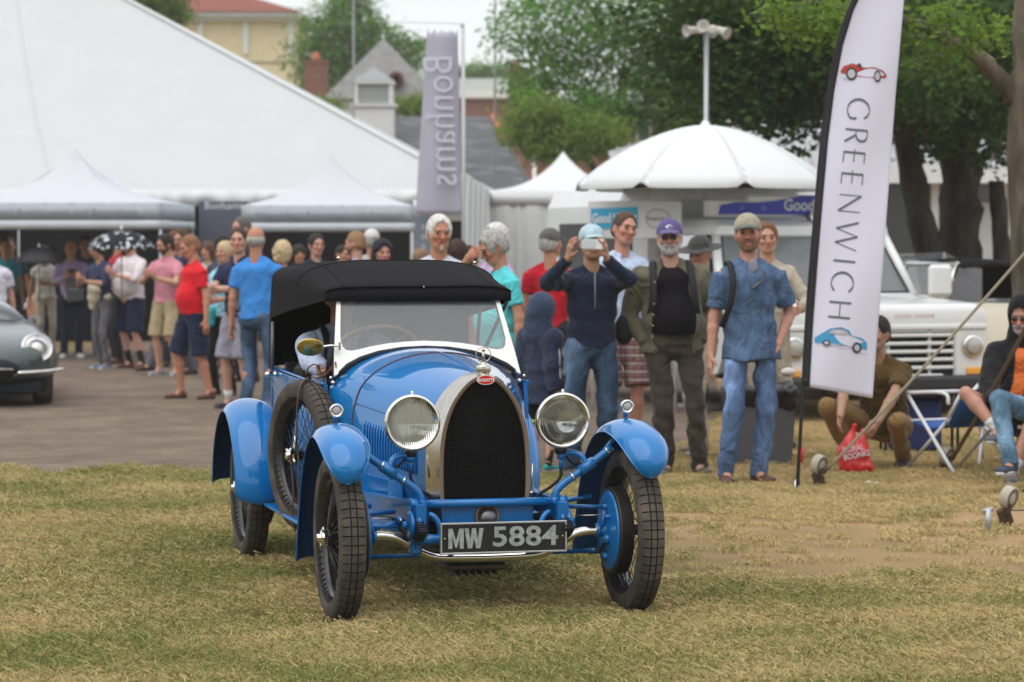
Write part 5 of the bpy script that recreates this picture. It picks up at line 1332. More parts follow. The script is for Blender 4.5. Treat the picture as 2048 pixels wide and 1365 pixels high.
b = MB(); b.tube(catmull([P_(.075, -.125, 1.41), P_(.03, -.150, 1.35), P_(-.035, -.155, 1.30)], 5), [.010] * 5 + [.016] * 6, n=6, flat=.5); b.build('sunglasses_on_collar', GLAS_M, pb_['root'])
pn = person('man in pale blue cap and navy zip sweater holding up a white phone', at_foot(1178, 955), 6, 1.76, OLIVE, ('short', DARKH),
    top=dict(col=(.012, .018, .042), mat='navy_sweater', hem=.93, sleeve=1.95, neck=.006, wr=.008, flare=.006, slw=1.12), bottom=dict(col=(.038, .068, .115), kind='jeans', mat='mid_jeans', wide=1.08, wr=.015), shoes=((.08, .06, .05), (.05, .05, .05)),
    arms=(((-.195, -.36, 1.555), (-1, -.2, -.7), 'camera'), ((.075, -.36, 1.555), (1, -.2, -.75), 'camera')), head=(2, -2, 0), fat=1.08, cap=('cap', (.42, .55, .60), (.42, .55, .60)), seed=11, **NEAR)
P_ = pn['P']; b = MB(); b.box(P_(-.06, -.405, 1.655), (.138, .009, .070), bev=.004); ph = b.build('phone', mat('white_phone', (.75, .76, .78), .3), None); ph.matrix_world = pn['root'].matrix_basis.copy(); tag(ph, 'white phone held up by the man in the navy sweater', 'phone')
b = MB(); b.box((-.06 * pn['s'], -.411 * pn['s'], 1.655 * pn['s']), (.10, .004, .058)); b.build('phone_back', mat('phone_back', (.55, .58, .62), .25), ph)
b = MB(); b.tube([P_(0, -.125, 1.46), P_(0, -.137, 1.30), P_(0, -.138, 1.20)], .0035, n=5); b.build('zip', mat('zip_grey', (.3, .3, .33), .4), pn['root'])
b = MB(); b.ball(P_(.25, .10, 1.05), (.07, .05, .11), 12); b.build('sling_bag', mat('strap_black', (.012, .012, .016), .8), pn['root'])
pp = person('tall brown-haired man in pale blue polo and red checked shorts', at_foot(1243, 905), 10, 1.88, (.50, .25, .19), ('short', BROWNH),
    top=dict(col=(.40, .50, .68), kind='check', col2=(.50, .58, .72), mat='pale_check', hem=.90, sleeve=.66, collar=True, wr=.007, flare=.014), bottom=dict(col=(.22, .11, .10), kind='plaid', col2=(.14, .085, .10), mat='red_plaid', short=1.0, wide=1.2), shoes=(BSH[0], BSH[1]),
    arms=('down', 'down'), head=(12, 2, 8), fat=1.0, seed=15, vox=.0075, cv=.011)
person('man in wide dark hat and khaki trousers half hidden by the olive jacket', at_foot(1398, 912), -60, 1.68, PALE, ('short', GREYH), top=dict(col=(.05, .045, .045), hem=.92, sleeve=1.9), bottom=dict(col=(.36, .30, .225), mat='khaki_baggy', wide=1.25, wr=.012),
    shoes=((.22, .18, .14), (.1, .09, .08)), arms=('down', 'hold'), head=(30, 12, 0), cap=('hat', (.055, .050, .050)), feet=((-.22, .12), (.16, -.12)), seed=17, **MID)
person('brown-haired man in beige jacket behind the denim shirt', at_foot(1531, 895), 12, 1.80, PALE, ('full', (.16, .07, .03)), top=dict(col=(.46, .41, .32), mat='beige_jacket', hem=.85, sleeve=1.95, collar=True, flare=.02, slw=1.1), bottom=dict(col=(.35, .30, .23)), shoes=BSH,
    arms=('down', 'bend'), head=(-10, 0, -4), seed=19, **MID)
# crouching man
pc = person('crouching man in brown t-shirt and tan trousers half behind the white flag', at_foot(1754, 938), -26, 1.78, (.40, .235, .155), ('short', DARKH), top=dict(col=(.095, .058, .018), mat='brown_tee', hem=.93, sleeve=.75, neck=.01, slw=1.1), bottom=dict(col=(.27, .165, .065), mat='tan_trousers', wr=.009),
    shoes=((.03, .03, .032), (.02, .02, .02)), pelvis=(.02, .16, .32), lean=(24, 0, 0), knees=((-.30, -.24, .46), (.25, -.30, .37)), ankles=((-.20, .06, .09), (.17, .10, .09)), arms=(((-.13, -.44, .40), (-1, -.3, .4), 'down'), ((.13, -.48, .30), (1, -.5, .2), 'down')), head=(-10, -22, 0), fat=1.08, seed=23, **NEAR)
# red carrier bag
bg = Field(); o_ = Vector((G(1672, 925).x, 19.75, 0)); bg.ell((0, 0, .13), (.115, .085, .13), k=.03); bg.ell((.02, 0, .05), (.125, .09, .06), k=.03); bg.seg((-.02, 0, .22), (0, 0, .34), .05, .018, k=.03); bg.seg((.03, 0, .20), (.07, .0, .30), .045, .012, k=.03)
bgo = ob('carrier_bag', bg.mesh('bag', .007, wrinkle=.012, seed=3, wl=.7), mat('red_plastic', (.58, .018, .018), .28, coat=.4, bump=.01, bscale=22), None, label='red plastic carrier bag with white print held by the crouching man', category='bag'); bgo.location = o_
for tx_, x_, z_ in (('DURAL', -.015, .185), ('BOONKS', .01, .14)): text('bag_lettering', tx_, .058, Matrix.Translation((x_, -.098, z_)) @ Matrix.Rotation(R(-12), 4, 'Y') @ STAND, mat('white_print', (.62, .64, .66), .6), bgo, offset=.001, sx=.8)
# child in striped hooded top
pk_ = person('child in navy hooded top with white sleeve stripes and lime trimmed shorts', at_foot(1083, 942), 138, 1.26, PALE, ('short', BROWNH), top=dict(col=(.030, .040, .080), mat='navy_hoodie', hem=.72, sleeve=1.95, flare=.035, slw=1.45, g=.034, collar=False), bottom=dict(col=(.012, .012, .013), short=.95, wide=1.3),
    shoes=((.02, .26, .22), (.45, .45, .42), ((.015, .015, .017), .14)), arms=('down', 'down'), head=(10, 10, 0), cap=('hood', (.040, .060, .110)), seed=27, hsf=1.38, **NEAR)
sh, e = pk_['el'][0]; w_ = pk_['wr'][0]; b = MB(); o1 = Vector((-.075, 0, 0))
for q in (-.020, 0, .020): b.tube(catmull([sh + Vector((-.058, q, .03)), sh.lerp(e, .5) + Vector((-.073, q, .0)), e + Vector((-.070, q, 0)), w_ + Vector((-.055, q, .03))], 5), .0062, n=6)
build_parts(b, 'sleeve_stripe', mat('white_stripe', (.65, .65, .65), .7), pk_['root'], grow=0)
b = MB()
for i in (0, 1): k2 = pk_['hips'][i].lerp(pk_['kn'][i], .94); b.lathe([(.078, -.010), (.082, 0), (.078, .010)], c=k2, n=18)
build_parts(b, 'shorts_trim', mat('lime_trim', (.45, .70, .03), .7), pk_['root'])
person('man in red polo and grey cap behind the child in navy', at_foot(1103, 868), 165, 1.76, TAN, ('short', GREYH), top=dict(col=(.48, .012, .025), mat='red_polo_b', hem=.92, sleeve=.65, collar=True), bottom=dict(col=(.03, .03, .035), mat='charcoal_trs'), shoes=BSH, arms=('down', 'down'), cap=('cap', (.10, .095, .095)), head=(-25, 0, 0), seed=29, **MID)
# aqua polo, hand over face
pq = person('grey-haired man in aqua polo rubbing his face with his hand', at_foot(1003, 930), -62, 1.74, (.47, .23, .15), ('wavy', GREYH), top=dict(col=(.10, .58, .62), mat='aqua_polo', hem=.90, sleeve=.70, collar=True, flare=.016), bottom=dict(col=(.30, .26, .2), mat='stone_trs'), shoes=BSH,
    arms=('face', 'down'), head=(-4, 26, 0), fat=1.10, belly=.3, beard=((.5, .48, .45), .002, 1), seed=31, **NEAR)
b = MB(); p = pq['HP'](-.0, -.13, 1.66); b.box(pq['wr'][1] + Vector((0, -.05, -.10)), (.012, .20, .26), rot=(0, .1, .3)); b.build('programme', mat('printed_paper', (.58, .56, .48), .5, col2=(.25, .22, .12), v2scale=9), pq['root'])
person('second grey-haired man in lavender shirt behind the aqua polo', at_foot(985, 872), -60, 1.80, TAN, ('wavy', WHITEH), top=dict(col=(.42, .32, .50), mat='lavender_shirt', hem=.9, sleeve=.7, collar=True), bottom=dict(col=(.3, .27, .2)), shoes=BSH, seed=33, **MID)
pw = person('white-haired tanned man in white shirt behind the black hood', at_foot(873, 922), 6, 1.84, (.44, .205, .125), ('full', WHITEH), top=dict(col=(.58, .64, .72), mat='white_blue_shirt', hem=.9, sleeve=.7, collar=True, wr=.006), bottom=dict(col=(.06, .07, .10)), shoes=BSH, arms=('down', 'down'), head=(6, 3, 0), fat=1.14,
    beard=((.55, .53, .50), .002, 1), seed=35, **NEAR)
person('dark brown-haired woman seen from behind, beside the white-haired man', at_foot(915, 850), 170, 1.66, PALE, ('bob', (.035, .018, .012)), top=dict(col=(.40, .42, .55)), bottom=dict(col=(.05, .05, .07)), shoes=BSH, female=True, seed=37, **MID)
person('person with curly dark brown hair half behind the grey-haired pair', at_foot(938, 838), 120, 1.60, TAN, ('curly', (.030, .016, .010)), top=dict(col=(.55, .5, .6)), bottom=dict(col=(.05, .05, .07)), shoes=BSH, female=True, seed=39, **MID)
person('short person with light brown hair left of the white-haired man', at_foot(838, 812), 150, 1.58, PALE, ('short', (.22, .13, .07)), top=dict(col=(.5, .4, .4)), bottom=dict(col=(.05, .05, .07)), shoes=BSH, seed=41, **MID)
ph_ = person('young man in black hooded top looking sternly at the camera', at_foot(766, 818), 12, 1.66, (.52, .27, .22), ('short', DARKH), top=dict(col=(.014, .014, .018), mat='black_hoodie', hem=.9, sleeve=1.9), bottom=dict(col=(.03, .03, .04)), shoes=BSH, cap=('hood', (.014, .015, .022)), head=(6, 4, 0), seed=43, **MID)
person('man with light brown hair looking away to the left, behind the hood', at_foot(712, 800), -112, 1.76, (.52, .28, .20), ('short', (.26, .15, .075)), top=dict(col=(.30, .40, .60), collar=True), bottom=dict(col=(.05, .05, .07)), shoes=BSH, head=(8, 4, 0), beard=((.10, .055, .03), .001), seed=45, **MID)
person('person in white cap behind the light brown-haired man', at_foot(745, 770), -170, 1.80, TAN, ('short', GREYH), top=dict(col=(.5, .5, .5)), bottom=dict(col=(.05, .05, .07)), shoes=BSH, cap=('cap', (.60, .60, .58)), seed=47, **FAR)
person('young dark-haired man peering over the left end of the hood', at_foot(686, 778), 30, 1.62, (.46, .25, .15), ('short', DARKH), top=dict(col=(.05, .055, .07)), bottom=dict(col=(.05, .05, .07)), shoes=BSH, head=(10, 2, 6), seed=49, **MID)
ps = person('smiling dark-haired man in dark suit behind the hood', at_foot(636, 782), 18, 1.74, (.50, .28, .21), ('full', DARKH), top=dict(col=(.022, .026, .040), mat='dark_suit', hem=.85, sleeve=1.95, collar=True), bottom=dict(col=(.03, .03, .04)), shoes=BSH, head=(4, 0, 3), seed=51, **MID)
b = MB(); b.ball(ps['P'](.0, -.115, 1.42), (.035, .02, .06), 10); b.build('shirt_front', mat('white_shirt_front', (.7, .7, .72), .7), ps['root'])

# -- left-hand crowd
pt = person('bald man in bright blue t-shirt and jeans with a programme under his arm', at_foot(513, 828), 158, 1.80, (.44, .215, .135), ('fringe', (.36, .34, .32)), top=dict(col=(.045, .235, .62), mat='blue_tee', hem=.91, sleeve=.72, wr=.007, slw=1.1), bottom=dict(col=(.050, .092, .155), kind='jeans', mat='worn_jeans', wr=.011),
    shoes=((.30, .27, .22), (.1, .1, .1)), arms=('bend', 'down'), head=(14, 0, 0), fat=1.10, seed=53, **MID)
b = MB(); b.box(pt['P'](.235, -.02, 1.13), (.02, .15, .24), rot=(R(10), 0, 0)); b.build('programme', mat('printed_paper', (.58, .56, .48), .5, col2=(.25, .22, .12), v2scale=9), pt['root'])
pv = person('young man in navy polo and grey shorts with arms folded', at_foot(478, 818), -34, 1.79, (.52, .29, .22), ('short', (.05, .028, .018)), top=dict(col=(.014, .018, .060), mat='navy_polo', hem=.92, sleeve=.70, collar=True), bottom=dict(col=(.27, .26, .31), mat='grey_shorts', short=1.0, wide=1.2), shoes=((.02, .022, .03), (.10, .10, .11), ((.66, .66, .66), .10)),
    arms=('crossed', 'crossed'), head=(30, 0, 0), seed=55, **MID)
person('tall grey-haired man behind the young man in navy', at_foot(488, 765), -50, 1.95, (.48, .26, .19), ('short', (.10, .09, .085)), top=dict(col=(.020, .022, .030)), bottom=dict(col=(.03, .03, .04)), shoes=BSH, head=(0, 0, 0), seed=57, **MID)
person('blonde woman in dark jacket seen from behind', at_foot(564, 806), 172, 1.66, PALE, ('bob', BLONDE), top=dict(col=(.016, .018, .028), mat='dark_jkt', hem=.80, sleeve=1.9, flare=.02), bottom=dict(col=(.22, .19, .18), kind='print', col2=(.09, .07, .06), mat='print_trousers', wide=1.1), shoes=((.4, .36, .3), (.3, .28, .25)), female=True, seed=59, **MID)
person('toddler in pink top carried above the blonde woman', at_foot(549, 764), -50, 1.00, (.46, .26, .18), ('curly', (.11, .045, .02)), top=dict(col=(.72, .12, .20), mat='pink_top', hem=.62, sleeve=1.8), bottom=dict(col=(.2, .2, .3)), shoes=WHS, hsf=1.45, seed=61, pelvis=(0, 0, 1.52), knees=((-.08, -.15, 1.34), (.08, -.15, 1.34)), ankles=((-.08, -.10, 1.04), (.08, -.10, 1.04)), **MID)
pr_ = person('man in red polo and navy shorts looking down to the left', at_foot(386, 799), -58, 1.73, (.50, .23, .15), ('short', (.22, .11, .05)), top=dict(col=(.62, .012, .022), mat='red_polo', hem=.93, sleeve=.70, collar=True, wr=.006, slw=1.1), bottom=dict(col=(.012, .020, .050), mat='navy_shorts', short=1.02, wide=1.25),
    shoes=((.11, .04, .022), (.04, .03, .02)), arms=('down', 'down'), head=(-6, 18, 0), fat=1.10, belly=.25, feet=((-.16, -.10), (.16, .10)), seed=63, **MID)
pbw = person('blonde woman in aqua top with teal sweater round her waist', at_foot(445, 792), -30, 1.66, PALE, ('tied', BLONDE), top=dict(col=(.30, .58, .68), mat='aqua_top', hem=.92, sleeve=.6), bottom=dict(col=(.012, .014, .016), wide=.85, mat='black_leggings'), shoes=((.02, .02, .03), (.1, .1, .1)), arms=('down', 'bend'), female=True, seed=65, **MID)
tw = Field(); Pq = pbw['P']; tw.seg(Pq(-.16, -.04, 1.00), Pq(.16, -.05, 1.00), .055, k=.03); tw.seg(Pq(-.05, -.13, 1.0), Pq(-.06, -.14, .84), .04, k=.03); tw.seg(Pq(-.16, .05, 1.02), Pq(.16, .05, 1.02), .06, k=.03); ob('tied_sweater', tw.mesh('tied', .012, wrinkle=.008, seed=2), cloth('teal_knit', (.03, .42, .46)), pbw['root'])
person('dark-haired man half hidden behind the woman in aqua', at_foot(448, 758), 140, 1.74, TAN, ('short', DARKH), top=dict(col=(.05, .06, .08)), bottom=dict(col=(.03, .03, .04)), shoes=BSH, seed=67, **FAR)
person('man in navy jacket and grey trousers, one leg stretched out', at_foot(345, 750), -50, 1.84, PALE, ('full', BROWNH), top=dict(col=(.020, .032, .085), mat='navy_jacket', hem=.86, sleeve=1.9, flare=.015), bottom=dict(col=(.13, .125, .15), mat='grey_trs', wide=1.1), shoes=((.06, .022, .016), (.03, .02, .02)), arms=('pocket', 'pocket'),
    feet=((-.12, -.30), (.14, .18)), head=(20, 10, 0), pelvis=(.06, .10, .93), seed=69, **MID)
person('bearded man in pink shirt and khaki shorts looking at his phone', at_foot(335, 752), -30, 1.76, PALE, ('full', DARKH), top=dict(col=(.58, .24, .30), mat='pink_shirt', hem=.93, sleeve=.68, collar=True), bottom=dict(col=(.40, .32, .19), mat='khaki_shorts', short=1.0, wide=1.15), shoes=((.3, .3, .33), (.4, .4, .4)), arms=('phone', 'phone'),
    beard=((.03, .02, .015), .002), head=(-20, 16, 0), seed=71, **MID)
person('brown-haired person standing behind the man in pink', at_foot(352, 735), 170, 1.80, TAN, ('bob', (.13, .055, .025)), top=dict(col=(.10, .06, .05)), bottom=dict(col=(.03, .03, .04)), shoes=BSH, seed=73, **FAR)
person('stout man in white shirt, sunglasses and navy shorts reading his phone', at_foot(265, 738), -42, 1.78, (.54, .30, .24), ('short', (.16, .07, .03)), top=dict(col=(.66, .60, .62), mat='white_pink_shirt', hem=.93, sleeve=1.25, collar=True, wr=.007), bottom=dict(col=(.012, .018, .045), mat='navy_shorts2', short=1.0, wide=1.25), shoes=((.12, .045, .03), (.06, .04, .03), ((.012, .012, .016), .17)),
    arms=('phone', 'phone'), beard=((.22, .09, .04), .002), glasses='dark', head=(-6, 22, 0), fat=1.25, belly=.8, seed=75, **MID)
ptw = person('dark-haired woman with beige sweater over navy top and grey leggings', at_foot(207, 738), -40, 1.70, (.44, .24, .16), ('bob', (.012, .009, .008)), top=dict(col=(.025, .035, .080), mat='navy_top_w', hem=.95, sleeve=1.1), bottom=dict(col=(.115, .115, .13), mat='grey_leggings', wide=.85), shoes=((.16, .22, .32), (.6, .6, .6)), arms=('phone', 'phone'), female=True, head=(0, 14, 0), lean=(6, 0, 0), seed=77, **MID)
tw = Field(); Pq = ptw['P']; tw.seg(Pq(-.14, -.02, 1.30), Pq(-.13, -.08, 1.12), (.05, .03), k=.02); tw.seg(Pq(.02, -.14, 1.12), Pq(-.12, -.10, .86), (.11, .05), (.05, .03), k=.03); tw.seg(Pq(.14, -.02, 1.0), Pq(-.10, -.12, 1.0), .05, k=.03); ob('draped_sweater', tw.mesh('tied', .012, wrinkle=.008, seed=2), cloth('beige_knit', (.55, .50, .38)), ptw['root'])
person('man in black cap and black trousers behind the woman with beige sweater', at_foot(236, 728), -60, 1.80, TAN, ('short', DARKH), top=dict(col=(.35, .02, .03)), bottom=dict(col=(.010, .010, .012)), shoes=((.06, .022, .016), (.03, .02, .02)), cap=('cap', (.02, .02, .022)), seed=79, **FAR)
pl_ = person('man in lilac shirt and dark jeans raising a camera, grey bag at his chest', at_foot(143, 716), 14, 1.68, (.46, .26, .18), ('fringe', DARKH), top=dict(col=(.48, .36, .60), mat='lilac_shirt', hem=.90, sleeve=1.8, collar=True, wr=.007), bottom=dict(col=(.012, .020, .042), mat='dark_jeans'), shoes=WHS, arms=('phone', 'phone'), fat=1.08, seed=81, **MID)
b = MB(); Pq = pl_['P']; b.box(Pq(.03, -.24, 1.03), (.24, .08, .30), rot=(0, R(-6), 0), bev=.01); b.tube([Pq(-.07, -.24, 1.17), Pq(-.02, -.30, 1.30), Pq(.08, -.24, 1.17)], .007, n=6); b.build('shopping_bag', mat('grey_bag', (.12, .125, .13), .7), None); bag = bpy.context.scene.objects['shopping_bag']; bag.matrix_world = pl_['root'].matrix_basis.copy(); tag(bag, 'grey bag with pale print hanging before the man in lilac', 'bag')
text('bag_lettering', 'Bonhams', .045, Matrix.Translation(Pq(.03, -.285, 1.06)) @ STAND, mat('white_print', (.62, .64, .66), .6), bag)
b = MB(); b.box(Pq(0, -.36, 1.33), (.12, .06, .075), bev=.008); b.lathe([(.03, 0), (.03, .05), (.022, .05)], c=Pq(0, -.40, 1.33), axis=(0, -1, 0), n=12); b.build('camera_body', BLK, None); cb = bpy.context.scene.objects['camera_body']; cb.name = 'handheld_camera'; cb.matrix_world = pl_['root'].matrix_basis.copy(); tag(cb, 'black camera in the hands of the man in lilac', 'camera')
pu = person('woman in white lace top and cream trousers under a black umbrella', at_foot(92, 706), 20, 1.60, OLIVE, ('long', (.012, .009, .008)), top=dict(col=(.62, .60, .55), mat='lace_top', hem=.93, sleeve=.4), bottom=dict(col=(.50, .45, .38), mat='cream_trousers', wide=.9), shoes=WHS, arms=('down', 'hold'), female=True, seed=83, **MID)
def umbrella(label, loc, rad, h, m, tilt, z0):
    t = thing('umbrella', label, 'umbrella', loc, 0); t.rotation_euler = tilt
    for k in range(8):
        a0 = 2 * PI * k / 8; rows = []
        for i in range(9):
            f = i / 8; rows.append([Vector((rad * math.sin(f * 1.25) / math.sin(1.25) * (1 - .05 * f * math.sin(PI * j / 6)) * math.cos(a0 + PI / 4 * j / 6), rad * math.sin(f * 1.25) / math.sin(1.25) * (1 - .05 * f * math.sin(PI * j / 6)) * math.sin(a0 + PI / 4 * j / 6), z0 + h * (math.cos(f * 1.25) - math.cos(1.25)) / (1 - math.cos(1.25)))) for j in range(7)])
        b = MB(); b.grid(rows, thick=.003); b.build('canopy_panel', m, t)
        b = MB(); b.tube([r[0] - Vector((0, 0, .006)) for r in rows], .003, n=4); b.build('rib', BLK, t)
    b = MB(); b.tube([(0, 0, z0 - .55), (0, 0, z0 + h)], .007, n=6); b.build('shaft', BLK, t); b = MB(); b.lathe([(.02, 0), (.008, .03), (.006, .07), (0, .075)], c=(0, 0, z0 + h - .01), n=8); b.build('ferrule', CHR, t); b = MB(); b.tube(catmull([(0, 0, z0 - .55), (0, 0, z0 - .62), (.03, 0, z0 - .66), (.06, 0, z0 - .62)], 4), .012, n=6); b.build('handle', WOOD, t)
w0 = GD(78, 38.9); umbrella('black open umbrella held over the woman in white lace', (w0.x, w0.y, 0), .34, .22, mat('umbrella_black', (.012, .013, .018), .6), (0, R(0), 0), 1.36)
w0 = GD(243, 35.2)
umbrella('black and white flowered umbrella behind the stout man in white', (w0.x, w0.y, 0), .43, .24, cloth('flower_print', (.02, .025, .035), 'print', (.62, .66, .66), sc=.55), (R(0), R(0), 0), 1.56)
person('small child in white shirt beside the woman under the umbrella', at_foot(70, 696), -150, 1.02, TAN, ('short', (.05, .025, .015)), top=dict(col=(.66, .66, .70), mat='child_white', hem=.85, sleeve=1.6, flare=.02), bottom=dict(col=(.4, .4, .45)), shoes=WHS, hsf=1.42, seed=85, arms=('down', 'hold'), **FAR)
person('man in teal t-shirt at the far left edge', at_foot(12, 712), 20, 1.72, (.36, .20, .12), ('short', DARKH), top=dict(col=(.02, .28, .36), mat='teal_tee', sleeve=.65), bottom=dict(col=(.02, .02, .03)), shoes=BSH, seed=87, **FAR)
person('darker man in the shade behind the teal t-shirt', at_foot(24, 704), 10, 1.72, (.30, .16, .10), ('short', DARKH), top=dict(col=(.03, .03, .04)), bottom=dict(col=(.02, .02, .03)), shoes=BSH, seed=88, **FAR)
person('man in white t-shirt leaning beyond the dark green car', at_foot(-8, 765), 30, 1.66, (.48, .26, .19), ('short', BROWNH), top=dict(col=(.66, .64, .72), mat='white_tee_l', sleeve=.7), bottom=dict(col=(.05, .05, .08)), shoes=BSH, arms=('down', 'down'), seed=89, **MID)

person('man in grey jacket at the back between the pink shirt and the red polo', at_foot(372, 728), 20, 1.80, TAN, ('short', BROWNH), top=dict(col=(.14, .14, .15), sleeve=1.9), bottom=dict(col=(.03, .03, .05)), shoes=BSH, seed=101, **FAR)
person('woman in pale blouse at the back beside the display board', at_foot(420, 735), -20, 1.66, PALE, ('long', (.10, .05, .03)), top=dict(col=(.50, .48, .46), sleeve=.8), bottom=dict(col=(.05, .05, .08)), shoes=BSH, female=True, seed=103, **FAR)
person('man in dark blue top under the canopy left of the stout man', at_foot(176, 712), 10, 1.74, OLIVE, ('short', DARKH), top=dict(col=(.03, .05, .10), sleeve=1.9), bottom=dict(col=(.03, .03, .05)), shoes=BSH, seed=105, **FAR)
person('woman with black hair under the second canopy behind the suited man', at_foot(598, 760), 10, 1.62, TAN, ('long', DARKH), top=dict(col=(.20, .20, .24), sleeve=.8), bottom=dict(col=(.05, .05, .08)), shoes=BSH, female=True, seed=107, **FAR)
# -- seated pair at the right edge
pz = person('seated bearded man in black hood and sunglasses over an orange shirt', at_foot(2028, 962), -22, 1.80, (.50, .26, .19), ('short', GREYH), top=dict(col=(.60, .145, .035), mat='orange_shirt', hem=.98, sleeve=.5, neck=.01, jacket=dict(col=(.010, .010, .012), mat='black_zip', hem=.93, sleeve=1.9, open=.080, neck=.03, name='jacket', slw=1.2, wr=.010)),
    bottom=dict(col=(.02, .02, .022), short=.72, wide=1.1, mat='black_shorts'), shoes=((.10, .10, .11), (.45, .44, .42), ((.6, .6, .6), .09)), pelvis=(.02, .30, .42), lean=(8, 0, 0), knees=((-.30, -.16, .60), (.20, -.22, .50)), ankles=((-.06, -.25, .36), (.06, -.34, .09)),
    arms=(((-.10, -.16, .53), (-1, .3, .1), 'hold'), ((.10, -.18, .52), (1, .3, .1), 'hold')), head=(-6, 8, 0), cap=('hood', (.009, .009, .010)), glasses='dark', beard=((.42, .40, .38), .005), fat=1.14, belly=.4, seed=91, **NEAR)
py_ = person('seated person in faded jeans and dark canvas shoes, cut off by the right edge', at_foot(2092, 984), -30, 1.76, TAN, ('short', BROWNH), top=dict(col=(.35, .3, .5), mat='violet_top', hem=.95, sleeve=1.9), bottom=dict(col=(.10, .18, .26), kind='jeans', mat='faded_jeans', wr=.010), shoes=((.035, .045, .07), (.50, .50, .48), ((.02, .03, .06), .10)), pelvis=(.12, .34, .44), lean=(-8, 0, 0),
    knees=((-.26, -.20, .62), (.16, -.20, .52)), ankles=((-.14, -.30, .22), (.02, -.30, .09)), arms=(((-.0, -.10, .66), (-1, .3, .1), 'hold'), ((.16, -.10, .64), (1, .3, .1), 'hold')), seed=93, **NEAR)

# -- driver of the blue car
drv = person('driver in pale blue shirt and dark braces at the wheel of the blue car', (0, 0, 0), 0, 1.74, (.46, .25, .19), ('short', GREYH), top=dict(col=(.46, .54, .72), mat='pale_blue_shirt', hem=.95, sleeve=1.95, collar=True, wr=.008, slw=1.15), bottom=dict(col=(.08, .07, .06)), shoes=BSH,
    pelvis=(0, .30, .70), lean=(-4, 0, 0), knees=((-.12, -.22, .82), (.12, -.22, .82)), ankles=((-.12, -.55, .52), (.12, -.55, .52)), arms=(((-.20, -.30, 1.00), (-1, .1, -.8), 'hold'), ((.15, -.24, 1.08), (1, .1, -.8), 'hold')), seed=95, vox=.010, cv=.012)
cp = Vector((CX, CY, 0)) + Matrix.Rotation(CYAW, 3, 'Z') @ Vector((-.235, 1.86, 0)); drv['root'].location = cp; drv['root'].rotation_euler = (0, 0, CYAW)
b = MB(); Pq = drv['P']
for s in (-1, 1): b.tube(catmull([Pq(s * .09, .10, 1.47), Pq(s * .10, -.0, 1.49), Pq(s * .10, -.125, 1.38), Pq(s * .09, -.14, 1.15)], 4), .018, n=6, flat=.3)
build_parts(b, 'brace', mat('strap_black', (.012, .012, .016), .8), drv['root'])

# ------------------------------------------------------------------ trees
def bark(name, c, c2): return mat(name, c, .95, spec=.1, col2=c2, v2scale=6, var=.3, vscale=9, bump=.02, bscale=14, stretch=(1, 1, .3), detail=6)
BARK_D = bark('bark_dark', (.030, .026, .022), (.055, .048, .038)); BARK_L = bark('bark_pale', (.085, .070, .052), (.15, .125, .095))
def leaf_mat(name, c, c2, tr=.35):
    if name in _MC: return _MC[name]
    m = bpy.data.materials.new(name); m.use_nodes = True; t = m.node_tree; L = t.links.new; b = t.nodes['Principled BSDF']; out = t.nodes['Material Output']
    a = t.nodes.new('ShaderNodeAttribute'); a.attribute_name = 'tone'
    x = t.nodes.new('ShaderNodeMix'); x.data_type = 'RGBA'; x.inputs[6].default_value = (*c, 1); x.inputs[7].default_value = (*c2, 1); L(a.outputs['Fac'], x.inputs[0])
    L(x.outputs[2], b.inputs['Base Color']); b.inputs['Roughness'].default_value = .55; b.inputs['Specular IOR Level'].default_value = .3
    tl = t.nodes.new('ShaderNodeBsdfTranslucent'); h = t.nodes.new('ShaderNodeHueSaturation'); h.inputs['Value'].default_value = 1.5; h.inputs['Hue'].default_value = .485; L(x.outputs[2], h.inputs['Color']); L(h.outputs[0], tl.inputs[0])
    mx = t.nodes.new('ShaderNodeMixShader'); mx.inputs[0].default_value = tr; L(b.outputs[0], mx.inputs[1]); L(tl.outputs[0], mx.inputs[2]); L(mx.outputs[0], out.inputs[0]); _MC[name] = m; return m
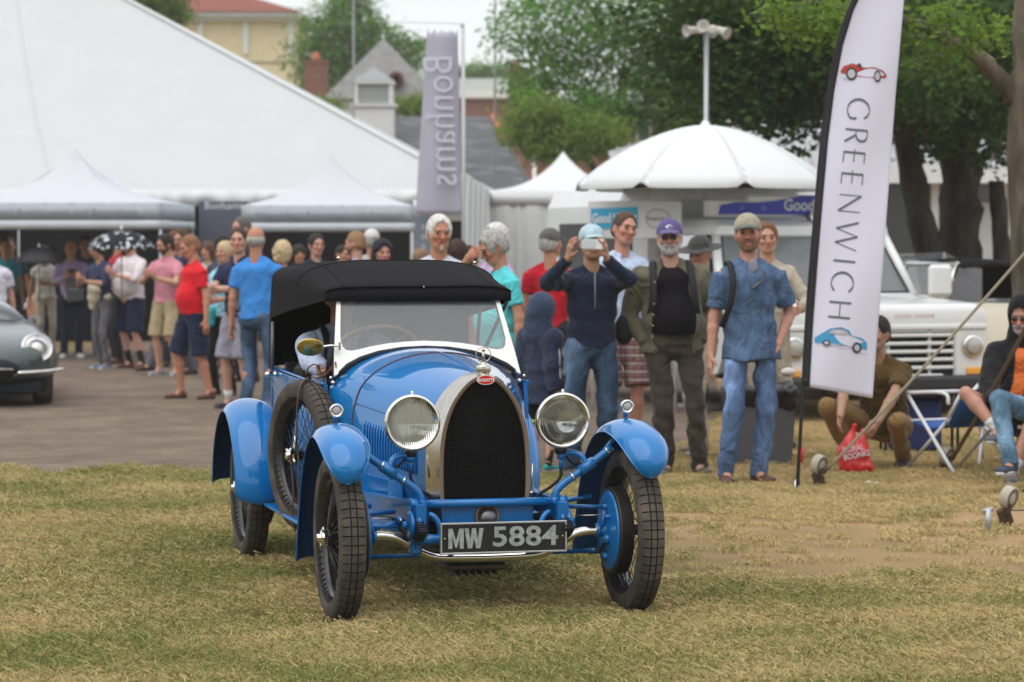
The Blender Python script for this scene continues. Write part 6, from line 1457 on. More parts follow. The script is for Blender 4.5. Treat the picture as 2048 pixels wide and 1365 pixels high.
def leaves(clumps, n, size, seed=0, flat=.6):
    """clumps: (centre, radius xyz, weight).  leaves grow in small sprays inside each clump"""
    g = np.random.default_rng(seed); w = np.array([c[2] for c in clumps], float); w /= w.sum(); V = []; T = []
    for (c, r, _), ww in zip(clumps, w):
        m = int(n * ww); ns = max(6, m // 26)
        d = g.normal(size=(ns, 3)); d /= np.linalg.norm(d, axis=1)[:, None]; rad = g.random(ns) ** .42; d *= rad[:, None] * (1 + .22 * np.sin(d[:, :1] * 5 + 3) * np.cos(d[:, 2:] * 4 + c[0]))
        cen = np.array(c) + d * np.array(r); st = np.clip(g.normal(.45, .25, ns) + .15 * (d[:, 2]), 0, 1)
        k = g.integers(0, ns, m); q = cen[k] + g.normal(size=(m, 3)) * np.array([1, 1, .55]) * size * 2.1
        V.append(q); T.append(np.clip(st[k] + g.normal(0, .16, m), 0, 1))
    C = np.concatenate(V); T = np.concatenate(T); m = len(C)
    a = g.normal(size=(m, 3)); a[:, 2] *= .5; a /= np.linalg.norm(a, axis=1)[:, None]; nrm = g.normal(size=(m, 3)); nrm[:, 2] += 1.2 * flat; b = np.cross(nrm, a); b /= np.linalg.norm(b, axis=1)[:, None] + 1e-9
    s = (size * g.uniform(.6, 1.25, m))[:, None]
    P = np.stack([C - a * s * .6, C + b * s * .38, C + a * s * .6, C - b * s * .38], 1).reshape(-1, 3)
    me = bpy.data.meshes.new('crown'); me.vertices.add(len(P)); me.vertices.foreach_set('co', P.astype(np.float32).ravel()); idx = np.arange(len(P), dtype=np.int32)
    me.loops.add(len(P)); me.loops.foreach_set('vertex_index', idx); me.polygons.add(m); me.polygons.foreach_set('loop_start', idx[::4].copy()); me.update(calc_edges=True)
    at_ = me.attributes.new('tone', 'FLOAT', 'POINT'); at_.data.foreach_set('value', np.repeat(T, 4).astype(np.float32)); return me
def limb_mesh(b, pts, r0, r1, seed=0, n=10):
    rr = random.Random(seed); P = catmull([Vector(p) for p in pts], 6); N = len(P)
    P = [p + Vector((rr.uniform(-1, 1), rr.uniform(-1, 1), 0)) * r0 * .10 for p in P]; b.tube(P, [(r0 + (r1 - r0) * i / (N - 1)) * (1 + .10 * math.sin(i * 1.9 + seed)) for i in range(N)], n=n)
def tree(label, base, trunk, r0, r1, limbs, clumps, n, size, lm, bm, seed=0, group=None, name='tree'):
    t = thing(name, label, 'tree', base, 0, group)
    b = MB(); limb_mesh(b, trunk, r0, r1, seed, 14); b.build('trunk', bm, t)
    for i, (pts, a, c) in enumerate(limbs): b = MB(); limb_mesh(b, pts, a, c, seed + i); b.build('limb', bm, t)
    if n: me = leaves(clumps, n, size, seed); me.materials.append(lm); o = link_mesh('crown', me, t); o['kind'] = 'stuff'
    return t
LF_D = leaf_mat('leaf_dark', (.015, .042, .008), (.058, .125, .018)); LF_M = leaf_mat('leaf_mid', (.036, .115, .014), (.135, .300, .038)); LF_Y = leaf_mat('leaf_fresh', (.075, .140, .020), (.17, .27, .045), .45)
LF_B = leaf_mat('leaf_bright', (.05, .105, .015), (.15, .26, .035), .5)
def rel(base): return lambda px, py, D: at(px, py, D) - Vector(base)
# big tree right of the middle, sky shows through on its left
b0 = GD(1230, 62); q = rel(b0)
cl = []; rr = random.Random(3)
for px, py, rx, rz_, w in ((1060, 60, .9, 1.0, .8), (1130, 150, 1.1, 1.0, 1.2), (1230, 60, 1.6, 1.3, 2.2), (1360, 110, 1.6, 1.5, 2.6), (1300, 210, 1.3, .9, 1.6), (1180, 240, 1.0, .7, 1.2), (1420, 220, 1.2, .9, 1.4), (1100, -30, 1.2, .7, .8), (1480, 60, 1.4, 1.4, 2), (1060, 190, .5, .5, .5)):
    cl.append((q(px, py, 62 + rr.uniform(-1, 1)), (rx, 1.4, rz_), w))
tree('tall green broadleaf tree behind the white parasol, pale sky showing through its left side', b0, [(0, 0, 0), (.1, 0, 1.5), (.0, 0, 3.2), (.2, 0, 5.5)], .24, .10, [([(0, 0, 2.6), (-.9, 0, 4.0), (-1.7, 0, 5.8)], .10, .03), ([(.05, 0, 3.0), (1.0, 0, 4.2), (1.7, 0, 6)], .10, .03)], cl, 38000, .092, LF_M, BARK_D, 3)
b0 = GD(1110, 57); q = rel(b0)
tree('low yellow green tree between the slate roof and the white parasol', b0, [(0, 0, 0), (0, 0, 1.5), (.05, 0, 3.2)], .09, .04, [], [(q(1050, 255, 57), (.55, .6, .45), 1), (q(1120, 290, 57), (.75, .6, .45), 1.4), (q(1190, 270, 57), (.6, .6, .45), 1), (q(1090, 225, 57), (.4, .5, .3), .6)], 9000, .085, LF_Y, BARK_D, 4)
b0 = GD(690, 112); q = rel(b0)
cl = [(q(640, 95, 112), (1.3, 1.3, 1.3), 1.1), (q(690, 50, 112), (1.5, 1.3, 1.3), 1.4), (q(720, 110, 112), (1.5, 1.3, 1.3), 1.3), (q(650, 150, 112), (1.4, 1.3, 1.0), 1), (q(790, 85, 112), (.9, .9, .4), .35), (q(830, 100, 112), (.5, .6, .35), .2), (q(820, 130, 112), (.4, .6, .3), .15), (q(700, 10, 112), (.8, .8, .6), .4), (q(760, 150, 112), (1.0, .9, .9), .6)]
tree('leafy tree rising behind the slate pyramid roof and brick chimney', b0, [(0, 0, 0), (.1, 0, 3), (0, 0, 6), (.1, 0, 9)], .25, .08, [([(0, 0, 6.5), (-.7, 0, 8), (-1, 0, 9.5)], .08, .02), ([(0, 0, 6.5), (1.2, 0, 8.2), (2.6, 0, 9.3)], .07, .02)], cl, 15000, .15, LF_M, BARK_D, 5)
b0 = GD(300, 75); q = rel(b0)
tree('tree top showing above the ridge of the big white marquee', b0, [(0, 0, 0), (0, 0, 4), (.1, 0, 8)], .2, .08, [], [(q(320, -10, 75), (.55, .8, .6), 1), (q(260, -35, 75), (.8, .8, .6), 1), (q(345, 30, 75), (.22, .4, .3), .35)], 7000, .11, LF_Y, BARK_D, 6)
for i, (px, py, D, rx, lab) in enumerate(((650, 225, 84, .55, 'yellow green bush left of the white roof cupola'), (840, 215, 84, .95, 'yellow green bush right of the white roof cupola'), (960, 150, 170, 2.2, 'far clipped green trees above the pale long building'))):
    b0 = GD(px, D); q = rel(b0); tree(lab, b0, [(0, 0, 0), (0, 0, 2), (0, 0, q(px, py, D).z)], .08, .04, [], [(q(px, py, D), (rx, .6, .42 if i < 2 else .6), 1)], 2600, .10 if i < 2 else .2, LF_Y if i < 2 else LF_M, BARK_D, 20 + i)
# dark canopy over the right-hand side: two old trees
b0 = Vector((4.95, 33.5, 0)); q = rel(b0); cl = []; rr = random.Random(11)
for px, py, w, rx in ((1390, 20, 1, 1.0), (1480, 90, 1.4, 1.0), (1570, 40, 1.4, 1.0), (1560, 150, 1.6, .85), (1480, 175, .7, .6), (1640, 150, 1.2, .7), (1680, 60, 1.4, .9), (1440, 110, 1.0, .6), (1600, 200, .5, .35), (1400, 190, .4, .35), (1830, 150, 1.0, .5)):
    cl.append((q(px, py, 31 + rr.uniform(-1, 2)), (rx, 1.3, .55), w))
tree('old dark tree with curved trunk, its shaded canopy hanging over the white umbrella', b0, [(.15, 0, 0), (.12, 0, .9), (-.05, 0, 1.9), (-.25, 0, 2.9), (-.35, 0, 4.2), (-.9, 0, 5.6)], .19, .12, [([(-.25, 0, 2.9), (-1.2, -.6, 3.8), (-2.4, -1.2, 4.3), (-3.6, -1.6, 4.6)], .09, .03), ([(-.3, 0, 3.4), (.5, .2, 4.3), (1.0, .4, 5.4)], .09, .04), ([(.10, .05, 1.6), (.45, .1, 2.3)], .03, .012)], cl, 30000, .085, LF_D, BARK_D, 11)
b0 = Vector((5.55, 34.6, 0)); q = rel(b0); cl = []
for px, py, w, rx in ((1850, 60, 1.6, 1.0), (1900, 140, 1.6, .8), (1960, 60, 1.5, .9), (1880, 215, 1.0, .5), (1960, 190, 1.2, .6), (1760, 10, 1.2, .9), (2010, 140, .9, .6), (1850, 250, .5, .25), (1990, 250, .5, .3), (2060, 40, 1, .8)):
    cl.append((q(px, py, 33 + rr.uniform(-1, 2)), (rx, 1.3, .55), w))
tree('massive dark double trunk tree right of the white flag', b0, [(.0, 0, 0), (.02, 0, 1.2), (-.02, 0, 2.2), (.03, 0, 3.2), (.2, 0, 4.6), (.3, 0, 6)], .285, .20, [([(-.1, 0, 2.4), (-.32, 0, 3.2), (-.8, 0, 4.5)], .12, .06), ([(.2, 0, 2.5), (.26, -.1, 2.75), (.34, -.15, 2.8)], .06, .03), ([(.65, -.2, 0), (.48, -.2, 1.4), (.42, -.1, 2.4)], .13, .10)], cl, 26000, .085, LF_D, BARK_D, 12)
# nearer tree at the right edge with the pale trunk and long branch
b0 = Vector((3.965, 21.6, 0)); q = rel(b0); cl = []; rr = random.Random(21)
for px, py, w, rx, ry, rz_ in ((1640, 45, 1, .20, .3, .16), (1560, 25, .5, .18, .3, .10), (1740, 70, .3, .15, .2, .1), (1900, 45, .7, .30, .4, .14), (1950, 70, .35, .14, .3, .10), (1880, 110, .3, .12, .2, .10), (1700, 20, .6, .25, .3, .12)):
    cl.append((q(px, py, 20.6 + rr.uniform(-.5, .8)), (rx, ry, rz_), w))
tree('nearer tree at the right edge with pale trunk, long branch and fresh hanging leaves', b0, [(.10, 0, 0), (.06, 0, .8), (.03, 0, 1.7), (.0, 0, 2.6), (.03, 0, 3.4), (.06, 0, 4.6)], .175, .13, [([q(2030, 200, 21.6), q(1975, 130, 21.5), q(1890, 75, 21.3), q(1820, 45, 21), q(1700, 20, 20.8), q(1500, -20, 20.5)], .075, .022), ([q(1720, 25, 20.8), q(1640, 40, 20.7), q(1560, 30, 20.6)], .02, .008)], cl, 2300, .055, LF_B, BARK_L, 21)
# trees on the far side of the lawn, behind the photographer: they are what the paintwork mirrors
for i, (x, y, h, w) in enumerate(((-9, -16, 11, 5.5), (1.5, -20, 13, 6), (11, -15, 10, 5))):
    rr = random.Random(i); cl = [((rr.uniform(-w, w) * .6, rr.uniform(-2, 2), h * rr.uniform(.5, .9)), (w * .45, w * .4, h * .16), 1) for _ in range(9)]
    tree(['park tree behind the photographer, left', 'tallest park tree behind the photographer', 'park tree behind the photographer, right'][i], (x, y, 0), [(0, 0, 0), (.2, 0, h * .3), (0, 0, h * .6)], .35, .15, [], cl, 5000, .42, LF_D, BARK_D, 40 + i, group='park trees across the lawn')

# ------------------------------------------------------------------ far buildings
SID = mat('cream_yellow_render', (.66, .57, .36), .85, var=.05, vscale=3); WTR = mat('white_trim', (.66, .66, .64), .6); REDT = mat('red_roof_tiles', (.21, .060, .038), .85, var=.3, vscale=14, bump=.03, bscale=12)
SLT = mat('slate_shingles', (.085, .088, .095), .8, var=.25, vscale=3, stretch=(.6, .6, 6), col2=(.14, .145, .155), v2scale=2.2, v2=.56); SLT2 = mat('weathered_slate', (.20, .20, .195), .85, var=.2, vscale=3, stretch=(1, 1, 3)); BRK = mat('brown_red_brick', (.19, .085, .060), .9, var=.25, vscale=9)
bp = GD(480, 122); u = 122 / FPX
t = thing('yellow_house', 'cream yellow house with white pilasters and red tiled hip roof above the marquee', 'house', bp); X = lambda px: (px - 480) * u; Z = lambda py: CAM_H + (490 - py) * u
b = MB(); b.box(((X(100) + X(596)) / 2, 3, Z(38) / 2), (X(596) - X(100), 6, Z(38))); b.build('wall', SID, t)
for px in (403, 493, 583): b = MB(); b.box((X(px), -.06, (Z(110) + Z(40)) / 2), (.24, .12, Z(40) - Z(110))); b.build('pilaster', WTR, t)
b = MB(); b.box((X(340), -.25, Z(32)), (X(612) - X(70), .9, .22)); b.box((X(340), -.12, Z(40)), (X(604) - X(80), .5, .22)); b.build('cornice', WTR, t)
for i in range(24): b = MB(); b.box((X(372 + i * 10), -.55, Z(37)), (.10, .18, .10)); b.build('cornice_bracket', WTR, t)
b = MB(); b.box((X(545), -.03, Z(126)), (X(592) - X(490), .06, .06)); b.build('string_course', mat('grey_line', (.3, .28, .2), .8), t)
b = MB(); zr = Z(28); b.add([(X(60), -.9, zr), (X(606), -.9, zr), (X(606), 7, zr), (X(60), 7, zr), (X(200), 3, zr + 1.35), (X(425), 3, zr + 1.35)], [(0, 1, 5, 4), (1, 2, 5), (2, 3, 4, 5), (3, 0, 4), (3, 2, 1, 0)], smooth=False); b.build('roof', REDT, t)
b = MB(); b.box((X(612), 2.5, Z(48)), (.7, 4, .10)); b.add([(X(600), .4, Z(46)), (X(626), .4, Z(46)), (X(626), 4.6, Z(46)), (X(600), 4.6, Z(46)), (X(600), 2.5, Z(36))], [(0, 1, 4), (1, 2, 4), (2, 3, 4), (3, 0, 4)], smooth=False); b.build('lean_to_roof', REDT, t)
def chimney(label, px, D, y0, y1, w):
    b0 = GD(px, D); uu = D / FPX; zz = lambda py: CAM_H + (490 - py) * uu; t = thing('brick_chimney', label, 'chimney', b0); b = MB(); b.box((0, 0, zz(y1) / 2 + zz(y0) / 2), (w * uu, .5, zz(y0) - zz(y1))); b.box((0, 0, zz(y0) + .03), (w * uu * 1.12, .6, .10)); b.build('stack', BRK, t)
    b = MB(); b.lathe([(.16, 0), (.14, .12), (.10, .26), (.07, .30), (0, .30)], c=(0, 0, zz(y0) + .08), n=10); b.build('chimney_pot', mat('terracotta', (.42, .13, .06), .8), t); b = MB(); b.box((0, .2, zz(y1) / 2), (.3, .3, zz(y1))); b.build('flue_base', BRK, t)
chimney('red brown brick chimney beside the yellow house', 633, 100, 128, 205, 46); chimney('smaller brick chimney half hidden in the green tree', 1033, 130, 138, 200, 30)
D = 96; u = D / FPX; b0 = GD(770, D); t = thing('slate_roof_house', 'house with steep slate pyramid roof and round dormer window', 'house', b0); X = lambda px: (px - 770) * u; Z = lambda py: CAM_H + (490 - py) * u
b = MB(); zb = Z(205); hw = 2.0; b.add([(-hw, -hw, zb), (hw, -hw, zb), (hw, hw, zb), (-hw, hw, zb), (-.05, 0, Z(78))], [(0, 1, 4), (1, 2, 4), (2, 3, 4), (3, 0, 4), (3, 2, 1, 0)], smooth=False); b.build('roof', SLT2, t)
b = MB(); b.box((0, 0, zb / 2), (3.6, 3.6, zb - .01)); b.build('wall', mat('pale_stucco', (.45, .44, .40), .8), t)
b = MB(); b.lathe([(.26, -.3), (.26, .35), (.0, .35)], c=(X(797), -1.75, Z(166)), axis=(0, -1, 0), n=18); do = b.build('dormer', mat('dark_red_paint', (.10, .035, .03), .7), t)
b = MB(); b.lathe([(.15, .36), (0, .36)], c=(X(797), -1.75, Z(166)), axis=(0, -1, 0), n=16); b.build('dormer_window', mat('far_window_glass', (.04, .05, .06), .15), do)
D = 70; u = D / FPX; b0 = GD(860, D); t = thing('shingled_roof_building', 'long low building with dark grey shingle roof and white louvred cupola', 'building', b0); X = lambda px: (px - 860) * u; Z = lambda py: CAM_H + (490 - py) * u
b = MB(); b.add([(X(560), -2.2, Z(400)), (X(1062), -2.2, Z(400)), (X(985), 1.6, Z(228)), (X(640), 1.6, Z(228)), (X(1090), 4.5, Z(400)), (X(560), 4.5, Z(400))], [(0, 1, 2, 3), (1, 4, 2), (4, 5, 3, 2), (5, 0, 3), (5, 4, 1, 0)], smooth=False); b.build('roof', SLT, t)
b = MB(); b.box((X(815), 1.1, Z(402) / 2), (X(1050) - X(570), 6, Z(402))); b.build('wall', mat('pale_stucco', (.45, .44, .40), .8), t)
b = MB(); b.box((X(988), 1.6, Z(226)), (.14, .14, .1)); b.tube([(X(985), 1.5, Z(228)), (X(1010), .2, Z(285))], .09, n=6); b.build('ridge_tile', mat('terracotta', (.42, .13, .06), .8), t)
cu = MB(); cx, cy = X(750), -.2; cu.box((cx, cy, (Z(252) + Z(214)) / 2 - .2), (.98, .98, Z(214) - Z(252) + .4)); cu.box((cx, cy, Z(214)), (1.12, 1.12, .07)); cup = cu.build('cupola', WTR, t)
b = MB()
for sx in (-1, 1):
    for sy in (-1, 1): b.box((cx + sx * .43, cy + sy * .43, (Z(210) + Z(170)) / 2), (.09, .09, Z(170) - Z(210)))
b.box((cx, cy, Z(169)), (1.02, 1.02, .07)); b.box((cx, cy, (Z(210) + Z(170)) / 2), (.76, .76, Z(170) - Z(210))); b.build('cupola_frame', WTR, cup)
for k in range(9): b = MB(); b.box((cx, cy - .40, Z(206) + k * .052), (.76, .05, .012), rot=(R(35), 0, 0)); b.build('louvre', mat('louvre_grey', (.48, .50, .49), .6), cup)
b = MB(); z0 = Z(168) + .02; b.add([(cx - .52, cy - .52, z0), (cx + .52, cy - .52, z0), (cx + .52, cy + .52, z0), (cx - .52, cy + .52, z0), (cx, cy, Z(136))], [(0, 1, 4), (1, 2, 4), (2, 3, 4), (3, 0, 4), (3, 2, 1, 0)], smooth=False); b.build('cupola_roof', mat('lead_roof', (.25, .28, .28), .6), cup)
D = 150; u = D / FPX; b0 = GD(980, D); t = thing('pale_long_building', 'pale flat roofed building with brick band far behind the shingle roof', 'building', b0); X = lambda px: (px - 980) * u; Z = lambda py: CAM_H + (490 - py) * u
b = MB(); b.box(((X(760) + X(1065)) / 2, 2, Z(195) / 2), (X(1065) - X(760), 4, Z(195))); b.build('wall', BRK, t); b = MB(); b.box((X(912), 1.9, Z(190)), (X(1070) - X(755), 4.6, .42)); b.build('parapet', WTR, t); b = MB(); b.box((X(925), 3, Z(172)), (X(1040) - X(810), 3, .9)); b.box((X(825), 3.5, Z(135)), (X(870) - X(790), 3, 1.4)); b.build('upper_storey', mat('pale_green_grey', (.42, .46, .42), .8), t)
D = 80; b0 = GD(1250, D); u = D / FPX; X = lambda px: (px - 1250) * u; Z = lambda py: CAM_H + (490 - py) * u
t = thing('brick_house', 'red brown brick house glimpsed through the tall green tree', 'house', b0)
b = MB(); b.box((X(1230), 3, Z(215) / 2), (X(1390) - X(1080), 4, Z(215))); b.build('wall', BRK, t); b = MB(); b.box((X(1230), 2.8, Z(213)), (X(1400) - X(1070), 4.6, .18)); b.build('eaves', WTR, t)
for px in (1110, 1170, 1230, 1290): b = MB(); b.box((X(px), .97, Z(262)), (.42, .06, .7)); wdw = b.build('window', WTR, t); b = MB(); b.box((X(px), .93, Z(262)), (.34, .02, .6)); b.build('pane', mat('far_window_glass', (.04, .05, .06), .15), wdw)
# big pale building behind the right-hand trees
D = 50; u = D / FPX; b0 = GD(1700, D); t = thing('white_pavilion', 'large pale pavilion with ribbed grey roof and dark windows behind the trees', 'building', b0); X = lambda px: (px - 1700) * u; Z = lambda py: CAM_H + (490 - py) * u
GREYR = mat('ribbed_grey_metal', (.34, .355, .36), .5, spec=.3, var=.08, vscale=1.5); PAVW = mat('pavilion_white', (.58, .60, .60), .7, var=.04, vscale=2)
b = MB(); b.grid([[Vector((X(px), -.4 + 4 * k, Z(340) + (Z(y2) - Z(340)) * k)) for k in (0, 1)] for px, y2 in ((1230, 290), (1440, 235), (1650, 205), (2140, 195))], thick=.05, smooth=False); b.build('roof', GREYR, t)
for k in range(36):
    px = 1250 + k * 25; y2 = np.interp(px, (1230, 1440, 1650, 2140), (290, 235, 205, 195)); b = MB(); b.tube([(X(px), -.42, Z(340) + .03), (X(px), 3.6, Z(340) + .03 + (Z(y2) - Z(340)) * 1.0)], .022, n=4, smooth=False); b.build('roof_rib', GREYR, t)
b = MB(); b.box((X(1690), -.38, Z(350)), (X(2140) - X(1240), .14, .32)); b.build('fascia', PAVW, t)
b = MB(); b.box((X(1690), .6, Z(350) / 2), (X(2140) - X(1240), .2, Z(350))); b.build('wall', PAVW, t)
wg = mat('dark_window_glass', (.02, .03, .028), .12, coat=.3)
for (a, c, y0, y1) in ((1396, 1408, 385, 465), (1414, 1605, 380, 462), (1660, 1760, 340, 520), (1768, 1866, 340, 520), (1950, 2050, 345, 405), (1880, 1900, 345, 500)):
    b = MB(); b.box(((X(a) + X(c)) / 2, .46, (Z(y0) + Z(y1)) / 2), (X(c) - X(a) + .06, .10, Z(y0) - Z(y1) + .06)); wd = b.build('window', PAVW, t); b = MB(); b.box(((X(a) + X(c)) / 2, .40, (Z(y0) + Z(y1)) / 2), (X(c) - X(a), .03, Z(y0) - Z(y1))); b.build('pane', wg, wd)
for px in (1410, 1650, 1764, 1872, 1940, 2010): b = MB(); b.box((X(px), .2, Z(350) / 2), (.13, .13, Z(350))); b.build('post', PAVW, t)
# ------------------------------------------------------------------ marquee and canopies
TENT = mat('white_tent_fabric', (.475, .49, .50), .6, spec=.3, var=.02, vscale=1.2, bump=.02, bscale=2.2); TENTW = mat('white_tent_vinyl', (.62, .64, .64), .45, spec=.35, bump=.015, bscale=3)
DARKI = mat('tent_shade_black', (.010, .010, .012), .95, spec=.05)  # flat near-black standing in for shade inside the tents
b0 = GD(20, 56); t = thing('marquee', 'huge white marquee whose sloping roof fills the upper left', 'tent', (0, 0, 0))
pk = at(15, -130, 58); FR = at(972, 386, 49); FL = at(-1300, 386, 49); BR = at(1010, 392, 66); pk2 = Vector((pk.x - 12, pk.y, pk.z)); BL = Vector((FL.x, 66, FR.z))
def tri_grid(A, B_, C_, n=26, sag=.0, flut=0.0, sd_=0):
    rows = []
    for i in range(n + 1):
        f = i / n; row = []
        for j in range(n * 2 + 1):
            g_ = j / (n * 2); p = A.lerp(B_.lerp(C_, g_), f); p.z -= sag * math.sin(PI * f) * math.sin(PI * g_); e = max(0, f - .86) / .14
            p.y -= flut * e * math.sin(g_ * 70 + 3 * math.sin(g_ * 17)) ; p.z += flut * .6 * e * math.sin(g_ * 41 + 1); row.append(p)
        rows.append(row)
    return rows
b = MB(); b.grid(tri_grid(pk, FL, FR, 40, .55, .05), flip=True); b.grid(tri_grid(pk, FR, BR, 20, .3, .04), flip=True); b.build('roof', TENT, t)
for q in (.62,):
    b = MB(); b.tube([pk.lerp(FL.lerp(FR, q), k / 12) + Vector((0, -.03, -.55 * math.sin(PI * k / 12) * math.sin(PI * q) + .01)) for k in range(13)], .008, n=5); b.build('roof_seam', TENTW, t)
b = MB(); b.tube([pk.lerp(FR, k / 20) - Vector((0, 0, .55 * 0)) + Vector((0, -.05, .0)) for k in range(21)], .035, n=6); b.build('hip_seam', TENTW, t)
b = MB(); rows = []
for i in range(7):
    f = i / 6; row = []
    for j in range(321):
        g_ = j / 320; p = FL.lerp(FR, g_); sc = abs(math.sin(g_ * 16 * PI)); row.append(p + Vector((0, -.06 - .05 * math.sin(g_ * 420 + 4 * math.sin(g_ * 37)) * f - .08 * math.sin(PI * f), .06 - f * (.26 + .10 * sc))))
    rows.append(row)
b.grid(rows, flip=True); b.build('eave_skirt', TENTW, t)
b = MB(); b.grid([[Vector((x, 50.5 + .06 * math.sin(x * 9), z)) for z in (0, 1.2, 2.35)] for x in [FL.x + (-2.2 - FL.x) * k / 120 for k in range(121)]], thick=.02); b.build('shade_backdrop', DARKI, t)  # dark backdrop painting in the shaded interior of the open marquee side
b = MB(); rows = []
for i in range(9):
    f = i / 8; row = []
    for j in range(25): g_ = j / 24; p = at(930 + 48 * g_, 345 + 35 * g_, 48.6); row.append(p + Vector((0, .05 * math.sin(g_ * 30 + f * 3), -f * 1.9)))
    rows.append(row)
b.grid(rows, flip=True); b.build('corner_drape', TENTW, t)
for px in (38, 832): b = MB(); b.tube([GD(px, 47), at(px, 400, 47)], .045, n=8); b.build('pole', TENTW, t)
# small peaked white tent in the middle
def peak_tent(label, px, D, hw, ze, zp, wall=True, group=None, rz=0, m=TENTW):
    t = thing('peaked_tent', label, 'tent', GD(px, D), rz, group); b = MB(); A = Vector((0, 0, zp)); C4 = [Vector((x * hw, y * hw, ze)) for x, y in ((-1, -1), (1, -1), (1, 1), (-1, 1))]
    for i in range(4): b.grid([[A.lerp(C4[i].lerp(C4[(i + 1) % 4], j / 12), f) - Vector((0, 0, .16 * hw * math.sin(PI * f ** .8) )) for j in range(13)] for f in [k / 12 for k in range(13)]], flip=True)
    b.build('roof', m, t); b = MB()
    for i in range(4): b.grid([[C4[i].lerp(C4[(i + 1) % 4], j / 12) + Vector((0, 0, -.26 * k)) for j in range(13)] for k in (0, 1)], flip=True, thick=.01)
    b.build('valance', m, t)
    if wall:
        b = MB()
        for i in (3, 0, 1): b.grid([[C4[i].lerp(C4[(i + 1) % 4], j / 60) * .985 + Vector((0, -.03 * math.sin(j * 1.1 + math.sin(j * .5) * 2), -(ze) * k)) for j in range(61)] for k in (0, .5, 1)], flip=True)
        b.build('side_wall', m, t)
    return t
peak_tent('white peaked tent with closed white walls between the lilac banner and the umbrella', 1126, 54, 1.55, 2.62, 3.42)
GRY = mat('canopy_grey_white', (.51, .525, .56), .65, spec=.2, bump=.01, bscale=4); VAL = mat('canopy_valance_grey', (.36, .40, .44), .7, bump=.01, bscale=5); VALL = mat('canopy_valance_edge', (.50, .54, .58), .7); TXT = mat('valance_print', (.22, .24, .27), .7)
def popup(label, px, D, hw, ze, zp, text_, tx, tsize, rz):
    t = thing('popup_canopy', label, 'canopy', GD(px, D), rz, 'grey auction house canopies'); b = MB(); A = Vector((0, 0, zp)); C4 = [Vector((x * hw, y * hw, ze)) for x, y in ((-1, -1), (1, -1), (1, 1), (-1, 1))]
    for i in range(4): b.grid([[A.lerp(C4[i].lerp(C4[(i + 1) % 4], j / 14), f) - Vector((0, 0, .13 * hw * math.sin(PI * f ** .75) * (1 + .25 * abs(j / 7 - 1)) )) for j in range(15)] for f in [k / 14 for k in range(15)]], flip=True)
    b.build('roof', GRY, t)
    for i in range(4):
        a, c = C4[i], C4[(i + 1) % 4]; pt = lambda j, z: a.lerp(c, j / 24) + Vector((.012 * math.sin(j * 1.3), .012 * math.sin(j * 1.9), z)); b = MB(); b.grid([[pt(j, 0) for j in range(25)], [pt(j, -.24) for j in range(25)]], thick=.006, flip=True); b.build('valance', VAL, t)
        b = MB(); b.grid([[pt(j, -.243) for j in range(25)], [pt(j, -.36) for j in range(25)]], thick=.006, flip=True); b.build('valance_hem', VALL, t)
    for c in C4: b = MB(); b.tube([(c.x * .98, c.y * .98, 0), (c.x * .98, c.y * .98, ze - .02)], .022, n=4); b.build('leg', VALL, t)
    for i in range(4): b = MB(); b.tube([C4[i] * .99 + Vector((0, 0, -.05)), C4[i].lerp(A, .5) - Vector((0, 0, .30)), A - Vector((0, 0, .12))], .010, n=5); b.build('truss_bar', VALL, t)
    text('valance_lettering', text_, tsize, Matrix.Translation((tx, -hw - .045, ze - .135)) @ STAND, TXT, t, depth=.001)
    b = MB(); b.box((0, hw + 5.2, ze / 2 - .1), (hw * 3.2, .03, ze - .1)); b.build('canopy_shade_backdrop', DARKI, t)  # dark sheet set behind the canopy as painted interior shade
popup('grey canopy with printed valance over the crowd at the far left', 150, 40.2, 1.50, 2.20, 3.02, 'International Auctioneers and Appraisers', -.08, .150, R(-2))
popup('second grey canopy with printed valance, behind the blue car', 664, 40.5, 1.20, 2.17, 2.93, 'International Auctioneers and Appraisal', .02, .128, R(1))
PNL = mat('slate_blue_panel', (.085, .095, .13), .6); PNL2 = mat('grey_blue_banner', (.19, .23, .27), .6); WPR = mat('white_print', (.62, .64, .66), .6)
t = thing('display_board', 'dark slate blue display board with white name along its top, between the two grey canopies', 'sign', GD(448, 41.2)); b = MB(); b.box((0, 0, 1.13), (.74, .05, 2.26), bev=.01); b.build('board', PNL, t); text('board_lettering', 'Bonhams', .155, Matrix.Translation((0, -.03, 2.19)) @ STAND, WPR, t)
t = thing('banner_stand', 'narrow grey blue banner stand left of the white haired man', 'banner', GD(862, 36.5)); b = MB(); b.box((0, 0, 1.0), (.42, .03, 2.0)); b.build('panel', PNL2, t)
for k in range(3): text('banner_lettering', 'B', .10, Matrix.Translation((-.10, -.018, 1.85 - k * .13)) @ STAND, WPR, t)
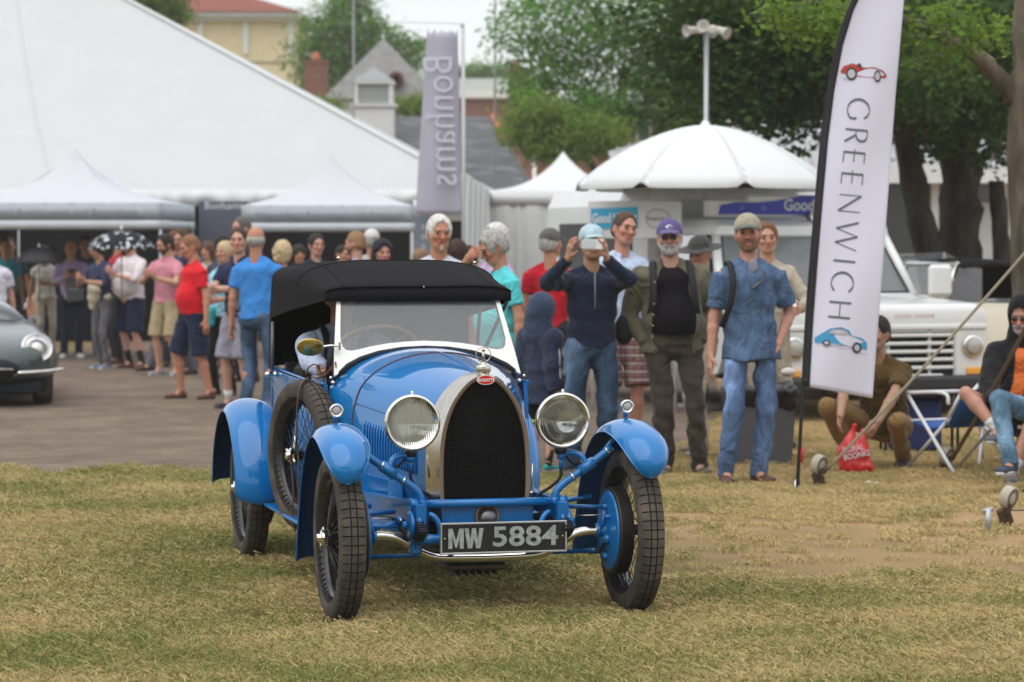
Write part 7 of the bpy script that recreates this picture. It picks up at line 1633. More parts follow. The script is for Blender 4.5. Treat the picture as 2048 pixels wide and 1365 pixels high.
# lilac banner, seen from behind so the name reads mirrored
D = 36; t = thing('hanging_banner', 'tall lilac grey cloth banner on a pole with mirror-reversed white lettering', 'banner', (0, 0, 0)); LIL = mat('lilac_banner_cloth', (.42, .415, .49), .8, spec=.1, var=.05, vscale=3)
def lil(px, py): f = (py - 55) / 375; return at(px, py, D + .05 * math.sin((px - 830) / 14 + f * 2) * (1.2 - f * .7))
b = MB(); rows = []
for i in range(31):
    py = 62 + 368 * i / 30; x0 = 855 - 24 * (i / 30) ** .9; x1 = 915 + 9 * (i / 30); rows.append([lil(x0 + (x1 - x0) * j / 20, py + (5 * abs(math.sin(j * .75)) * (1 - i / 3) if i < 3 else 0) - (7 if i == 0 and j % 5 == 0 else 0)) for j in range(21)])
b.grid(rows, flip=True, thick=.006); bn = b.build('cloth', LIL, t)
b = MB(); b.tube([GD(928, D), at(926, 48, D)], .024, n=8); b.build('pole', mat('pole_white_grey', (.5, .52, .53), .4), t); b = MB(); b.tube([at(750, 43, D), at(926, 48, D)], .005, n=5); b.tube([at(926, 47, D), at(924, 55, D)], .03, n=6); b.build('top_line', mat('pole_white_grey', (.5, .52, .53), .4), t)
c0 = at(883, 242, D); s_ = FPX / D
text('banner_lettering', 'Bonhams', .56, Matrix.Translation(c0 + Vector((0, -.075, 0))) @ Matrix.Rotation(R(-2), 4, 'Y') @ Matrix.Rotation(R(90), 4, 'Y') @ Matrix.Diagonal((1, 1, -1, 1)) @ STAND, mat('pale_print', (.60, .60, .68), .8), bn, sx=.82, offset=-.004)
for px, py, D, h in ((708, -30, 60, 140), (990, -20, 62, 235)):
    t = thing('mast', 'thin grey flag mast %s' % ('in front of the leafy tree' if px < 800 else 'right of the lilac banner'), 'pole', GD(px, D)); b = MB(); b.tube([(0, 0, 0), (0, 0, CAM_H + (490 - py) * D / FPX)], .022, n=6); b.build('shaft', mat('mast_grey', (.22, .22, .23), .5), t)
# lamp post with horn loudspeakers
D = 30; b0 = GD(1412, D); t = thing('speaker_pole', 'grey metal pole topped with a cluster of white horn loudspeakers above the umbrella', 'pole', b0); Z = lambda py: CAM_H + (490 - py) * D / FPX
b = MB(); b.tube([(0, 0, 0), (0, 0, Z(68))], .030, n=10); b.build('shaft', mat('galvanised', (.36, .37, .38), .4, metal=.6), t)
HORN = mat('aged_white_horn', (.50, .47, .42), .5)
for dx, dy, az, el_ in ((-.13, 0, -60, -8), (-.02, -.04, -15, 18), (.14, 0, 50, -25), (.02, .1, 150, 0)):
    d = Vector((math.sin(R(az)), -math.cos(R(az)), math.sin(R(el_)))).normalized(); b = MB(); b.lathe([(0, -.08), (.028, -.075), (.038, -.03), (.042, .0), (.052, .04), (.070, .08), (.073, .085), (.05, .05), (.02, .01), (0, .01)], c=Vector((dx, dy, Z(62))) + d * .03, axis=d, n=16); b.build('horn', HORN, t)
b = MB(); b.tube([(-.14, 0, Z(66)), (.14, 0, Z(66))], .016, n=6); b.build('crossarm', HORN, t)
# parasol
D = 27.6; b0 = GD(1410, D); t = thing('parasol', 'large white scalloped parasol beside the ice cream truck', 'umbrella', b0); PAR = mat('parasol_canvas', (.62, .64, .64), .6, bump=.01, bscale=3); ztop, zrim, Rr = 2.80, 2.22, 1.30
for k in range(8):
    a0 = 2 * PI * (k + .29) / 8; rows = []
    for i in range(13):
        f = i / 12; row = []
        for j in range(13):
            g_ = j / 12; a = a0 + 2 * PI / 8 * g_; rr_ = Rr * f * (1 - .02 * math.sin(PI * g_) * f); z = zrim + (ztop - zrim) * (1 - f ** 1.75) - (.060 * (max(0, f - .84) / .16) ** 1.3 * (1 - abs(2 * g_ - 1) ** 14) if f > .84 else 0) - .006 * math.sin(PI * g_) * f; row.append(Vector((rr_ * math.cos(a), rr_ * math.sin(a), z)))
        rows.append(row)
    b = MB(); b.grid(rows, thick=.004, flip=False); b.build('canopy_panel', PAR, t)
    b = MB(); b.tube([(Rr * f * math.cos(a0), Rr * f * math.sin(a0), zrim + (ztop - zrim) * (1 - f ** 1.75) - .020) for f in [i / 8 for i in range(9)]], .008, n=5); b.build('rib', mat('rib_white', (.6, .6, .58), .5), t)
b = MB(); b.lathe([(.09, ztop - .025), (.05, ztop + .0), (.03, ztop + .035), (0, ztop + .05)], n=12); b.build('finial', PAR, t); b = MB(); b.tube([(0, 0, 0), (0, 0, ztop)], .024, n=8); b.build('pole', mat('rib_white', (.6, .6, .58), .5), t); b = MB(); b.lathe([(.28, 0), (.28, .05), (.04, .08), (.035, .3)], n=16); b.build('foot', mat('mast_grey', (.22, .22, .23), .5), t)

# ------------------------------------------------------------------ white feather flag
FD = 18.35
PF = [(1594, 985), (1600, 880), (1606, 772), (1613, 640), (1622, 520), (1632, 400), (1643, 280), (1656, 180), (1674, 90), (1697, 20), (1728, -40), (1765, -80), (1800, -98), (1822, -96)]
flag = thing('feather_flag', 'tall white feather flag printed with grey capital letters, on a black curved pole', 'flag', (0, 0, 0))
FLW = mat('white_flag_cloth', (.66, .66, .78), .7, spec=.2, var=.02, vscale=2); FBK = mat('black_flag_sleeve', (.010, .009, .012), .6); PRT = mat('grey_flag_print', (.13, .14, .17), .6)
def frip(px, py): return FD + .030 * math.sin((px - 1600) / 42 + py / 210) + .012 * math.sin(py / 60 + px / 30) + .02 * math.sin(py / 140)
def fl(px, py, off=0.0): return at(px, py, frip(px, py) - off)
def edgeL(py): return np.interp(py, [p[1] for p in PF][::-1], [p[0] for p in PF][::-1])
def edgeR(py): return np.interp(py, [-96, 0, 200, 500, 700, 797], [1818, 1808, 1790, 1768, 1752, 1745])
rows = []; rowb = []
N = 90
for i in range(N + 1):
    f = i / N; yl = -94 + (772 + 94) * f; yr = -96 + (797 + 96) * f; l = (edgeL(yl), yl); r_ = (edgeR(yr), yr); rows.append([fl(l[0] + (r_[0] - l[0]) * (.085 + .915 * j / 24), l[1] + (r_[1] - l[1]) * (.085 + .915 * j / 24)) for j in range(25)])
    rowb.append([fl(l[0] + (r_[0] - l[0]) * .09 * j / 3, l[1] + (r_[1] - l[1]) * .09 * j / 3, .004 + .012 * math.sin(PI * j / 3)) for j in range(4)])
b = MB(); b.grid(rows, thick=.003, flip=True); b.build('flag_cloth', FLW, flag); b = MB(); b.grid(rowb, thick=.003, flip=True); b.build('pole_sleeve', FBK, flag)
b = MB(); pp_ = catmull([fl(x, y) for x, y in PF], 5); b.tube(pp_, [.013 - .008 * i / (len(pp_) - 1) for i in range(len(pp_))], n=8); b.build('pole', FBK, flag)
b = MB(); b.ball(fl(1611, 762, .02), .012, 10); b.tube([fl(1604, 770), fl(1603, 800)], .004, n=5); b.build('toggle', BLK, flag); b = MB(); b.tube([at(1592, 992, FD), at(1594, 960, FD)], .020, n=8); b.tube([at(1594, 985, FD), at(1630, 988, FD - .1)], .006, n=6); b.build('ground_spike', CHR, flag)
b = MB(); b.tube([at(1603, 925, FD - .03), at(1605, 895, FD - .03)], .012, n=8); b.build('red_can_weight', mat('red_can', (.5, .03, .03), .3), flag)
def flat_on_flag(name, polys, m, off):
    q = MB()
    for poly in polys: q.add([fl(x, y, off) for x, y in poly], [tuple(range(len(poly)))], smooth=False)
    return q.build(name, m, flag)
# lettering: reading downwards, letter tops towards the right
GL = dict(G=(.95, [([(.88, .80), (.72, .95), (.5, 1.0), (.25, .92), (.07, .7), (.03, .5), (.08, .28), (.25, .08), (.5, 0), (.72, .05), (.90, .18), (.90, .45)], 'v')]),
    R=(.62, [([(.06, 0), (.06, 1)], 't'), ([(.06, 1), (.35, 1), (.52, .9), (.55, .75), (.50, .60), (.32, .50), (.06, .50)], 'v'), ([(.28, .50), (.62, 0)], 't')]),
    E=(.56, [([(.06, 0), (.06, 1)], 't'), ([(.06, .98), (.52, .98)], 'n'), ([(-.10, .5), (.48, .5)], 'n'), ([(.06, .02), (.54, .02)], 'n')]),
    N=(.86, [([(.06, 0), (.06, 1)], 'n'), ([(.06, 1), (.80, 0)], 't'), ([(.80, 0), (.80, 1)], 'n')]),
    W=(1.30, [([(0, 1), (.33, 0)], 't'), ([(.33, 0), (.64, 1)], 'n'), ([(.64, 1), (.97, 0)], 't'), ([(.97, 0), (1.28, 1)], 'n')]),
    I=(.16, [([(.08, 0), (.08, 1)], 't')]), C=(.92, [([(.88, .82), (.70, .96), (.5, 1.0), (.25, .92), (.07, .7), (.03, .5), (.08, .28), (.25, .08), (.5, 0), (.72, .05), (.88, .16)], 'v')]),
    H=(.80, [([(.06, 0), (.06, 1)], 't'), ([(.74, 0), (.74, 1)], 't'), ([(.06, .5), (.74, .5)], 'n')]))
capH = 44.0; base0 = Vector((1697, 196)); dirv = Vector((1656 - 1697, 636 - 196)); Ltot = dirv.length; dirv /= Ltot; upv = Vector((-dirv.y, dirv.x)) * -1
if upv.x < 0: upv = -upv
word = 'GREENWICH'; tot = sum(GL[c][0] for c in word); gap = (Ltot / capH - tot * 1.0) / (len(word) - 1); a = 0.0
for ch in word:
    w, strokes = GL[ch]; polys = []
    for pts, kd in strokes:
        P2 = [Vector((p[0], p[1], 0)) for p in pts]; P2 = catmull(P2, 6) if kd == 'v' else [P2[0].lerp(P2[1], k / 6) for k in range(7)]; n = len(P2); Lp, Rp = [], []
        for i, p in enumerate(P2):
            d = (P2[min(i + 1, n - 1)] - P2[max(i - 1, 0)]).normalized(); nn = Vector((-d.y, d.x, 0)); th = dict(t=.052, n=.024)[kd] if kd != 'v' else .020 + .040 * abs(d.y)
            for Q, sg in ((Lp, 1), (Rp, -1)):
                r2 = p + nn * th * sg; sx_ = base0 + dirv * ((a + r2.x) * capH) + upv * (r2.y * capH); Q.append((sx_.x, sx_.y))
        for i in range(n - 1): polys.append([Lp[i], Lp[i + 1], Rp[i + 1], Rp[i]])
    flat_on_flag('letter', polys, PRT, .006); a += w + gap
def blob(cx, cy, pts, sc=1.0): return [(cx + x * sc, cy + y * sc) for x, y in pts]
RC, BC, DKP, LGP = mat('print_red', (.40, .045, .03), .6), mat('print_blue', (.05, .30, .55), .6), mat('print_dark', (.03, .03, .035), .6), mat('print_pale', (.45, .46, .50), .6)
# small red open racer print
flat_on_flag('printed_shadow', [blob(1727, 150, [(-47, 6), (-20, 8), (30, 12), (46, 16), (20, 15), (-30, 12)])], LGP, .005)
flat_on_flag('printed_red_car', [blob(1727, 145, [(-46, -2), (-40, -12), (-22, -18), (-8, -14), (0, -9), (22, -10), (38, -4), (47, 6), (44, 12), (20, 11), (-6, 9), (-30, 4), (-44, 2)])], RC, .007)
for cx, cy, rx, ry in ((1703, 148, 11, 13), (1755, 153, 7, 12)):
    flat_on_flag('printed_wheel', [[(cx + rx * math.cos(t), cy + ry * math.sin(t)) for t in [2 * PI * k / 18 for k in range(18)]]], DKP, .009); flat_on_flag('printed_wheel_rim', [[(cx + rx * .68 * math.cos(t), cy + ry * .68 * math.sin(t)) for t in [2 * PI * k / 18 for k in range(18)]]], LGP, .011)
flat_on_flag('printed_cockpit', [blob(1727, 145, [(-14, -14), (-8, -19), (-3, -12), (-6, -9)])], DKP, .009)
# small blue coupe print
flat_on_flag('printed_shadow', [blob(1682, 690, [(-54, -2), (-20, 4), (30, 14), (54, 20), (20, 16), (-30, 6)])], LGP, .005)
flat_on_flag('printed_blue_car', [blob(1682, 680, [(-52, 6), (-53, -4), (-40, -12), (-22, -22), (0, -25), (16, -19), (22, -8), (42, -3), (52, 6), (52, 20), (38, 18), (0, 12), (-30, 8)])], BC, .007)
flat_on_flag('printed_side_glass', [blob(1682, 680, [(-26, -13), (-18, -20), (0, -22), (12, -17), (17, -9), (-4, -11)])], LGP, .009); flat_on_flag('printed_side_strip', [blob(1682, 680, [(-30, 6), (0, 10), (34, 15), (34, 20), (0, 16), (-28, 10)])], LGP, .009)
for cx, cy, rx, ry in ((1653, 686, 8, 6), (1714, 696, 9, 11)):
    flat_on_flag('printed_wheel', [[(cx + rx * math.cos(t), cy + ry * math.sin(t)) for t in [2 * PI * k / 18 for k in range(18)]]], DKP, .011); flat_on_flag('printed_wheel_rim', [[(cx + rx * .6 * math.cos(t), cy + ry * .6 * math.sin(t)) for t in [2 * PI * k / 18 for k in range(18)]]], LGP, .013)

# ------------------------------------------------------------------ ice cream truck
TW = mat('truck_white_paint', (.66, .68, .67), .35, spec=.4, coat=.5, var=.04, vscale=1.5); TW2 = mat('truck_cream_white', (.58, .59, .56), .45, coat=.3, var=.05, vscale=2); TG = glass_mat('truck_glass', (.55, .6, .58), dust_glare=.36, dust_glare_col=(.46, .49, .49)); BLU = mat('sign_blue', (.030, .045, .42), .4); LBL = mat('sign_light_blue', (.04, .32, .52), .4)  # truck glass: pale diffuse share paints in the reflected sky
ty = R(20); tl = at(1560, 700, 25.25); tr = thing('ice_cream_truck', 'white ice cream truck with wide barred grille, parked under the trees behind the spectators', 'truck', (tl.x + 1.03 * math.cos(ty), tl.y + 1.03 * math.sin(ty), 0), ty)
tr.scale = (1.065, 1, 1.035)
def rsec(y, hw, z0, z1, r=.12, n=5):
    pts = [(-hw, z0), (-hw, z1 - r)]; pts += [(-hw + r * (1 - math.cos(a)), z1 - r + r * math.sin(a)) for a in [PI / 2 * k / n for k in range(1, n + 1)]]; pts += [(-x, z) for x, z in reversed(pts)]; return [Vector((x, y, z)) for x, z in pts]
b = MB(); b.loft([rsec(-.02, .98, .80, .97, .06), rsec(.0, 1.01, .78, 1.015, .09), rsec(.10, 1.03, .76, 1.045, .12), rsec(.7, 1.03, .76, 1.075, .14), rsec(1.38, 1.03, .76, 1.11, .14)]); b.build('bonnet', TW, tr, angle=50)
for s in (-1, 1):
    b = MB(); yy = [0.02, .12, .28, .40, .55, .72, .90, 1.05, 1.2, 1.5, 2.1]; bot = [.36, .36, .40, .62, .76, .80, .76, .62, .40, .34, .34]
    b.grid([[Vector((s * 1.035, y, z0 + (.80 - z0) * k / 3)) for k in range(4)] for y, z0 in zip(yy, bot)], thick=.06 * s, flip=False); b.build('front_wing', TW, tr, angle=40)
    e = bpy.data.objects.new('wheel', None); COL.objects.link(e); e.parent = tr; e.location = (s * .86, .72, .36)
    b = MB(); b.lathe([(.20, -.09), (.33, -.10), (.36, -.07), (.365, 0), (.36, .07), (.33, .10), (.20, .09)], axis=(1, 0, 0), n=32); b.build('tyre', RUB, e); b = MB(); b.lathe([(0, .03), (.12, .05), (.14, .02), (.21, .06), (.21, -.06), (0, -.06)], axis=(s, 0, 0), n=24); b.build('rim', TW2, e)
b = MB(); b.box((0, .09, .58), (1.90, .04, .56)); b.build('radiator_backing', UNDER, tr)
for k in range(8):
    z = .835 - k * .072; b = MB(); b.box((0 if k else 0, -.03, z), (2.0 if k == 0 else 1.34 if k < 6 else 1.14, .05, .030 if k else .042), bev=.008); b.build('grille_bar', TW, tr)
for x in (-.45, .05, .45): b = MB(); b.box((x, -.005, .60), (.028, .03, .48)); b.build('grille_upright', TW2, tr)
for s in (-1, 1):
    b = MB(); b.box((s * .85, -.0, .60), (.33, .08, .44), bev=.02); b.build('headlight_surround', TW, tr); b = MB(); b.lathe([(0, .03), (.05, .02), (.085, -.02), (.098, -.05), (.10, -.06), (.088, -.062)], c=(s * .855, -.01, .66), axis=(0, 1, 0), n=28); hl = b.build('headlight', CHR, tr); b = MB(); b.lathe([(0, -.085), (.05, -.078), (.088, -.06)], c=(s * .855, -.01, .66), axis=(0, 1, 0), n=24); b.build('lens', glass_mat('truck_lens', (.85, .87, .87), dust_glare=.4, dust_glare_col=(.6, .62, .6)), hl)
    b = MB(); b.box((s * .87, -.05, .44), (.15, .03, .07), bev=.01); b.build('indicator', mat('amber_lens', (.8, .35, .05), .3, coat=.5), tr)
b = MB(); b.box((0, -.08, .34), (1.9, .12, .13), bev=.03); b.build('bumper', mat('bumper_black', (.02, .02, .022), .5), tr); b = MB(); b.box((0, 1.9, .42), (1.7, 3.8, .18)); b.build('chassis', UNDER, tr)
text('bonnet_lettering', 'GOOD HUMOR', .046, Matrix.Translation((.30, -.028, .935)) @ STAND, mat('faded_red_print', (.62, .38, .35), .6), tr, space=1.3)
# cab
A0 = [(-.96, 1.32, 1.09), (.96, 1.32, 1.09)]; A1 = [(-.84, 1.72, 1.67), (.84, 1.72, 1.67)]
b = MB(); b.tube([A0[0], A1[0]], .045, n=8); b.tube([A0[1], A1[1]], .045, n=8); b.tube([A0[0], A0[1]], .035, n=8); b.tube([A1[0], A1[1]], .04, n=8); b.build('windscreen_frame', TW, tr)
b = MB(); b.grid([[Vector(A0[0]), Vector(A1[0])], [Vector(A0[1]), Vector(A1[1])]]); b.build('windscreen', TG, tr)
b = MB(); b.tube([Vector(A0[0]) + Vector((.05, -.012, .03)), Vector(A1[0]) + Vector((.05, -.012, -.03)), Vector(A1[1]) + Vector((-.05, -.012, -.03)), Vector(A0[1]) + Vector((-.05, -.012, .03))], .014, n=6, closed=True); b.build('windscreen_rubber', UNDER, tr)
b = MB(); b.loft([rsec(1.66, .86, 1.66, 1.74, .06), rsec(1.78, .92, 1.66, 1.80, .10), rsec(2.7, .95, 1.66, 1.83, .12)]); b.build('cab_roof', TW, tr, angle=50)
for s in (-1, 1):
    b = MB(); b.grid([[Vector((s * 1.02, y, z)) for z in (.34, .7, 1.08)] for y in (1.36, 1.8, 2.3, 2.75)], thick=.04 * s); dr = b.build('door', TW, tr); b = MB(); b.box((s * 1.06, 2.5, .98), (.03, .14, .03), bev=.008); b.build('handle', CHR, dr)
    b = MB(); b.grid([[Vector((s * .99, 1.45, 1.10)), Vector((s * .90, 1.82, 1.68))], [Vector((s * .99, 2.6, 1.10)), Vector((s * .92, 2.6, 1.68))]]); b.build('side_window', TG, dr); b = MB(); b.tube([(s * .98, 2.66, 1.08), (s * .92, 2.66, 1.72)], .05, n=6); b.build('door_pillar', TW, dr)
b = MB(); b.box((0, 2.74, 1.25), (1.9, .04, 1.0)); b.build('cab_back', mat('pale_panel_inside', (.38, .40, .40), .7), tr); b = MB(); b.box((0, 2.3, .95), (1.7, .5, .5), bev=.06); b.box((0, 1.5, 1.04), (1.8, .25, .10), bev=.03); b.build('cab_interior', mat('cab_grey', (.10, .10, .10), .7), tr)
b = MB(); b.loft([[Vector((x, y, z)) for x, z in ((-1.08, .45), (-1.08, 1.95), (-1.0, 2.12), (1.0, 2.12), (1.08, 1.95), (1.08, .45))] for y in (2.80, 5.6)], smooth=False); b.build('box_body', TW, tr)
b = MB(); b.box((-1.11, 4.2, 1.28), (.06, 2.6, .05)); b.box((-1.24, 4.2, 1.30), (.3, 2.2, .025)); b.build('serving_ledge', TW2, tr)
b = MB(); b.box((-1.085, 4.2, 1.55), (.03, 2.0, .46)); b.build('serving_hatch', mat('hatch_dark', (.05, .05, .05), .6), tr)
# roof sign
rs = MB(); rs.box((-.05, 1.95, 1.905), (1.60, .10, .17), bev=.02); rs.box((.10, 1.95, 1.995), (1.1, .10, .08), bev=.02); rsg = rs.build('roof_sign', TW, tr)
b = MB(); pl = [(-.68, -.055), (-.66, .03), (-.5, .06), (-.3, .055), (-.1, .075), (.15, .12), (.6, .13), (.74, .09), (.74, -.055)]; b.prism(pl, .01, M=Matrix.Translation((-.06, 1.893, 1.905))); b.build('sign_blue_field', BLU, rsg)
text('sign_lettering', 'Good Humor', .155, Matrix.Translation((.28, 1.883, 1.935)) @ STAND, mat('white_print', (.62, .64, .66), .6), rsg, offset=.004, sx=.86)
for x in (-.52, -.30): b = MB(); [b.tube([(x - .035 * math.cos(a), 1.885, 1.91 - .035 * math.sin(a)), (x + .035 * math.cos(a), 1.885, 1.91 + .035 * math.sin(a))], .005, n=5) for a in (0, PI / 3, 2 * PI / 3)]; b.build('snowflake', mat('snow_print', (.25, .30, .7), .5), rsg)
for x in (.16, .30, .56, .70): b = MB(); b.lathe([(.03, .14), (.034, .08), (.045, .02), (.056, -.03), (.05, -.03), (.03, .03), (0, .04)], c=(x, 1.75, 1.835), axis=(0, 1, 0), n=16); b.build('roof_horn', CHR, tr)
b = MB(); b.box((1.20, 1.25, 1.23), (.24, .07, .30), bev=.06); b.tube([(1.02, 1.35, 1.08), (1.2, 1.28, 1.08), (1.22, 1.27, 1.2)], .014, n=6); b.build('door_mirror', TW, tr)
# menu signs fixed to the truck's near side, turned to face the queue
u27 = 27.0 / FPX; c0 = at(1270, 440, 27.0); ms = thing('menu_sign', 'white sign board with light blue lettered panel and oval emblem under the parasol', 'sign', (c0.x, c0.y, 0), R(3)); z0 = c0.z
b = MB(); b.box((0, 0, z0), (.90, .03, .36), bev=.005); b.tube([(-.40, .05, 0), (-.40, .05, z0)], .018, n=6); b.tube([(.40, .05, 0), (.40, .05, z0)], .018, n=6); b.build('board', mat('sign_white', (.60, .61, .60), .6), ms)
M_ = Matrix.Translation((-.20, -.020, z0)) @ Matrix.Rotation(R(-2), 4, 'Y'); b = MB(); b.box((0, 0, .015), (.45, .01, .20), M=M_); b.build('blue_panel', LBL, ms); text('sign_lettering', 'Good Humor', .125, M_ @ Matrix.Translation((0, -.009, .015)) @ STAND, mat('white_print', (.62, .64, .66), .6), ms, offset=.004, sx=.62)
b = MB(); b.tube([(.22 + .115 * math.cos(a), -.022, z0 + .01 + .090 * math.sin(a)) for a in [2 * PI * k / 30 for k in range(30)]], .004, n=5, closed=True); b.build('oval_outline', mat('oval_grey', (.30, .31, .32), .6), ms); text('sign_lettering', 'Häagen-Dazs', .045, Matrix.Translation((.22, -.020, z0 + .01)) @ STAND, mat('oval_grey', (.30, .31, .32), .6), ms, offset=.001, sx=.85)

# ------------------------------------------------------------------ dark green sports car at the left edge
GRN = mat('dark_grey_green_paint', (.034, .054, .054), .3, coat=.6, var=.03); ec = at(-44, 700, 27.6)
gt = thing('sports_car', 'grey green 1960s sports car with long nose, cut off by the left edge', 'car', (ec.x, ec.y, 0), R(12)); gt.scale = (1, 1, .89)
ekeys = [(0, .18, .44, .56), (.06, .40, .33, .60), (.2, .62, .27, .68), (.45, .76, .25, .76), (.8, .82, .25, .82), (1.3, .83, .25, .875), (2.0, .83, .25, .91), (2.6, .83, .26, .93), (3.4, .82, .27, .93), (4.0, .74, .32, .86), (4.4, .50, .42, .74)]
def ering(y):
    hw, z0, z1 = lerp_keys(ekeys, y); R_ = []
    for k in range(40):
        a = 2 * PI * k / 40; c_, s_ = math.cos(a), math.sin(a); x = hw * math.copysign(abs(c_) ** .62, c_); zm = (z0 * .62 + z1 * .38); z = zm + (z1 - zm) * abs(s_) ** .75 if s_ > 0 else zm - (zm - z0) * abs(s_) ** .6
        if s_ > 0 and y < 2.4: z += .055 * math.exp(-((abs(x) - .58) / .13) ** 2) * min(1, y * 2.5) + .05 * math.exp(-(x / .2) ** 2) * min(1, y)
        R_.append(Vector((x, y, z)))
    return R_
b = MB(); b.loft([ering(y) for y in [0, .03, .06, .12, .2, .3, .45, .6, .8, 1.05, 1.3, 1.6, 2.0, 2.3, 2.6, 3.0, 3.4, 3.7, 4.0, 4.2, 4.4]]); b.build('body', GRN, gt, angle=60)
b = MB(); b.lathe([(.36, -.08), (.34, .02), (.30, .06), (0, .07)], c=(0, .05, .44), axis=(0, 1, 0), n=36, sx=1); mo = b.build('grille_mouth', UNDER, gt)
for v in mo.data.vertices: v.co.z = .44 + (v.co.z - .44) * .36; v.co.x *= 1.15
b = MB(); b.tube([(x, -.035, .44) for x in (-.34, 0, .34)], .012, n=8); b.tube([(.40 * math.sin(a) , .0 + .0 * a, .355 - .0 + .03 * (1 - math.cos(a))) for a in [-1.2 + 2.4 * k / 12 for k in range(13)]], .008, n=6); b.build('grille_trim', CHR, gt)
for s in (-1, 1):
    b = MB(); b.tube(catmull([(s * .38, -.06, .40), (s * .55, .0, .405), (s * .72, .14, .41), (s * .84, .34, .42)], 5), .038, n=10, flat=.55, up=Vector((0, 0, 1))); b.build('bumper', CHR, gt)
    c = Vector((s * .585, .30, .665)); ax_ = Vector((s * .30, -1, .28)).normalized()
    b = MB(); b.lathe([(.155, .0), (.165, .012), (.150, .02), (.14, -.01), (.10, -.05), (0, -.06)], c=c, axis=ax_, n=32, up=(0, 0, 1)); hh_ = b.build('headlight', CHR, gt); b = MB(); b.lathe([(0, .01), (.05, .005), (.09, -.02), (.095, -.04)], c=c + ax_ * .01, axis=ax_, n=24); b.build('bulb_lamp', mat('lamp_reflector', (.80, .79, .72), .13, metal=1), hh_); b = MB(); b.lathe([(0, .05), (.08, .04), (.15, .01)], c=c, axis=ax_, n=24); b.build('lens', LENS, hh_)
    for yy in (.85, 3.5):
        e = bpy.data.objects.new('wheel', None); COL.objects.link(e); e.parent = gt; e.location = (s * .66, yy, .32); b = MB(); b.lathe([(.18, -.09), (.29, -.10), (.315, -.08), (.32, 0), (.315, .08), (.29, .10), (.18, .09)], axis=(1, 0, 0), n=32); b.build('tyre', RUB, e); b = MB(); b.lathe([(0, .06), (.05, .06), (.06, .02), (.19, .05), (.19, -.05), (0, -.05)], axis=(s, 0, 0), n=24); b.build('rim', CHR, e)
b = MB(); b.box((0, .9, .22), (1.25, 1.4, .16), bev=.04); b.build('underbody', UNDER, gt)
b = MB(); cabr = []
for y, hw, z in ((2.05, .60, .93), (2.45, .50, 1.14), (2.8, .47, 1.20), (3.2, .45, 1.17), (3.8, .35, .98), (4.2, .2, .84)): cabr.append([Vector((hw * math.cos(a), y, .86 + (z - .86) * math.sin(a) ** .6)) for a in [PI * k / 14 for k in range(15)]])
b.grid(cabr, thick=.01); b.build('cabin', mat('car_dark_glass', (.03, .04, .045), .08, coat=1), gt)

# ------------------------------------------------------------------ open car behind the truck
oc = GD(1925, 30.2); t = thing('open_classic_car', 'cream open classic car with black folded hood behind the ice cream truck', 'car', (oc.x, oc.y, 0), R(-75)); CRM = mat('cream_paint', (.60, .56, .44), .35, coat=.5)
b = MB(); b.loft([[Vector((hw * c_, y, zz)) for c_, zz in ((-1, .4), (-1, zt - .15), (-.85, zt), (.85, zt), (1, zt - .15), (1, .4))] for y, hw, zt in ((-2.1, .5, .8), (-1.8, .78, .95), (-.6, .82, 1.02), (.4, .84, 1.0), (1.6, .82, 1.0), (2.1, .6, .9))]); b.build('body', CRM, t, angle=45)
b = MB(); b.tube([(-.72, -.55, 1.0), (-.66, -.35, 1.42), (.66, -.35, 1.42), (.72, -.55, 1.0)], .025, n=6); b.build('windscreen_frame', CHR, t); b = MB(); b.grid([[Vector((-.70, -.53, 1.02)), Vector((-.65, -.35, 1.41))], [Vector((.70, -.53, 1.02)), Vector((.65, -.35, 1.41))]]); b.build('windscreen', TG, t)
b = MB(); b.grid([[Vector((x * .80, y, z - .05 * abs(x) ** 3)) for x in (-1, -.8, -.4, 0, .4, .8, 1)] for y, z in ((-.35, 1.42), (.0, 1.45), (.5, 1.42), (.9, 1.36), (1.3, 1.02))], thick=.03); b.box((-.80, .95, 1.2), (.02, .7, .36)); b.box((.80, .95, 1.2), (.02, .7, .36)); b.build('black_hood', CANV, t)
for s in (-1, 1):
    for y in (-1.3, 1.3): b = MB(); b.lathe([(0, -.09), (.28, -.09), (.33, -.06), (.33, .06), (.28, .09), (0, .09)], c=(s * .72, y, .33), axis=(1, 0, 0), n=24); b.build('wheel', RUB, t)
t = thing('plastic_shelter', 'low shelter of clear plastic sheeting in front of the dark tree trunks', 'tent', GD(1935, 33), 0); PL = glass_mat('clear_sheet', (.75, .78, .8), dust_glare=.32, rough=.15, dust_glare_col=(.55, .56, .58)); u = 33 / FPX
X = lambda px: (px - 1935) * u; Z = lambda py: CAM_H + (490 - py) * u
b = MB(); b.grid([[Vector((X(1700), 0, Z(620))), Vector((X(1790), 0, Z(508))), Vector((X(1790), 1.6, Z(515)))], [Vector((X(1888), 0, Z(620))), Vector((X(1888), 0, Z(505))), Vector((X(1888), 1.6, Z(512)))], [Vector((X(2075), 0, Z(620))), Vector((X(2050), 0, Z(575))), Vector((X(2050), 1.6, Z(580)))]]); b.build('plastic_sheet', PL, t); b = MB(); b.tube([(X(1888), 0, 0), (X(1888), 0, Z(505))], .02, n=6); b.tube([(X(1790), 0, 0), (X(1790), 0, Z(508))], .02, n=6); b.tube([(X(2050), 0, 0), (X(2050), 0, Z(575))], .02, n=6); build_parts(b, 'frame_post', TW2, t)

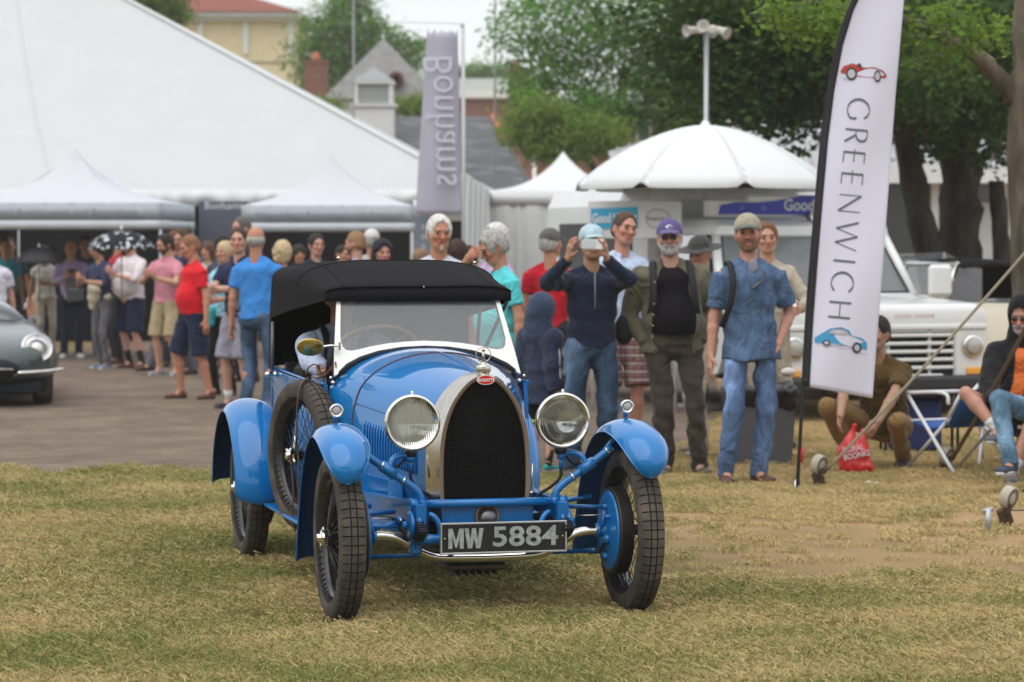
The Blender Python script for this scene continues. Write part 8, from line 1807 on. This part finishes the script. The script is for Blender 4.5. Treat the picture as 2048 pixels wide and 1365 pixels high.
# ------------------------------------------------------------------ small things on the right
q = G(1518, 924); t = thing('litter_bin', 'grey wheeled litter bin lined with a black bag behind the man in denim', 'bin', (q.x, q.y, 0), R(6)); GB = mat('bin_grey', (.10, .105, .115), .6, var=.05)
b = MB(); b.loft([[Vector((x * w, y * w, z)) for x, y in ((-1, -1), (1, -1), (1, 1), (-1, 1))] for w, z in ((.205, 0), (.235, .50), (.24, .52), (.25, .52), (.25, .55))], smooth=False); b.build('bin_body', GB, t)
F_ = Field(); F_.seg((-.2, 0, .545), (.2, 0, .545), (.24, .05), side=(0, 1, 0), k=.02); F_.ell((-.22, -.05, .48), (.05, .2, .10), k=.03); F_.ell((.22, -.05, .46), (.05, .2, .12), k=.03); F_.ell((0, -.22, .48), (.24, .04, .08), k=.03); F_.ell((0, 0, .62), (.19, .19, .10), k=.01, op='sub'); ob('bin_liner', F_.mesh('liner', .013, wrinkle=.014, seed=5, wl=.8), mat('black_bin_bag', (.010, .010, .012), .3, bump=.01, bscale=18), t)
for i, (px, py, D) in enumerate(((1572, 745, 20.7), (1460, 742, 20.6))): b = MB(); b.ball((0, 0, 0), (.06, .05, .035), 8, M=Matrix.Translation(at(px, py, D) - Vector((q.x, q.y, 0)))); b.build('rubbish', mat('waste_paper', (.60, .56, .52), .7), t)
q = G(1745, 973); F_ = Field(); F_.ell((0, 0, .012), (.035, .02, .016), k=.02); F_.ell((.03, .01, .010), (.03, .02, .012), k=.02); F_.ell((-.03, 0, .015), (.02, .018, .02), k=.02); o = ob('paper_scrap', F_.mesh('scrap', .005, wrinkle=.006, wl=.3), mat('white_paper', (.72, .72, .72), .7), None, label='crumpled white paper scrap lying on the dry grass', category='litter'); o.location = (q.x, q.y, 0)
# guy straps with ratchets and rolled webbing
WEB = mat('webbing_cream', (.42, .39, .31), .8, bump=.001, bscale=300); WEB2 = mat('webbing_brown', (.16, .125, .085), .8, bump=.001, bscale=300); RST = mat('rusty_steel', (.085, .055, .035), .65, metal=.5, var=.4, vscale=20)
def band(b, p0, p1, w, up=Vector((0, 0, 1)), th=.003):
    d = (p1 - p0).normalized(); s_ = d.cross(Vector((0, 1, 0))).normalized() * w / 2; pts = [p0.lerp(p1, k / 16) - Vector((0, 0, .03 * math.sin(PI * k / 16))) for k in range(17)]
    b.grid([[p + s_ for p in pts], [p - s_ for p in pts]], thick=th)
def guy(label, px, py, tgt, wm, w, roll, flip=1):
    g0 = G(px, py); t = thing('guy_strap', label, 'strap', (g0.x, g0.y, 0)); L_ = lambda v: v - Vector((g0.x, g0.y, 0))
    b = MB(); band(b, Vector((.03 * flip, 0, .09)), L_(tgt), w); b.build('webbing', wm, t)
    cc = Vector(roll); ax2 = Vector((.75 * flip, -.6, -.25)).normalized(); b = MB(); b.lathe([(.062, -.028), (.066, -.024), (.066, .024), (.062, .028)] , c=cc, axis=ax2, n=28); b.build('rolled_webbing', WEB, t); b = MB()
    for rr2 in (.060, .050, .040, .030, .020): b.lathe([(rr2, .020 + .001 * rr2), (rr2, .0305 - (.062 - rr2) * .1), (rr2 - .007, .0305 - (.062 - rr2) * .1), (rr2 - .007, .020)], c=cc, axis=ax2, n=24)
    b.build('roll_layers', WEB2, t, kind='stuff')
    b = MB(); b.box((0, 0, .055), (.075, .05, .10), rot=(0, R(-20 * flip), 0), bev=.01); b.box((.02 * flip, -.02, .10), (.02, .06, .06), rot=(0, .4, 0)); b.tube([(-.03, 0, -.03), (-.01, 0, .10)], .013, n=8); b.tube([(.03, .02, -.02), (.02, .02, .09)], .010, n=8); b.build('ratchet', RST, t)
    return t
guy('cream guy strap with rolled webbing at its ratchet beside the flag pole', 1637, 975, at(2120, 425, 17.4), WEB, .019, (0, -.01, .155))
guy('brown guy strap rising in front of the seated hooded man', 1893, 948, at(2075, 610, 18.3), WEB2, .030, (.0, 0, .13))
g3 = guy('short strap with large cream webbing roll by a grey stake at the right edge', 2010, 1052, at(2110, 990, 15.3), WEB, .019, (.02, 0, .165)); q = G(1975, 1066); b = MB(); b.tube([(0, 0, 0), (.004, 0, .135)], .020, n=10); b.tube([(-.03, 0, .12), (.03, 0, .135)], .014, n=8); o = b.build('ground_stake', mat('galvanised_stake', (.42, .43, .44), .45, metal=.6), None, label='short galvanised stake in the grass beside the cream webbing roll', category='stake'); o.location = (q.x, q.y, 0)
# folding chairs
def chair(label, px, py, rz, rec=0):
    q = G(px, py); t = thing('folding_chair', label, 'chair', (q.x, q.y, 0), rz, 'folding lawn chairs'); WF = mat('white_tube', (.72, .73, .74), .35, coat=.3); BF = mat('blue_sling', (.015, .10, .36), .7, bump=.002, bscale=100)
    for s in (-1, 1):
        b = MB(); b.tube(catmull([(s * .26, .30, .02), (s * .26, -.10, .42), (s * .26, -.24, .56)], 4), .014, n=8); b.build('leg', WF, t); b = MB(); b.tube([(s * .24, -.26, .02), (s * .24, .22, .40)], .013, n=8); b.build('leg', WF, t)
        b = MB(); b.tube(catmull([(s * .28, -.26, .56), (s * .28, .20, .58), (s * .28, .26, .50)], 4), .013, n=8); b.build('armrest', WF, t); b = MB(); b.tube([(s * .24, .18, .36), (s * .24, .36, .60)], .014, n=8); b.build('back_upright', WF, t)
    b = MB(); b.tube([(-.24, .36, .60), (.24, .36, .60)], .014, n=8); b.tube([(-.24, -.22, .36), (.24, -.22, .36)], .013, n=8); b.tube([(-.26, -.24, .56), (.26, -.24, .56)], .013, n=8); build_parts(b, 'crossbar', WF, t)
    b = MB(); b.grid([[Vector((x, -.22 + .42 * k, .36 - .04 * math.sin(PI * k))) for k in (0, .25, .5, .75, 1)] for x in (-.23, 0, .23)], thick=.006); b.build('seat', BF, t); b = MB(); b.grid([[Vector((x, .20 + .15 * k, .36 + .22 * k)) for k in (0, .5, 1)] for x in (-.23, 0, .23)], thick=.006); b.build('backrest', BF, t); return t
chair('folded-open white tube chair with blue sling, empty, left of the hooded man', 1912, 944, R(-150)); chair('white tube chair the hooded man sits in', 2030, 930, R(-15)); chair('white tube chair under the person in faded jeans', 2110, 955, R(-15))
# cool boxes and bags behind
q = G(1838, 905); t = thing('camp_table', 'low black camp table behind the crouching man, beside the folding chair', 'table', (q.x, q.y, 0)); b = MB(); b.box((0, 0, .47), (.62, .35, .03)); b.build('table_top', BLK, t)
for x in (-.28, .28): 
    for y in (-.14, .14): b = MB(); b.tube([(x, y, 0), (x, y, .46)], .012, n=6); b.build('leg', BLK, t)
b = MB(); b.box((-.03, .04, .22), (.40, .22, .42), bev=.03); b.build('cool_bag', mat('navy_coolbag', (.01, .02, .10), .6), None, label='dark blue cool bag under the camp table', category='bag').location = (q.x, q.y, 0)
qq = at(1990, 805, 19.3); b = MB(); b.lathe([(.03, 0), (.075, .025), (.085, .035), (.08, .03), (.02, .01)], n=20); o = b.build('snack_tray', mat('red_tray', (.4, .02, .03), .5), None, label='red snack tray on the lap of the hooded man', category='tray'); o.location = qq; o.rotation_euler = (.2, .1, 0)
